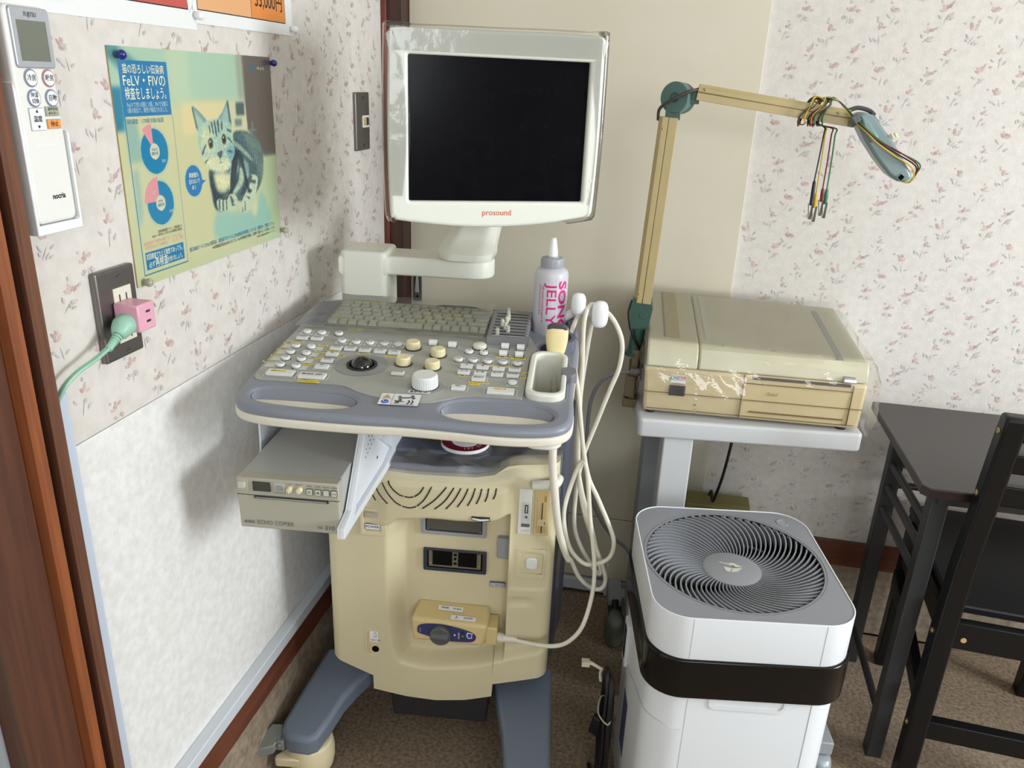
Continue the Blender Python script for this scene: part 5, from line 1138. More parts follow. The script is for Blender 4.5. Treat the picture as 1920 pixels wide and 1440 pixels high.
fitw(bm, 'ALOKA', 0.0165, 0.0062, FR(-0.0635, 0.0125, 0.0018), 1, 0.00012); fitw(bm, 'ECHO COPIER', 0.0575, 0.0098, FR(-0.0225, 0.0128, 0.0016)); fitw(bm, 'SSZ-', 0.0095, 0.0055, FR(0.0480, 0.0115, 0.0018), 0, 0.00005); fitw(bm, '310', 0.0150, 0.0100, FR(0.0620, 0.0120, 0.0016), 0, 0.0001)
for s, u in (('FEED', 0.0345), ('COPY', 0.0475), ('PRINT', 0.0600), ('OPEN', 0.0720)): txt(bm, s, 0.0036, FR(u, 0.0828, -0.0004), 0)
txt(bm, 'CONT', 0.0032, FR(0.0035, 0.0835, -0.0004), 0); txt(bm, 'BRIGHT', 0.0032, FR(0.0185, 0.0835, -0.0004), 0); txt(bm, 'VIDEO MODE', 0.0028, FR(-0.0115, 0.0675, -0.0004), 0); txt(bm, 'POWER', 0.0028, FR(-0.068, 0.0685, -0.0004), 0)
part('lettering', bm, [M_['ink_g'], M_['navy']], t, recalc=False)

t = atUS('gel_bottle', 'translucent squeeze bottle with magenta lettering in the console holder', 'bottle', 0.1840, 0.110, 0.862)
bm = new(); lathe(bm, [(0.0005, 0.0), (0.026, 0.0), (0.0300, 0.004), (0.0306, 0.02), (0.0304, 0.184), (0.0300, 0.191), (0.0285, 0.196), (0.0255, 0.199), (0.021, 0.201), (0.0175, 0.204)], None, 44); part('bottle_body', bm, mat('bottle_translucent', (220, 219, 226), 0.35, trans=0.22, rgb2=(208, 210, 224), vscale=8), t)
bm = new(); lathe(bm, [(0.0200, 0.200), (0.0205, 0.202), (0.0205, 0.216), (0.0190, 0.2185), (0.0115, 0.2195), (0.0105, 0.2215), (0.0005, 0.2215)], None, 36)
for k in range(40):
    a = 2 * PI * k / 40; cyl(bm, (0.0204 * math.cos(a), 0.0204 * math.sin(a), 0.202), (0.0204 * math.cos(a), 0.0204 * math.sin(a), 0.2155), 0.0005, n=5)
part('cap', bm, M_['cap_g'], t)
bm = new(); lathe(bm, [(0.0088, 0.2205), (0.0086, 0.228), (0.0070, 0.240), (0.0050, 0.2515), (0.0038, 0.2535), (0.0005, 0.254)], None, 28); part('nozzle', bm, M_['white'], t)
bm = new()
def onbottle(s, size, a0, zc, bold, mi, sx=1.0):
    b2 = new(); txt(b2, s, size, Matrix.Rotation(-PI / 2, 4, 'Z'), 0, bold, sx=sx)
    for k in range(-16, 17): bmesh.ops.bisect_plane(b2, geom=b2.verts[:] + b2.edges[:] + b2.faces[:], plane_co=(k * 0.002, 0, 0), plane_no=(1, 0, 0))
    for v in b2.verts:
        a = a0 + v.co.x / 0.0306; v.co = Vector((0.03075 * math.sin(a), -0.03075 * math.cos(a), zc + v.co.y))
    me = bpy.data.meshes.new('x'); b2.to_mesh(me); b2.free()
    for p in me.polygons: p.material_index = mi
    bm.from_mesh(me); bpy.data.meshes.remove(me)
onbottle('SONO', 0.0235, 0.76, 0.134, 0.0007, 0, 1.42); onbottle('JELLY', 0.0245, 0.06, 0.139, 0.0002, 0, 1.30); onbottle('high-quality coupling agent for', 0.0058, -0.42, 0.139, 0.00003, 0); onbottle('ultrasound transmission.', 0.0058, -0.62, 0.147, 0.00003, 0)
lab(part('lettering', bm, M_['mag'], t, recalc=False), 'magenta lettering')

# probe in the holder with its cable and plug box ----------------------------
t = atUS('ultrasound_probe', 'cream ultrasound probe in the holder, white cable running to its plug box', 'probe', 0.0, 0.0, 0.0)
bm = new()
sec = [(0.905, 0.006, 0.006), (0.922, 0.0075, 0.008), (0.934, 0.0098, 0.009), (0.950, 0.0160, 0.010), (0.966, 0.0188, 0.0105), (0.980, 0.0190, 0.0105), (0.987, 0.0182, 0.010)]
R = []
for z, a, b in sec: R.append([bm.verts.new((0.2025 + a * (abs(math.cos(k * PI / 14)) ** 0.7) * (1 if math.cos(k * PI / 14) >= 0 else -1), -0.014 + (z - 0.95) * 0.20 + b * (abs(math.sin(k * PI / 14)) ** 0.7) * (1 if math.sin(k * PI / 14) >= 0 else -1), z)) for k in range(28)])
for A, B in zip(R, R[1:]):
    for k in range(28): bm.faces.new((A[k], A[(k + 1) % 28], B[(k + 1) % 28], B[k]))
bm.faces.new(R[0][::-1]); bm.faces.new(R[-1])
part('probe_head', bm, mat('probe_cream', (234, 216, 162), 0.4), t)
bm = new()
for k in range(2):
    pass
A = []
for i in range(13):
    a = PI * i / 12; A.append((0.2025 - 0.0178 * math.cos(a), 0.985 + 0.0080 * math.sin(a)))
extr(bm, A, -0.0160, 0.002, 'y'); lab(part('probe_lens', bm, mat('lens_grey', (70, 68, 76), 0.45), t, bevel=0.002), 'dark rubber lens of the probe')
bm = new(); tube(bm, [(0.2025, -0.026, 0.915), (0.205, -0.030, 0.875), (0.208, -0.030, 0.80), (0.209, -0.034, 0.750), (0.216, -0.032, 0.69), (0.227, -0.020, 0.61), (0.243, 0.0, 0.545), (0.251, 0.01, 0.522)], [0.0060, 0.0068, 0.0072, 0.0074, 0.0074, 0.0072, 0.0062, 0.0055], 14); part('strain_relief', bm, M_['cable_w'], t)
V1 = 0.06
bm = new()
W1 = [(0.250, 0.012, 0.524), (0.256, 0.03, 0.508), (0.274, 0.05, 0.460), (0.297, 0.058, 0.433), (0.319, 0.06, 0.428), (0.328, 0.064, 0.446), (0.320, 0.066, 0.478), (0.298, 0.068, 0.531), (0.274, 0.068, 0.600), (0.260, 0.068, 0.668), (0.253, 0.066, 0.746), (0.251, 0.066, 0.821), (0.250, 0.066, 0.894), (0.247, 0.068, 0.964), (0.250, 0.076, 0.994), (0.258, 0.090, 1.004), (0.264, 0.104, 0.996), (0.262, 0.110, 0.965), (0.258, 0.106, 0.925), (0.252, 0.100, 0.842), (0.251, 0.090, 0.779), (0.252, 0.078, 0.713), (0.268, 0.074, 0.635), (0.290, 0.074, 0.566), (0.306, 0.072, 0.507), (0.318, 0.076, 0.455), (0.300, 0.090, 0.46), (0.262, 0.10, 0.53), (0.257, 0.102, 0.62), (0.266, 0.100, 0.70), (0.285, 0.092, 0.775), (0.304, 0.086, 0.845), (0.317, 0.084, 0.890), (0.319, 0.084, 0.934), (0.308, 0.086, 0.966), (0.288, 0.094, 0.990), (0.262, 0.102, 0.996), (0.240, 0.098, 0.985), (0.228, 0.080, 0.962), (0.222, 0.066, 0.935), (0.224, 0.064, 0.91)]
tube(bm, W1, 0.0043, 14, 7)
W3 = [(0.236, 0.062, 0.893), (0.247, 0.058, 0.842), (0.262, 0.054, 0.745), (0.277, 0.052, 0.681), (0.298, 0.052, 0.637), (0.324, 0.050, 0.581), (0.336, 0.048, 0.545), (0.330, 0.046, 0.512), (0.304, 0.046, 0.494), (0.278, 0.046, 0.496), (0.250, 0.048, 0.530), (0.236, 0.052, 0.596), (0.246, 0.056, 0.66), (0.262, 0.054, 0.71), (0.274, 0.05, 0.69), (0.286, 0.045, 0.60), (0.301, 0.035, 0.507), (0.302, 0.015, 0.452), (0.288, -0.010, 0.392), (0.264, -0.014, 0.354), (0.235, -0.010, 0.335), (0.195, -0.004, 0.330), (0.156, 0.0, 0.333)]
tube(bm, W3, 0.0043, 14, 7)
part('cable', bm, M_['cable_w'], t)
bm = new(); tube(bm, [(0.120, -0.001, 0.338), (0.126, -0.001, 0.337), (0.135, -0.001, 0.336), (0.160, 0.0, 0.334)], [0.0098, 0.0098, 0.0085, 0.0050], 16, 1); 
for x in (0.128, 0.132): lathe(bm, [(0.0100, 0), (0.0100, 0.0014)], frame((x, -0.001, 0.337), (0, 1, 0), (0, 0, 1), (1, 0, 0)), 18)
part('plug_relief', bm, M_['cable_w'], t)
bm = new()
hexa(bm, [(-0.046, -0.020, 0.326), (0.096, -0.020, 0.324), (0.100, 0.034, 0.320), (-0.042, 0.034, 0.322), (-0.050, -0.018, 0.378), (0.104, -0.020, 0.374), (0.104, 0.034, 0.386), (-0.042, 0.034, 0.390)])
pb = lab(part('plug_box', bm, mat('plug_cream', (214, 192, 138), 0.42), t, bevel=0.007, seg=3), 'tan plug box in the scanner port')
bm = new(); box(bm, 0.098, 0.122, -0.015, 0.030, 0.326, 0.368); part('plug_neck', bm, mat('plug_cream_neck', (211, 188, 134), 0.42), pb, bevel=0.003)
bm = new(); slab(bm, [arc2([(-0.036, 0.352), (-0.034, 0.362), (-0.020, 0.368), (0.010, 0.370), (0.035, 0.367), (0.065, 0.360), (0.079, 0.352), (0.080, 0.342), (0.070, 0.334), (0.035, 0.332), (0.010, 0.334), (-0.022, 0.342), (-0.034, 0.346)], 4)], 0, 0.0012, 0, M=frame((0, -0.0195, 0), (1, 0, 0), (0, 0, 1), (0, -1, 0)))
lab(part('blue_panel', bm, M_['navy'], pb), 'navy printed plate')
bm = new(); lathe(bm, [(0.0215, 0), (0.0210, 0.008), (0.0190, 0.010), (0.0005, 0.0105)], frame((0.0105, -0.0205, 0.347), (1, 0, 0), (0, 0, 1), (0, -1, 0)), 36); hexa(bm, [(-0.006, -0.036, 0.344), (0.027, -0.036, 0.344), (0.028, -0.030, 0.339), (-0.007, -0.030, 0.339), (-0.006, -0.036, 0.349), (0.027, -0.036, 0.349), (0.028, -0.030, 0.355), (-0.007, -0.030, 0.355)])
lab(part('lock_knob', bm, M_['grey_k'], pb, bevel=0.001), 'grey round locking knob')
bm = new(); sq = [(0.0635, 0.357), (0.0745, 0.355), (0.0725, 0.350), (0.0735, 0.344), (0.0655, 0.342), (0.0615, 0.349)]
poly(bm, [(a, -0.0209, b) for a, b in sq], 1); cx = sum(a for a, b in sq) / 6; cz = sum(b for a, b in sq) / 6; poly(bm, [(cx + (a - cx) * 0.72, -0.0211, cz + (b - cz) * 0.72) for a, b in sq], 2)
box(bm, 0.0535, 0.0565, -0.0225, -0.0205, 0.342, 0.356, 3); box(bm, 0.0530, 0.0570, -0.0235, -0.0205, 0.346, 0.351, 4)
cyl(bm, (0.0385, -0.0205, 0.348), (0.0385, -0.0212, 0.348), 0.002, mi=1, n=12)
Mx = frame((0.0465, -0.0210, 0.347), (0, 0, -1), (1, 0, 0), (0, -1, 0)); txt(bm, 'UST-9123', 0.0036, Mx, 1, 0.0001); Mx = frame((-0.0305, -0.0210, 0.353), (0, 0, -1), (1, 0, 0), (0, -1, 0)); txt(bm, 'ALOKA', 0.003, Mx, 1)
part('panel_marks', bm, [M_['navy'], M_['wht_l'], M_['violet'], M_['dk'], M_['chrome']], pb, recalc=False)
bm = new()
hexa(bm, [(0.0285, -0.0135, 0.3795), (0.078, -0.0135, 0.3778), (0.078, -0.004, 0.3800), (0.0285, -0.004, 0.3818), (0.0285, -0.0135, 0.3805), (0.078, -0.0135, 0.3788), (0.078, -0.004, 0.3810), (0.0285, -0.004, 0.3828)], 0)
hexa(bm, [(0.0, 0.006, 0.3845), (0.050, 0.006, 0.3830), (0.050, 0.017, 0.3852), (0.0, 0.017, 0.3868), (0.0, 0.006, 0.3855), (0.050, 0.006, 0.3840), (0.050, 0.017, 0.3862), (0.0, 0.017, 0.3878)], 0)
for s, a, b, z, sz in (('CE 0197', 0.063, -0.009, 0.3812, 0.0052), ('⚠', 0.040, -0.009, 0.3818, 0.006), ('SN M05', 0.038, 0.0115, 0.3855, 0.005), ('PROBE', 0.014, 0.0115, 0.3865, 0.005)): txt(bm, s, sz, frame((a, b, z), (0.9995, 0, -0.033), (0, 0.97, 0.2), (0, -0.2, 0.97)), 1, 0.0001)
part('plug_label', bm, [M_['wht_l'], M_['ink']], pb, recalc=False)

# maroon round label lying under the console
t = atUS('maroon_disc', 'maroon round lid with white rim lying under the console', 'lid', 0.038, 0.082, 0.7145)
bm = new(); lathe(bm, [(0.0455, 0.0), (0.0465, 0.001), (0.0465, 0.006), (0.0455, 0.007)], None, 56, 0); lathe(bm, [(0.0450, 0.0068), (0.0450, 0.0074)], None, 56, 1); lathe(bm, [(0.026, 0.0072), (0.026, 0.0079), (0.020, 0.0079)], None, 36, 0)
part('lid', bm, [M_['wht_l'], M_['maroon']], t)
bm = new()
for i, ch in enumerate('12V.CYCLE'):
    a = math.radians(-84 + i * 12); txt(bm, ch, 0.0095, Matrix.Translation((0.0345 * math.cos(a), 0.0345 * math.sin(a), 0.0078)) @ Matrix.Rotation(a + PI / 2, 4, 'Z'), 0, 0.0001)
part('lettering', bm, M_['wht_l'], t, recalc=False)

# ================================================================== CART WITH THE OLD RECORDER
ST = (-0.022, 1.50, 0.0); STY = 6.7
SM = Matrix.Translation(ST) @ Matrix.Rotation(math.radians(STY), 4, 'Z')
t = thing('instrument_cart', 'pale grey enamel cart on castors under the yellowed recorder', 'cart', ST, STY)
bm = new(); slab(bm, [rrect(0.0, 0.448, 0.0, 0.385, 0.012)], 0.700, 0.740, 0.006); part('top', bm, M_['stand'], t)
bm = new(); box(bm, 0.057, 0.118, 0.012, 0.072, 0.10, 0.702); part('post', bm, M_['stand'], t, bevel=0.003)
bm = new(); box(bm, 0.040, 0.098, 0.215, 0.275, 0.10, 0.702); part('post', bm, M_['stand_g'], t, bevel=0.003)  # rear post: the shadow it stands in is put into its darker grey
bm = new(); box(bm, 0.0, 0.036, 0.275, 0.37, 0.070, 0.102); box(bm, 0.425, 0.46, -0.16, 0.34, 0.070, 0.102); box(bm, 0.06, 0.43, 0.02, 0.06, 0.072, 0.10); box(bm, 0.06, 0.10, 0.04, 0.30, 0.072, 0.10); box(bm, 0.03, 0.43, 0.29, 0.33, 0.072, 0.10)
part('base_frame', bm, M_['stand_g'], t, bevel=0.003)
def ccast(u, v, m, k=1.0):
    bm = new(); r = 0.0335 * k; superball(bm, (u, v, r), (0.021 * k, r, r), 0.55, 32)
    for q in range(14):
        a = 2 * PI * q / 14; ball(bm, (u - 0.013 * k, v + r * 0.80 * math.cos(a), r + r * 0.80 * math.sin(a)), 0.0028, n=8)
    c = part('castor', bm, m, t, ang=60)
    bm = new(); top_solid(bm, [(u - 0.018, v - 0.004, 0.082), (u + 0.018, v - 0.004, 0.082), (u + 0.018, v + 0.060, 0.082), (u - 0.018, v + 0.060, 0.082)], 0.010); cyl(bm, (u, v + 0.03, 0.07), (u, v + 0.045, 0.10), 0.009); part('castor_fork', bm, M_['dk'], c)
g_cast = mat('castor_grey_green', (104, 108, 98), 0.6); c_cast = mat('castor_steel', (176, 186, 190), 0.35, metal=0.4)
ccast(0.018, 0.235, g_cast, 1.25); ccast(0.443, -0.150, c_cast); ccast(0.443, 0.31, g_cast); ccast(0.088, 0.04, g_cast)

EM = SM @ Matrix.Translation((0.006, 0.030, 0.740)) @ Matrix.Rotation(math.radians(-3.4), 4, 'Z')
t = thing('chart_recorder', 'yellowed electrocardiograph recorder lying on the cart under clear film', 'recorder', EM.translation, STY - 3.4)
EW, ED = 0.432, 0.355
def etop(u, v): return 0.150 - 0.010 * (u / EW) + 0.030 * (v / ED)
bm = new()
for i, (x, y) in enumerate(((0.02, 0.02), (EW - 0.03, 0.02), (0.02, ED - 0.03), (EW - 0.03, ED - 0.03))): cyl(bm, (x, y, 0.0), (x, y, 0.008), 0.010)
part('foot', bm, M_['dk'], t)
bm = new()
hexa(bm, [(0.004, 0.004, 0.006), (EW - 0.001, 0.004, 0.006), (EW - 0.001, ED, 0.006), (0.004, ED, 0.006), (0.0, 0.0, 0.103), (EW + 0.001, 0.0, 0.102), (EW + 0.001, ED, 0.112), (0.0, ED, 0.112)])
part('case', bm, M_['ecg'], t, bevel=0.007, seg=3)
def lidblock(u0, u1, name, m, lip=0.030):
    bm = new()
    P = []
    for u in (u0, u1):
        P.append([(u, 0.003, 0.1035), (u, lip * 0.30, 0.130), (u, lip * 0.62, 0.142), (u, lip, etop(u, lip) - 0.001), (u, lip * 1.5, etop(u, lip * 1.5)), (u, ED * 0.6, etop(u, ED * 0.6)), (u, ED - 0.02, etop(u, ED - 0.02)), (u, ED, etop(u, ED) - 0.015), (u, ED, 0.11)])
    A = [bm.verts.new(p) for p in P[0]]; B = [bm.verts.new(p) for p in P[1]]
    for i in range(len(A) - 1): bm.faces.new((A[i], A[i + 1], B[i + 1], B[i]))
    bm.faces.new((A[-1], A[0], B[0], B[-1])); bm.faces.new(A); bm.faces.new(B[::-1])
    return part(name, bm, m, t, bevel=0.004, ang=30)
lidblock(0.002, 0.1035, 'side_cover', M_['ecg_lid']); lidblock(0.1050, EW, 'lid', M_['ecg_lid'])
bm = new()
for (a, b, c, d, mi) in ((0.034, 0.036, 0.05, ED - 0.02, 1), (0.038, 0.066, 0.05, ED - 0.02, 0), (0.118, 0.130, 0.06, ED - 0.03, 2)):
    hexa(bm, [(a, c, etop(a, c) - 0.002), (b, c, etop(b, c) - 0.002), (b, d, etop(b, d) - 0.002), (a, d, etop(a, d) - 0.002), (a, c, etop(a, c) + 0.0012), (b, c, etop(b, c) + 0.0012), (b, d, etop(b, d) + 0.0012), (a, d, etop(a, d) + 0.0012)], mi)
part('lid_strip', bm, [M_['ecg_olive'], mat('strip_brown', (120, 100, 62), 0.5), mat('strip_pale', (206, 206, 196), 0.3)], t)
bm = new(); hexa(bm, [(0.372, 0.022, etop(0.372, 0.03) - 0.003), (0.384, 0.022, etop(0.384, 0.03) - 0.003), (0.384, 0.30, etop(0.384, 0.30) - 0.003), (0.372, 0.30, etop(0.372, 0.30) - 0.003), (0.372, 0.022, etop(0.372, 0.03) - 0.0005), (0.384, 0.022, etop(0.384, 0.03) - 0.0005), (0.384, 0.30, etop(0.384, 0.30) + 0.0012), (0.372, 0.30, etop(0.372, 0.30) + 0.0012)]); part('lid_window', bm, mat('window_strip', (160, 164, 156), 0.25), t)
bm = new()
ln_ = lambda x0, x1, z0, z1: box(bm, x0, x1, 0.0008 + 0.003 * (0.06 - (z0 + z1) / 2) / 0.1 - 0.0022, 0.006, z0, z1)
ln_(0.1962, 0.1974, 0.006, 0.102); ln_(0.4057, 0.4067, 0.0145, 0.0985); ln_(0.1965, 0.406, 0.0857, 0.0866); ln_(0.002, 0.1965, 0.0502, 0.0508); ln_(0.1965, 0.430, 0.0497, 0.0502); ln_(0.215, 0.398, 0.0240, 0.0260); ln_(0.010, 0.42, 0.0140, 0.0144)
part('seam', bm, mat('seam_brown', (122, 100, 64), 0.6), t)
bm = new(); box(bm, 0.214, 0.400, -0.0016, 0.006, 0.0955, 0.1005); part('handle_slot', bm, mat('slot_shade', (70, 62, 44), 0.6), t)
bm = new(); box(bm, 0.052, 0.084, -0.0015, 0.004, 0.046, 0.068, 0); box(bm, 0.060, 0.080, -0.0055, 0.002, 0.0485, 0.066, 1); part('power_switch', bm, [M_['dk'], M_['black']], t, bevel=0.0008)
bm = new(); box(bm, 0.053, 0.083, -0.0015, 0.003, 0.074, 0.090); part('switch_label', bm, M_['wht_l'], t)
bm = new(); txt(bm, 'ON', 0.0085, FR(0.0600, 0.0845, -0.0018), 0, 0.0001); txt(bm, 'OFF', 0.0085, FR(0.0752, 0.0845, -0.0018), 1, 0.0001); txt(bm, 'POWER I/N', 0.0045, FR(0.068, 0.0715, -0.0018), 2)
for x0, x1, mi in ((0.054, 0.0665, 0), (0.068, 0.0825, 1)):
    for (a, b, c, d) in ((x0, x1, 0.080, 0.0805), (x0, x1, 0.0885, 0.089), (x0, x0 + 0.0005, 0.080, 0.089), (x1 - 0.0005, x1, 0.080, 0.089)): box(bm, a, b, -0.0019, -0.0015, c, d, mi)
txt(bm, 'Fosul', 0.0095, FR(0.255, 0.0665, -0.0012), 3, 0.0001)
part('lettering', bm, [mat('label_teal', (40, 130, 140), 0.5), mat('label_rose', (190, 70, 90), 0.5), M_['ink_g'], mat('badge_tan', (160, 136, 92), 0.4)], t, recalc=False)
bm = new(); hexa(bm, [(0.382, -0.006, 0.106), (0.409, -0.006, 0.105), (0.409, 0.004, 0.105), (0.382, 0.004, 0.106), (0.384, -0.004, 0.115), (0.407, -0.004, 0.114), (0.407, 0.006, 0.116), (0.384, 0.006, 0.117)]); part('latch', bm, M_['chrome'], t, bevel=0.002)

# crinkled clear cover over the recorder
t2 = thing('plastic_cover', 'crinkled clear plastic cover draped over the yellowed recorder', 'cover', EM.translation, STY - 3.4, None)
R = random.Random(11)
ph = [R.uniform(0, 6) for _ in range(12)]
def crk(u, v): return 0.0011 * (math.sin(58 * u + 23 * v + ph[0]) * math.sin(41 * v - 15 * u + ph[1]) + 0.8 * math.sin(96 * u - 70 * v + ph[2]) * math.sin(33 * u + ph[3]))
bm = new()
part_top = None
bt_ = new(); grid(bt_, 60, 46, lambda s, q: (-0.004 + s * (EW + 0.012), 0.024 + q * (ED - 0.02), etop(-0.004 + s * (EW + 0.012), 0.024 + q * ED) + 0.0045 + 0.0008 * math.sin(s * 7 + q * 3) + crk(s * 0.2, q * 0.16) * 0.5))
grid(bm, 80, 14, lambda s, q: (-0.004 + s * (EW + 0.012), 0.024 - q * 0.033 + crk(s * 0.44, q * 0.12), etop(s * EW, 0.024) + 0.0045 - 0.058 * q ** 1.3 + 0.004 * math.sin(s * 21) * q))
grid(bm, 36, 40, lambda s, q: (-0.006 + s * 0.205, -0.010 - 0.010 * math.sin(q * 2.4) * (0.4 + s) + 0.9 * crk(s * 0.3, q * 0.2) , 0.1010 - 0.086 * q))
grid(bm, 40, 24, lambda s, q: (-0.007 - 0.004 * math.sin(q * 2.6) + 1.6 * crk(s * 0.35, q * 0.2), -0.012 + s * (ED + 0.01), etop(0, s * ED) + 0.004 - 0.155 * q))
grid(bm, 40, 24, lambda s, q: (EW + 0.008 + 0.020 * math.sin(q * 2.7) * (1 - 0.6 * s) + 2.0 * crk(s * 0.35, q * 0.2), -0.006 + s * (ED + 0.004), etop(EW, s * ED) + 0.004 - 0.150 * q))
part('film', bm, M_['film_crinkle'], t2, ang=180, recalc=False)
part('top_film', bt_, film_mat('smooth_film', 0.05, 0.12, 0.8, 0.25, 12), t2, ang=180, recalc=False)
bm = new()
for z in (0.098, 0.07, 0.04, 0.012): pass
grid(bm, 3, 40, lambda s, q: (0.101 + s * 0.006, -0.0135 - 0.012 * math.sin(q * 2.4) + 1.2 * crk(0.1, q * 0.9), 0.1010 - 0.086 * q))
part('seam_fold', bm, M_['film_crinkle'], t2, ang=180, recalc=False)

# ------------------------------------------------------------------ jointed lead arm
AY = 1.625
t = thing('lead_arm', 'jointed beige arm on green joints holding the electrode leads', 'arm', (-0.05, AY, 0.70))
def A(x, z, y=0.0): return (x + 0.05, y, z - 0.70)
bm = new(); box(bm, -0.012, 0.040, -0.02, 0.03, 0.020, 0.0395); box(bm, -0.010, 0.012, -0.022, 0.012, 0.045, 0.092); cyl(bm, (0.0, 0.0, 0.085), (0.0, 0.0, 0.125), 0.006); box(bm, -0.001, 0.014, -0.018, 0.02, 0.04, 0.150)
part('clamp', bm, mat('clamp_bronze', (120, 108, 84), 0.45, metal=0.5), t, bevel=0.0015)
bm = new(); cyl(bm, A(-0.049, 0.838), A(-0.042, 0.905), 0.0145, n=28); cyl(bm, A(-0.0495, 0.834), A(-0.049, 0.842), 0.0185, n=28); top = [(-0.063, 0.895), (-0.024, 0.897), (-0.018, 0.940), (-0.022, 0.960), (-0.060, 0.962), (-0.066, 0.930)]
extr(bm, [(x + 0.05, z - 0.70) for x, z in top], -0.016, 0.016, 'y'); cyl(bm, A(-0.037, 0.927, -0.0165), A(-0.037, 0.927, -0.0155), 0.008)
part('elbow', bm, M_['green_d'], t, bevel=0.004)
def beam(p, q, w, d, groove_mat):
    a = Vector(A(*p)); b = Vector(A(*q)); x = (b - a).normalized(); L = (b - a).length
    y = Vector((0, 1, 0)); z = x.cross(y)
    Mx = frame(a, x, y, z); bm = new()
    extr(bm, [(-d / 2, -w / 2), (-d * 0.28, -w / 2), (d / 2, -w / 2), (d / 2, w / 2), (-d * 0.28, w / 2), (-d / 2, w * 0.30), (-d / 2, w * 0.02), (-d * 0.42, w * 0.02), (-d * 0.42, -w * 0.03), (-d / 2, -w * 0.03)], 0, L, 'x', 0, Mx)
    return bm, Mx, L
bm, Mx, L = beam((-0.0415, 0.952), (-0.0265, 1.318), 0.036, 0.034, None)
b1 = part('lower_arm', bm, M_['arm_b'], t, bevel=0.0008)
bm = new()
for s in (0.02, 0.345): ball(bm, Mx @ Vector((s, -0.0165, 0.008)), 0.0022, n=10)
part('screw', bm, M_['brass'], t)
bm, Mx2, L2 = beam((0.022, 1.3655), (0.297, 1.3315), 0.029, 0.034, None)
part('upper_arm', bm, M_['arm_b'], t, bevel=0.0008)
bm = new(); box(bm, L2 - 0.001, L2 + 0.012, -0.016, 0.016, -0.0145, 0.006, M=Mx2); part('end_cap', bm, mat('cap_brown_grey', (134, 124, 110), 0.5), t, bevel=0.0015)
bm = new()
for s in (0.012, L2 - 0.022): ball(bm, Mx2 @ Vector((s, -0.0172, 0.006)), 0.0026, n=12)
part('screw', bm, M_['brass'], t)
jn = Vector((-0.36, -0.93, 0.05)).normalized(); jc = Vector(A(-0.0155, 1.3535, 0.0))
JM = Matrix.Translation(jc) @ jn.to_track_quat('Z', 'Y').to_matrix().to_4x4()
bm = new(); lathe(bm, [(0.0005, 0.0125), (0.0265, 0.0125), (0.0285, 0.0105), (0.0285, -0.008)], JM, 48); lathe(bm, [(0.0005, 0.0132), (0.009, 0.0132), (0.0095, 0.0126)], JM, 28, 1, cap=False); lathe(bm, [(0.0068, 0.0134), (0.0078, 0.0134)], JM, 28, 2, cap=False)
part('joint', bm, [M_['green'], mat('joint_ring', (62, 96, 90), 0.35), M_['dk']], t, ang=30)
bm = new(); lathe(bm, [(0.0275, -0.009), (0.0285, -0.010), (0.0285, -0.026), (0.0265, -0.028)], JM, 48); box(bm, -0.018, 0.010, -0.010, 0.014, -0.04, -0.012, M=Matrix.Translation(jc)); box(bm, 0.012, 0.042, -0.008, 0.020, -0.010, 0.014, M=Matrix.Translation(jc))
part('joint_back', bm, M_['green_d'], t, bevel=0.003)
bm = new(); tube(bm, [A(-0.046, 1.312, -0.006), A(-0.046, 1.330, -0.014), A(-0.036, 1.342, -0.020), A(-0.016, 1.354, -0.024), A(0.006, 1.365, -0.022), A(0.022, 1.370, -0.012), A(0.029, 1.374, -0.002)], 0.0030, 10); part('arm_cable', bm, mat('cable_brown', (62, 54, 50), 0.5), t)
bm = new(); tube(bm, [A(-0.061, 0.955, -0.006), A(-0.066, 0.930, -0.014), A(-0.058, 0.895, -0.018), A(-0.045, 0.868, -0.016), A(-0.036, 0.845, -0.006), A(-0.03, 0.80, 0.01)], 0.0032, 10); part('arm_cable', bm, M_['cable_k'], t)
# input box hanging on the end of the arm
bm = new()
BX = [(0.3045, 1.3400), (0.318, 1.3445), (0.334, 1.338), (0.352, 1.320), (0.376, 1.295), (0.398, 1.266), (0.416, 1.242), (0.4175, 1.233), (0.408, 1.2265), (0.394, 1.2280), (0.378, 1.238), (0.352, 1.264), (0.326, 1.295), (0.306, 1.325)]
extr(bm, [(x + 0.05, z - 0.70) for x, z in BX], -0.040, 0.016, 'y')
ib = part('input_box', bm, M_['teal'], t, bevel=0.007, seg=3)
bm = new(); P = [(0.310, 1.338), (0.327, 1.328), (0.348, 1.303), (0.336, 1.291), (0.320, 1.310)]
extr(bm, [(x + 0.05, z - 0.70) for x, z in P], -0.047, -0.036, 'y'); part('box_hump', bm, M_['teal'], ib, bevel=0.004, seg=3)
bm = new(); Mb = frame(A(0.338, 1.337, -0.012), (0.66, 0, -0.75), (0, 1, 0), (0.75, 0, 0.66)); box(bm, -0.006, 0.016, -0.012, 0.010, -0.003, 0.0006, 0, Mb); box(bm, 0.020, 0.034, -0.014, 0.012, -0.003, 0.0004, 1, Mb); part('box_window', bm, [mat('window_slate', (66, 72, 78), 0.35), mat('window_pale', (140, 150, 140), 0.4)], ib)
for (x, z, y) in ((0.3655, 1.3000, -0.034), (0.3805, 1.3005, 0.004)):
    bm = new(); a = Vector(A(x, z, y)); b = a + Vector((0.0075, -0.004, 0.007)) * 0.9; cyl(bm, a - (b - a) * 0.8, b, 0.0055, n=20); part('box_knob', bm, mat('knob_shell', (196, 190, 176), 0.4) if y < 0 else M_['knob_c'], ib, bevel=0.0008)
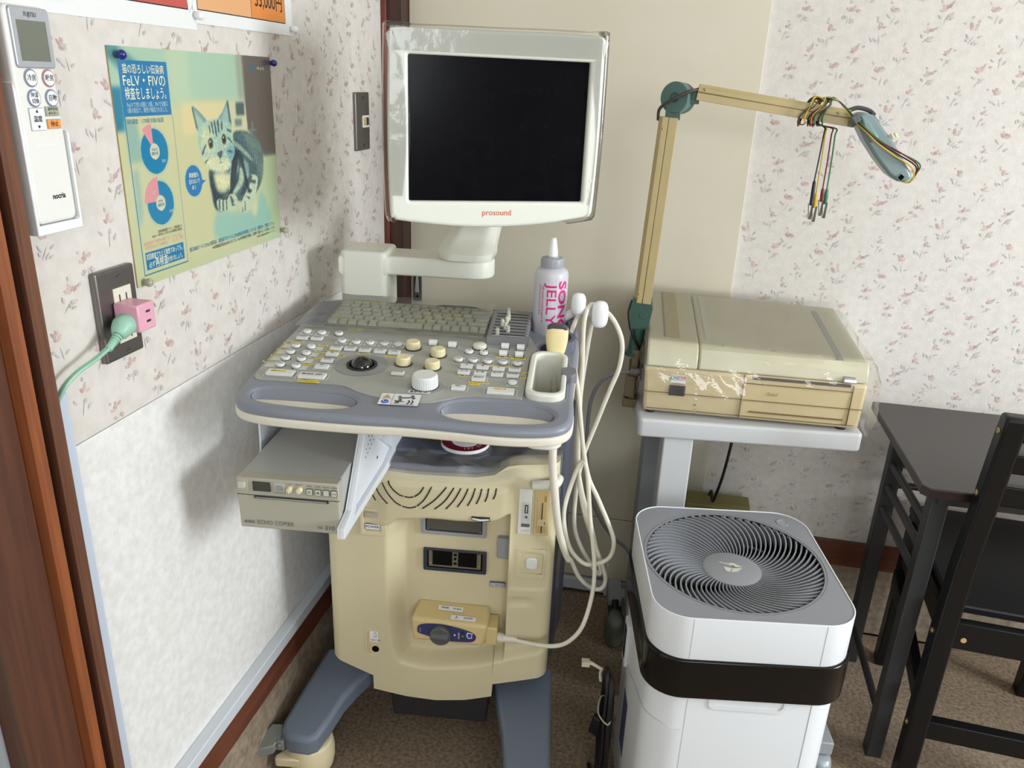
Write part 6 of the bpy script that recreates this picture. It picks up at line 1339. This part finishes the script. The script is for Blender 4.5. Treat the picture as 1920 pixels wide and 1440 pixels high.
bm = new(); Mb = frame(A(0.3985, 1.2355, -0.0405), (0.80, 0, -0.60), (0.60, 0, 0.80), (0, -1, 0)); slab(bm, [rrect(-0.0055, 0.0055, -0.0055, 0.0055, 0.001), rrect(-0.0043, 0.0043, -0.0043, 0.0043, 0.0008)], 0, 0.0012, 0.0003, 0, Mb); box(bm, -0.0045, 0.0045, -0.0045, 0.0045, 0.0, 0.0004, 1, Mb); part('box_socket', bm, [M_['teal'], M_['black_gap']], ib)
bm = new(); tube(bm, [A(0.297, 1.345, 0.0), A(0.312, 1.350, 0.002), A(0.332, 1.346, 0.004), A(0.342, 1.338, 0.0)], 0.004, 10); part('box_cable', bm, mat('cable_dark_grey', (70, 68, 66), 0.5), ib)
# four electrode leads: coil on the arm, run over the box and hang with clips
LC = {'yellow': (214, 178, 52), 'black': (28, 28, 34), 'red': (116, 30, 38), 'green': (40, 122, 70)}
END = {'black': (0.2555, 1.218, 1.172), 'yellow': (0.2630, 1.196, 1.168), 'red': (0.2730, 1.205, 1.180), 'green': (0.2805, 1.205, 1.176)}
TOPX = {'black': 0.2590, 'yellow': 0.2615, 'red': 0.2725, 'green': 0.2790}
RL = random.Random(21)
for i, (nm, rgb) in enumerate(LC.items()):
    m = mat('lead_' + nm, rgb, 0.45); bm = new()
    xe, zb, ze = END[nm]
    pts = [A(0.392 + 0.002 * i, 1.2325, -0.030), A(0.412 + 0.001 * i, 1.2265, -0.034), A(0.4215 + 0.001 * i, 1.238 + 0.002 * i, -0.036), A(0.414 + 0.003 * (i if nm != 'yellow' else 0) - 0.004 * (nm == 'yellow'), 1.256 + 0.002 * i, -0.044), A(0.376 + 0.004 * (i % 3), 1.274 + 0.003 * (i % 4), -0.050), A(0.345, 1.293 + 0.0022 * i, -0.054), A(0.322, 1.311 + 0.0016 * i, -0.055), A(0.302, 1.328 + 0.0018 * i, -0.040), A(0.288, 1.345 + 0.001 * i, -0.028), A(0.272, 1.360, -0.022)]
    xx = 0.264
    for k in range(3):
        o = RL.uniform(-0.003, 0.012); j = RL.uniform(-0.003, 0.003)
        x0 = 0.246 - 0.010 * k + o
        pts += [A(x0 + 0.006, 1.364 + j, 0.0), A(x0, 1.352, 0.021), A(x0 - 0.006, 1.335, 0.022), A(x0 - 0.010, 1.319 - j, 0.012), A(x0 - 0.010 + 2.5 * j, 1.317 + j, -0.016), A(x0 - 0.012 + 2 * j, 1.332, -0.023 - 0.002 * k), A(x0 + 0.002 - 2 * j, 1.352, -0.024 - 0.002 * k), A(x0 + 0.004, 1.362 + j, -0.014)]
    pts += [A(0.240, 1.362, 0.004), A(0.240, 1.345, 0.022), A(0.246, 1.322, 0.020), A(0.255, 1.316, 0.006), A(TOPX[nm], 1.312, -0.008), A(TOPX[nm] - 0.001, 1.300, -0.012), A((TOPX[nm] + xe) / 2, (1.31 + zb) / 2, -0.012), A(xe, zb, -0.012)]
    tube(bm, pts, 0.00135, 7, 5)
    ld = lab(part('electrode_lead', bm, m, t), nm + ' electrode lead')
    bm = new(); tube(bm, [A(xe, zb, -0.012), A(xe + 0.0005, zb - 0.004, -0.012), A(xe + 0.001, (zb + ze) / 2, -0.012), A(xe + 0.0015, ze, -0.012)], [0.0017, 0.0032, 0.0036, 0.0030], 12, 1)
    for k in range(5): z = ze + 0.003 + k * 0.003; cyl(bm, A(xe + 0.0013, z, -0.012), A(xe + 0.0013, z + 0.0012, -0.012), 0.0038, n=12)
    part('lead_boot', bm, m, ld)
    bm = new(); s = (-1, 1, -1, 1)[i]
    for sg in (-1, 1):
        hexa(bm, [A(xe + 0.001 + sg * 0.0006, ze - 0.026, -0.0155), A(xe + 0.003 + sg * 0.0022, ze - 0.026, -0.0155), A(xe + 0.003 + sg * 0.0022, ze - 0.026, -0.0085), A(xe + 0.001 + sg * 0.0006, ze - 0.026, -0.0085), A(xe - 0.0005 + sg * 0.0034, ze + 0.002, -0.0155), A(xe + 0.0012 + sg * 0.0042, ze + 0.003, -0.0155), A(xe + 0.0012 + sg * 0.0042, ze + 0.003, -0.0085), A(xe - 0.0005 + sg * 0.0034, ze + 0.002, -0.0085)])
    part('clip', bm, mat('clip_' + nm, (92, 88, 80), 0.35, metal=0.8), ld)
bm = new(); Mb = frame(A(0.3045, 1.330, -0.046), (0.75, 0, 0.66), (0.66, 0, -0.75), (0, 1, 0)); box(bm, -0.006, 0.006, -0.010, 0.004, -0.006, 0.006, 0, Mb); part('lead_tie', bm, mat('tie_grey', (92, 96, 98), 0.5), t, bevel=0.001)

# grey mains lead of the recorder
t = thing('power_cable', 'grey mains cable looping from the side of the recorder behind the air purifier', 'cable', (-0.03, 1.60, 0.805))
def Bp(x, z, y=1.60): return (x + 0.03, y - 1.60, z - 0.805)
bm = new()
tube(bm, [Bp(-0.045, 0.803), Bp(-0.077, 0.799), Bp(-0.108, 0.778), Bp(-0.127, 0.738), Bp(-0.132, 0.68), Bp(-0.128, 0.59), Bp(-0.112, 0.50), Bp(-0.086, 0.44), Bp(-0.053, 0.396), Bp(-0.013, 0.362), Bp(0.02, 0.30, 1.56), Bp(0.05, 0.10, 1.52), Bp(0.09, 0.006, 1.54), Bp(0.2, 0.005, 1.66)], 0.0042, 10)
part('cord', bm, M_['cable_g'], t)
bm = new(); tube(bm, [Bp(-0.052, 0.804), Bp(-0.030, 0.805)], [0.0065, 0.0085], 12, 1); box(bm, 0.0, 0.034, -0.013, 0.013, -0.014, 0.014)
for k in range(4): lathe(bm, [(0.0082, 0), (0.0082, 0.0022)], frame(Bp(-0.051 + k * 0.0045, 0.8042), (0, 1, 0), (0, 0, 1), (1, 0, 0)), 14)
part('appliance_plug', bm, mat('plug_grey', (122, 120, 118), 0.5), t, bevel=0.002)
t = None
bm = new(); tube(bm, [(0.205, 1.80, 0.70), (0.200, 1.80, 0.59), (0.192, 1.80, 0.50), (0.184, 1.805, 0.445), (0.178, 1.83, 0.40), (0.175, 1.875, 0.405), (0.17, 1.915, 0.30), (0.17, 1.92, 0.02)], 0.0036, 10)
tag(finish('black_cable', bm, M_['cable_k']), 'black cable dropping from under the cart behind the olive board', 'cable')
t = thing('olive_box', 'flat olive cardboard box standing against the wall behind the purifier', 'box', (0.115, 1.84, 0.0))
bm = new(); hexa(bm, [(0, 0, 0), (0.158, 0, 0), (0.158, 0.06, 0), (0, 0.06, 0), (0, 0.004, 0.385), (0.158, 0.004, 0.388), (0.158, 0.062, 0.388), (0, 0.062, 0.385)]); part('carton', bm, M_['card'], t, bevel=0.0015)
bm = new(); box(bm, 0.0, 0.158, -0.0015, 0.006, 0.378, 0.3805, M=Matrix.Translation((0, 0.004, 0))); part('flap_edge', bm, mat('card_edge', (156, 148, 98), 0.8), t)

# ================================================================== AIR PURIFIER
t = thing('air_purifier', 'white air purifier with grey spiral grille and glossy black band', 'air purifier', (0.176, 1.25, 0.0), 9.5)
bm = new(); slab(bm, [rrect(-0.158, 0.158, -0.169, 0.169, 0.055, 10)], 0.012, 0.450, 0.003); part('body', bm, M_['purw'], t)
bm = new(); slab(bm, [rrect(-0.150, 0.150, -0.160, 0.160, 0.05, 10)], 0.0, 0.014, 0.0); part('foot', bm, M_['dk'], t)
bm = new(); slab(bm, [rrect(-0.1685, 0.1685, -0.1795, 0.1795, 0.062, 10)], 0.446, 0.522, 0.004); lab(part('band', bm, M_['purk'], t), 'glossy black band')
bm = new(); slab(bm, [rrect(-0.164, 0.164, -0.175, 0.175, 0.060, 10), rrect(-0.1615, 0.1615, -0.1725, 0.1725, 0.0575, 10)], 0.520, 0.6005, 0.0008); slab(bm, [rrect(-0.163, 0.163, -0.174, 0.174, 0.059, 10), [(0.150 * math.cos(a * PI / 24), 0.150 * math.sin(a * PI / 24)) for a in range(48)]], 0.53, 0.545, 0.0)
part('top_housing', bm, M_['purw'], t, ang=50)
GC = (-0.004, 0.001); GR = 0.1515
circ = lambda r, n=72: [(GC[0] + r * math.cos(2 * PI * k / n), GC[1] + r * math.sin(2 * PI * k / n)) for k in range(n)]
bm = new(); slab(bm, [rrect(-0.1612, 0.1612, -0.1722, 0.1722, 0.0573, 10), circ(GR)], 0.592, 0.5995, 0.0008)
tpz = lab(part('top_plate', bm, M_['purg'], t), 'grey top plate')
bm = new(); lathe(bm, [(GR, 0.5996), (GR, 0.54), (0.001, 0.538)], Matrix.Translation((GC[0], GC[1], 0)), 60, 0, cap=False); part('fan_well', bm, mat('well_black', (12, 12, 13), 0.7), t)
bm = new(); ring = [(0.1565, 0.5998), (0.1575, 0.5998)]
lathe(bm, [(0.1562, 0.5990), (0.1562, 0.6000), (0.1570, 0.6000), (0.1570, 0.5990)], Matrix.Translation((GC[0], GC[1], 0)), 80, 0, cap=False)
lathe(bm, [(0.0112, 0.599), (0.0112, 0.6006), (0.0095, 0.6006), (0.0093, 0.5997), (0.0005, 0.5999)], Matrix.Translation((0.119, 0.136, 0)), 32, 1, cap=False)
part('power_button', bm, [mat('ring_grey', (112, 114, 118), 0.45), mat('button_grey', (150, 152, 157), 0.4)], t, ang=30)
bm = new()
NB = 64
def bpt(a0, s):
    r = 0.049 + (GR - 0.0485) * s; th = a0 + 0.62 * s ** 1.45
    return Vector((GC[0] + r * math.cos(th), GC[1] + r * math.sin(th), 0.5795 + 0.0185 * sstep(0, 1, s)))
for k in range(NB):
    a0 = 2 * PI * k / NB; n = 14; rows = []
    for i in range(n + 1):
        s = i / n; c = bpt(a0, s); d = bpt(a0, min(1, s + 0.02)) - bpt(a0, max(0, s - 0.02)); tn = Vector((-d.y, d.x, 0)).normalized() * (0.0008 + 0.0006 * s); up = Vector((0, 0, 1)); hh = 0.010 + 0.006 * s
        rows.append([bm.verts.new(c + tn), bm.verts.new(c - tn), bm.verts.new(c - tn * 0.6 - up * hh), bm.verts.new(c + tn * 0.6 - up * hh)])
    for P, Q in zip(rows, rows[1:]):
        for e in range(4): bm.faces.new((P[e], P[(e + 1) % 4], Q[(e + 1) % 4], Q[e]))
    bm.faces.new(rows[0]); bm.faces.new(rows[-1][::-1])
part('grille', bm, M_['purg'], t, ang=40)
bm = new(); lathe(bm, [(0.0005, 0.5815), (0.046, 0.5812), (0.0508, 0.5795), (0.0508, 0.566)], Matrix.Translation((GC[0], GC[1], 0)), 56); part('hub', bm, mat('hub_grey', (140, 142, 146), 0.42), t, ang=40)
bm = new()
for P in ([(-0.018, 0.014), (0.004, 0.016), (0.018, 0.003), (0.004, 0.004)], [(-0.016, 0.003), (-0.001, -0.001), (-0.008, -0.013), (-0.014, -0.011)], [(0.000, -0.001), (0.017, 0.001), (0.006, -0.011), (-0.006, -0.0135)], [(-0.022, 0.018), (-0.014, 0.017), (-0.018, 0.014)]):
    poly(bm, [(GC[0] + 0.001 + x, GC[1] - 0.001 + y, 0.5818) for x, y in P], 0)
poly(bm, [(GC[0] + x, GC[1] + y, 0.5820) for x, y in ((0.002, 0.009), (0.007, 0.001), (0.0, 0.0015))], 1); poly(bm, [(GC[0] + x, GC[1] + y, 0.5820) for x, y in ((-0.010, 0.012), (0.0, 0.012), (-0.005, 0.010))], 1)
part('badge', bm, [mat('badge_silver', (204, 202, 188), 0.35), mat('badge_dark', (110, 110, 106), 0.4)], t, recalc=False)
bm = new()      # hand grip recess under the band
slab(bm, [[(-0.061, 0.4465), (-0.060, 0.428), (-0.054, 0.420), (0.060, 0.418), (0.067, 0.426), (0.069, 0.4465)], [(-0.056, 0.4465), (-0.054, 0.432), (-0.050, 0.427), (0.057, 0.425), (0.062, 0.430), (0.064, 0.4465)]], 0, 0.003, 0.0008, 0, frame((0, -0.1685, 0), (1, 0, 0), (0, 0, 1), (0, -1, 0)))
poly(bm, [(x, -0.1694, z) for x, z in ((-0.056, 0.4465), (-0.050, 0.427), (0.057, 0.425), (0.064, 0.4465))], 1)
part('hand_grip', bm, [M_['purw'], mat('grip_white', (226, 228, 231), 0.4)], t)
def shell(u_stop, ztop, off, z0=0.02):
    """curved cover panel wrapped round the front left corner"""
    L = rrect(-0.158 - off, 0.158 + off, -0.169 - off, 0.169 + off, 0.055 + off, 14)
    k0 = min(range(len(L)), key=lambda i: abs(L[i][0] + 0.158 + off) + abs(L[i][1] - 0.114)); path = [p for p in L[k0:]]
    path = [path[0]] + [(-0.158 - off, 0.10 - 0.02 * i) for i in range(9)] + [p for p in path[1:] if p[0] < u_stop and p[1] < -0.10] + [(-0.100 + 0.0, -0.169 - off)]
    path = [p for p in path if p[0] <= u_stop + 1e-6]
    return path
path = shell(-0.099, None, 0.0016)
bm = new()
def zedge(p):
    if p[1] > -0.169: return 0.318 + 0.066 * sstep(0.12, -0.12, p[1])
    return 0.384 - 0.010 * sstep(-0.16, -0.10, p[0])
lo = [bm.verts.new((x, y, 0.03)) for x, y in path]; hi = [bm.verts.new((x, y, 0.300 + 0.080 * sstep(0.11, -0.15, y) - 0.008 * sstep(-0.14, -0.10, x))) for x, y in path]
for a, b, c, d in zip(lo, lo[1:], hi[1:], hi): bm.faces.new((a, b, c, d))
ci = [bm.verts.new((v.co.x * 0.985, v.co.y * 0.985, v.co.z + 0.001)) for v in hi]
for a, b, c, d in zip(hi, hi[1:], ci[1:], ci): bm.faces.new((a, b, c, d)).material_index = 1
ce = bm.verts.new((path[-1][0], path[-1][1] + 0.004, 0.03)); cf = bm.verts.new((path[-1][0], path[-1][1] + 0.004, hi[-1].co.z)); bm.faces.new((lo[-1], hi[-1], cf, ce)).material_index = 1
part('side_cover', bm, [M_['purw'], mat('seam_grey', (176, 178, 182), 0.5)], t)
bm = new(); box(bm, -0.1655, -0.157, 0.060, 0.100, 0.30, 0.395, 0); box(bm, -0.1668, -0.160, 0.066, 0.090, 0.315, 0.385, 1); part('side_handle', bm, [M_['purw'], M_['dk']], t, bevel=0.002)
bm = new(); box(bm, -0.1600, -0.1590, 0.0, 0.05, 0.13, 0.26); part('side_sticker', bm, mat('sticker_navy', (70, 74, 120), 0.4), t)
bm = new()
for (x, z0, z1) in ((-0.103, 0.5225, 0.5985), (0.104, 0.5225, 0.5985)): box(bm, x - 0.0003, x + 0.0003, -0.1754, -0.1745, z0, z1)
for x in (-0.094, 0.108): box(bm, x - 0.0003, x + 0.0003, -0.1694, -0.1685, 0.02, 0.446)
part('panel_seam', bm, mat('hair_seam', (178, 180, 182), 0.5), t)
# black mains cord hung on the purifier's side
PMx = Matrix.Translation((0.176, 1.25, 0)) @ Matrix.Rotation(math.radians(9.5), 4, 'Z')
t = thing('mains_lead', 'coiled black mains cord with plug hung at the side of the purifier', 'cord', PMx @ Vector((-0.19, 0.05, 0.0)), 9.5)
bm = new(); pts = []
RR = random.Random(4)
for k in range(5):
    for j in range(10):
        a = 2 * PI * j / 10 + PI / 2
        pts.append((0.004 * math.sin(k * 2.1) + RR.uniform(-0.002, 0.002) - 0.002 * k, 0.034 * math.cos(a) * (1 + 0.15 * math.sin(k * 3)) + 0.005 * k - 0.012, 0.150 + 0.135 * math.sin(a) + RR.uniform(-0.004, 0.004) + 0.003 * k))
pts += [(0.0, -0.03, 0.10), (-0.004, -0.05, 0.03), (-0.01, -0.03, 0.005), (-0.02, 0.05, 0.004)]
tube(bm, pts, 0.0046, 9, 5); part('cord', bm, M_['cable_k'], t)
bm = new(); hexa(bm, [(-0.034, 0.012, 0.130), (-0.016, 0.0, 0.125), (-0.010, 0.014, 0.125), (-0.028, 0.026, 0.130), (-0.026, 0.010, 0.172), (-0.010, 0.0, 0.170), (-0.004, 0.014, 0.170), (-0.020, 0.024, 0.172)]); part('plug', bm, M_['cable_k'], t, bevel=0.003)
bm = new(); tube(bm, [(-0.032, 0.018, 0.131), (-0.042, 0.018, 0.112)], 0.0012, 6, 1); tube(bm, [(-0.018, 0.006, 0.126), (-0.028, 0.006, 0.106)], 0.0012, 6, 1); part('plug_prong', bm, M_['brass'], t)
bm = new(); tube(bm, [(-0.016, 0.02, 0.285), (-0.018, 0.024, 0.270), (-0.016, 0.018, 0.255)], 0.003, 8, 2); tube(bm, [(-0.018, 0.022, 0.283), (-0.034, 0.030, 0.287), (-0.040, 0.032, 0.287)], [0.003, 0.0036, 0.005], 8, 2); box(bm, -0.056, -0.040, 0.026, 0.038, 0.281, 0.293); part('tie_clip', bm, mat('clip_clear', (214, 208, 186), 0.3), t)
bm = new(); tube(bm, [(-0.012, 0.02, 0.215), (-0.02, -0.02, 0.21), (-0.004, -0.05, 0.21), (0.004, -0.03, 0.214), (0.002, 0.016, 0.214)], 0.0016, 7, 4, closed=True); part('wire_tie', bm, mat('wire_pale', (190, 190, 160), 0.5), t)

# ================================================================== DESK AND CHAIR
t = thing('folding_desk', 'dark grey narrow desk with steel legs against the back wall', 'desk', (0.53, 1.46, 0))
bm = new()
extr(bm, [(-0.009, -0.035), (0.90, -0.035), (0.90, 0.406), (-0.020, 0.406), (-0.020, -0.022)], 0.681, 0.700, 'z', 0)
part('desktop', bm, M_['desk'], t, bevel=0.002)
bm = new(); extr(bm, [(-0.0094, -0.0362), (0.90, -0.0362), (0.90, -0.0345), (-0.0086, -0.0345), (-0.0192, -0.0215), (-0.0212, -0.0225)], 0.6815, 0.6990, 'z'); lab(part('edge_band', bm, M_['desk_e'], t, bevel=0.0008), 'glossy brown edge band')
def dleg(x, y):
    bm = new(); box(bm, x, x + 0.033, y, y + 0.034, 0.0, 0.681); return part('leg', bm, M_['desk_l'], t, bevel=0.003)
dleg(0.021, 0.026); dleg(0.030, 0.348); dleg(0.85, 0.026); dleg(0.85, 0.348)
for z in (0.572, 0.516, 0.458):
    bm = new(); tube(bm, [(0.036, 0.045, z + 0.004), (0.040, 0.36, z - 0.006)], 0.0085, 14, 1); part('side_rod', bm, M_['desk_l'], t)
bm = new(); tube(bm, [(0.034, 0.04, 0.103), (0.040, 0.36, 0.103)], 0.0085, 14, 1); part('side_rod', bm, M_['desk_l'], t)
for z in (0.560, 0.505):
    bm = new(); tube(bm, [(0.045, 0.378, z), (0.86, 0.378, z)], 0.0085, 14, 1); part('back_rod', bm, M_['desk_l'], t)
bm = new(); box(bm, 0.03, 0.87, 0.02, 0.036, 0.642, 0.681); box(bm, 0.03, 0.05, 0.036, 0.37, 0.655, 0.681); part('apron', bm, M_['desk_l'], t, bevel=0.001)
t = thing('cord_clip', 'small white cord clip on the wall behind the desk leg', 'clip', (0.606, 1.935, 0.412))
bm = new(); box(bm, 0.0, 0.013, -0.012, 0.010, -0.020, 0.012); box(bm, 0.004, 0.014, -0.012, 0.010, 0.024, 0.045); part('clip_body', bm, M_['white_warm'], t, bevel=0.002)
bm = new(); tube(bm, [(0.004 + 0.0045 + 0.004 * math.cos(a * PI / 6), -0.0125, -0.006 + 0.004 * math.sin(a * PI / 6)) for a in range(12)], 0.0008, 6, 1, closed=True); part('clip_mark', bm, M_['ink_g'], t)

CH = (0.590, 1.425, 0.0)
t = thing('dining_chair', 'black lacquered wooden chair with slatted back pulled up to the desk', 'chair', CH, -3.5)
def cleg(P, Q, w=0.036, d=0.042, name='leg'):
    bm = new(); (x0, y0, z0), (x1, y1, z1) = P, Q
    hexa(bm, [(x0, y0, z0), (x0 + w, y0, z0), (x0 + w, y0 + d, z0), (x0, y0 + d, z0), (x1, y1, z1), (x1 + w, y1, z1), (x1 + w, y1 + d, z1), (x1, y1 + d, z1)])
    return part(name, bm, M_['chair'], t, bevel=0.003)
CW = 0.36
for x in (0.0, CW):
    bm = new()      # back post: straight to the seat, then leaning back with a rounded top
    S = [(-0.020, 0.024, 0.0), (-0.020, 0.024, 0.40), (-0.026, 0.017, 0.55), (-0.044, -0.006, 0.70), (-0.062, -0.024, 0.845), (-0.066, -0.030, 0.870), (-0.062, -0.036, 0.878)]
    A_ = [[bm.verts.new(p) for p in ((x, a, z), (x + 0.036, a, z), (x + 0.036, b, z), (x, b, z))] for a, b, z in S]
    for P, Q in zip(A_, A_[1:]):
        for e in range(4): bm.faces.new((P[e], P[(e + 1) % 4], Q[(e + 1) % 4], Q[e]))
    bm.faces.new(A_[0][::-1]); bm.faces.new(A_[-1])
    part('back_post', bm, M_['chair'], t, bevel=0.005, seg=3)
cleg((0.026, 0.390, 0.0), (0.026, 0.384, 0.43), 0.036, 0.038); cleg((CW - 0.010, 0.375, 0.0), (CW - 0.010, 0.368, 0.43), 0.036, 0.038)
for (z0, z1, yo) in ((0.830, 0.872, -0.058), (0.768, 0.806, -0.050), (0.700, 0.742, -0.042)):
    bm = new(); hexa(bm, [(0.034, yo + 0.004, z0), (CW + 0.002, yo + 0.004, z0), (CW + 0.002, yo + 0.024, z0), (0.034, yo + 0.024, z0), (0.034, yo - 0.001, z1), (CW + 0.002, yo - 0.001, z1), (CW + 0.002, yo + 0.019, z1), (0.034, yo + 0.019, z1)]); part('back_slat', bm, M_['chair'], t, bevel=0.003)
bm = new(); extr(bm, rrect(0.026, CW + 0.010, 0.026, 0.440, 0.015), 0.430, 0.448, 'z'); part('seat', bm, M_['seat'], t, bevel=0.004)
bm = new(); box(bm, 0.034, CW + 0.002, -0.014, 0.006, 0.372, 0.432); part('seat_rail', bm, M_['chair'], t, bevel=0.002)
bm = new(); box(bm, 0.014, 0.034, 0.04, 0.38, 0.376, 0.430); part('seat_rail', bm, M_['chair'], t, bevel=0.002)
bm = new(); box(bm, CW + 0.002, CW + 0.022, 0.04, 0.38, 0.376, 0.430); part('seat_rail', bm, M_['chair'], t, bevel=0.002)
bm = new(); box(bm, 0.034, CW + 0.002, -0.012, 0.012, 0.142, 0.186); part('stretcher', bm, M_['chair'], t, bevel=0.002)
bm = new(); hexa(bm, [(0.012, 0.035, 0.185), (0.034, 0.035, 0.185), (0.034, 0.38, 0.255), (0.012, 0.38, 0.255), (0.012, 0.035, 0.225), (0.034, 0.035, 0.225), (0.034, 0.38, 0.298), (0.012, 0.38, 0.298)]); part('stretcher', bm, M_['chair'], t, bevel=0.002)
for (y, z) in ((-0.044, 0.845), (-0.024, 0.715), (0.002, 0.395), (0.002, 0.165)):
    bm = new(); lathe(bm, [(0.0058, 0), (0.0054, 0.0018), (0.0030, 0.0022), (0.0026, 0.0010), (0.0005, 0.0010)], frame((-0.0003, y, z), (0, 1, 0), (0, 0, 1), (-1, 0, 0)), 18); part('bolt', bm, M_['brass'], t)
bm = new(); lathe(bm, [(0.0055, 0), (0.005, 0.0015)], frame((0.052, -0.0142, 0.395), (1, 0, 0), (0, 0, 1), (0, -1, 0)), 16); part('plug_cap', bm, mat('raw_wood', (196, 160, 104), 0.6), t)

# ================================================================== DUST COVERS ON THE SCANNER
WM4 = MN @ MM
t = thing('plastic_cover', 'clear plastic dust cover pulled over the scanner monitor', 'cover', WM4.translation, 24.9)
bm = new()
def skin(L, y0, y1, rad):
    pass
N_ = len(MO)
prof = [(1.030, 0.040, 0), (1.034, 0.010, 0), (1.030, -0.010, 0), (1.012, -0.0145, 0), (0.985, -0.0150, 0)]
top_keep = [i for i, (x, y) in enumerate(MO)]
rows = []
for (k, y, _) in prof:
    rows.append([bm.verts.new((x * k, y, (z * k) + (0.006 * max(0, (abs(x) - 0.14) / 0.045) if z > 0.13 else 0))) for x, z in MO])
for P, Q in zip(rows, rows[1:]):
    for i in range(N_):
        j = (i + 1) % N_
        if MO[i][1] < -0.146 and MO[j][1] < -0.146: continue
        bm.faces.new((P[i], P[j], Q[j], Q[i]))
inner = []
for (x, z) in MO:
    if z > 0.12: inner.append(bm.verts.new((x * 0.93, -0.0140, 0.119)))
    elif z < -0.125: inner.append(bm.verts.new((x * 0.95, -0.0140, min(-0.116, z * 0.97))))
    else:
        bulge = 0.160 - 0.010 * math.cos(z * 13) if x < 0 else 0.158 + 0.016 * math.cos(z * 12 + 0.4)
        inner.append(bm.verts.new((math.copysign(bulge, x), -0.0140, z)))
for i in range(N_):
    j = (i + 1) % N_
    if MO[i][1] < -0.125 or MO[j][1] < -0.125: continue
    bm.faces.new((rows[-1][i], rows[-1][j], inner[j], inner[i]))
part('film', bm, M_['film'], t, ang=60)
# sheet over the keyboard and panel
t = thing('plastic_sheet', 'thin clear sheet laid over the scanner keyboard', 'sheet', (MN @ KM).translation, 6.5)
bm = new(); T4 = Matrix.Rotation(math.radians(4), 4, 'X')
grid(bm, 70, 46, lambda s, q: T4 @ Vector((-0.262 + s * 0.336, -0.032 + q * 0.182, 0.0098 + 0.0008 * math.sin(s * 40 + q * 13) * math.sin(q * 31 - s * 9) + 0.0012 * sstep(0.9, 1.0, q))))
part('film', bm, film_mat('sheet_film', 0.07, 0.16, 0.7, 0.5, 30), t, ang=180, recalc=False)
# dusty film over the top of the cream housing
t = thing('plastic_cover', 'dusty folded film covering the scanner body under the console', 'cover', (-0.37, 1.25, 0.70), 6.5)
bm = new()
def fold(u, v): return 0.006 * abs(math.sin(34 * u + 60 * v)) * (0.4 + 0.6 * sstep(-0.15, 0.15, u)) + 0.003 * math.sin(90 * u - 20 * v) * math.sin(30 * v)
grid(bm, 80, 40, lambda s, q: (-0.212 + s * 0.438, -0.006 + 0.034 * sstep(0.55, 0.9, s) * (1 - q) + q * 0.30, 0.0075 + 0.02 * q * 0.3 + fold(-0.212 + s * 0.438, q * 0.3) + 0.016 * sstep(0.68, 0.85, s) * (1 - q)))
grid(bm, 80, 8, lambda s, q: (-0.212 + s * 0.438, -0.006 + 0.034 * sstep(0.55, 0.9, s) - 0.012 * q - 0.026 * q * sstep(0.55, 0.9, s), 0.0075 + fold(-0.212 + s * 0.438, 0) * (1 - q) + 0.016 * sstep(0.68, 0.85, s) - (0.022 + 0.03 * sstep(0.8, 1, s)) * q))
grid(bm, 30, 30, lambda s, q: (0.227 + 0.004 * math.sin(q * 9 + s * 5) + 0.006 * math.sin(q * 3), 0.03 + s * 0.26, 0.012 - 0.46 * q))
part('film', bm, M_['film_dusty'], t, ang=180, recalc=False)
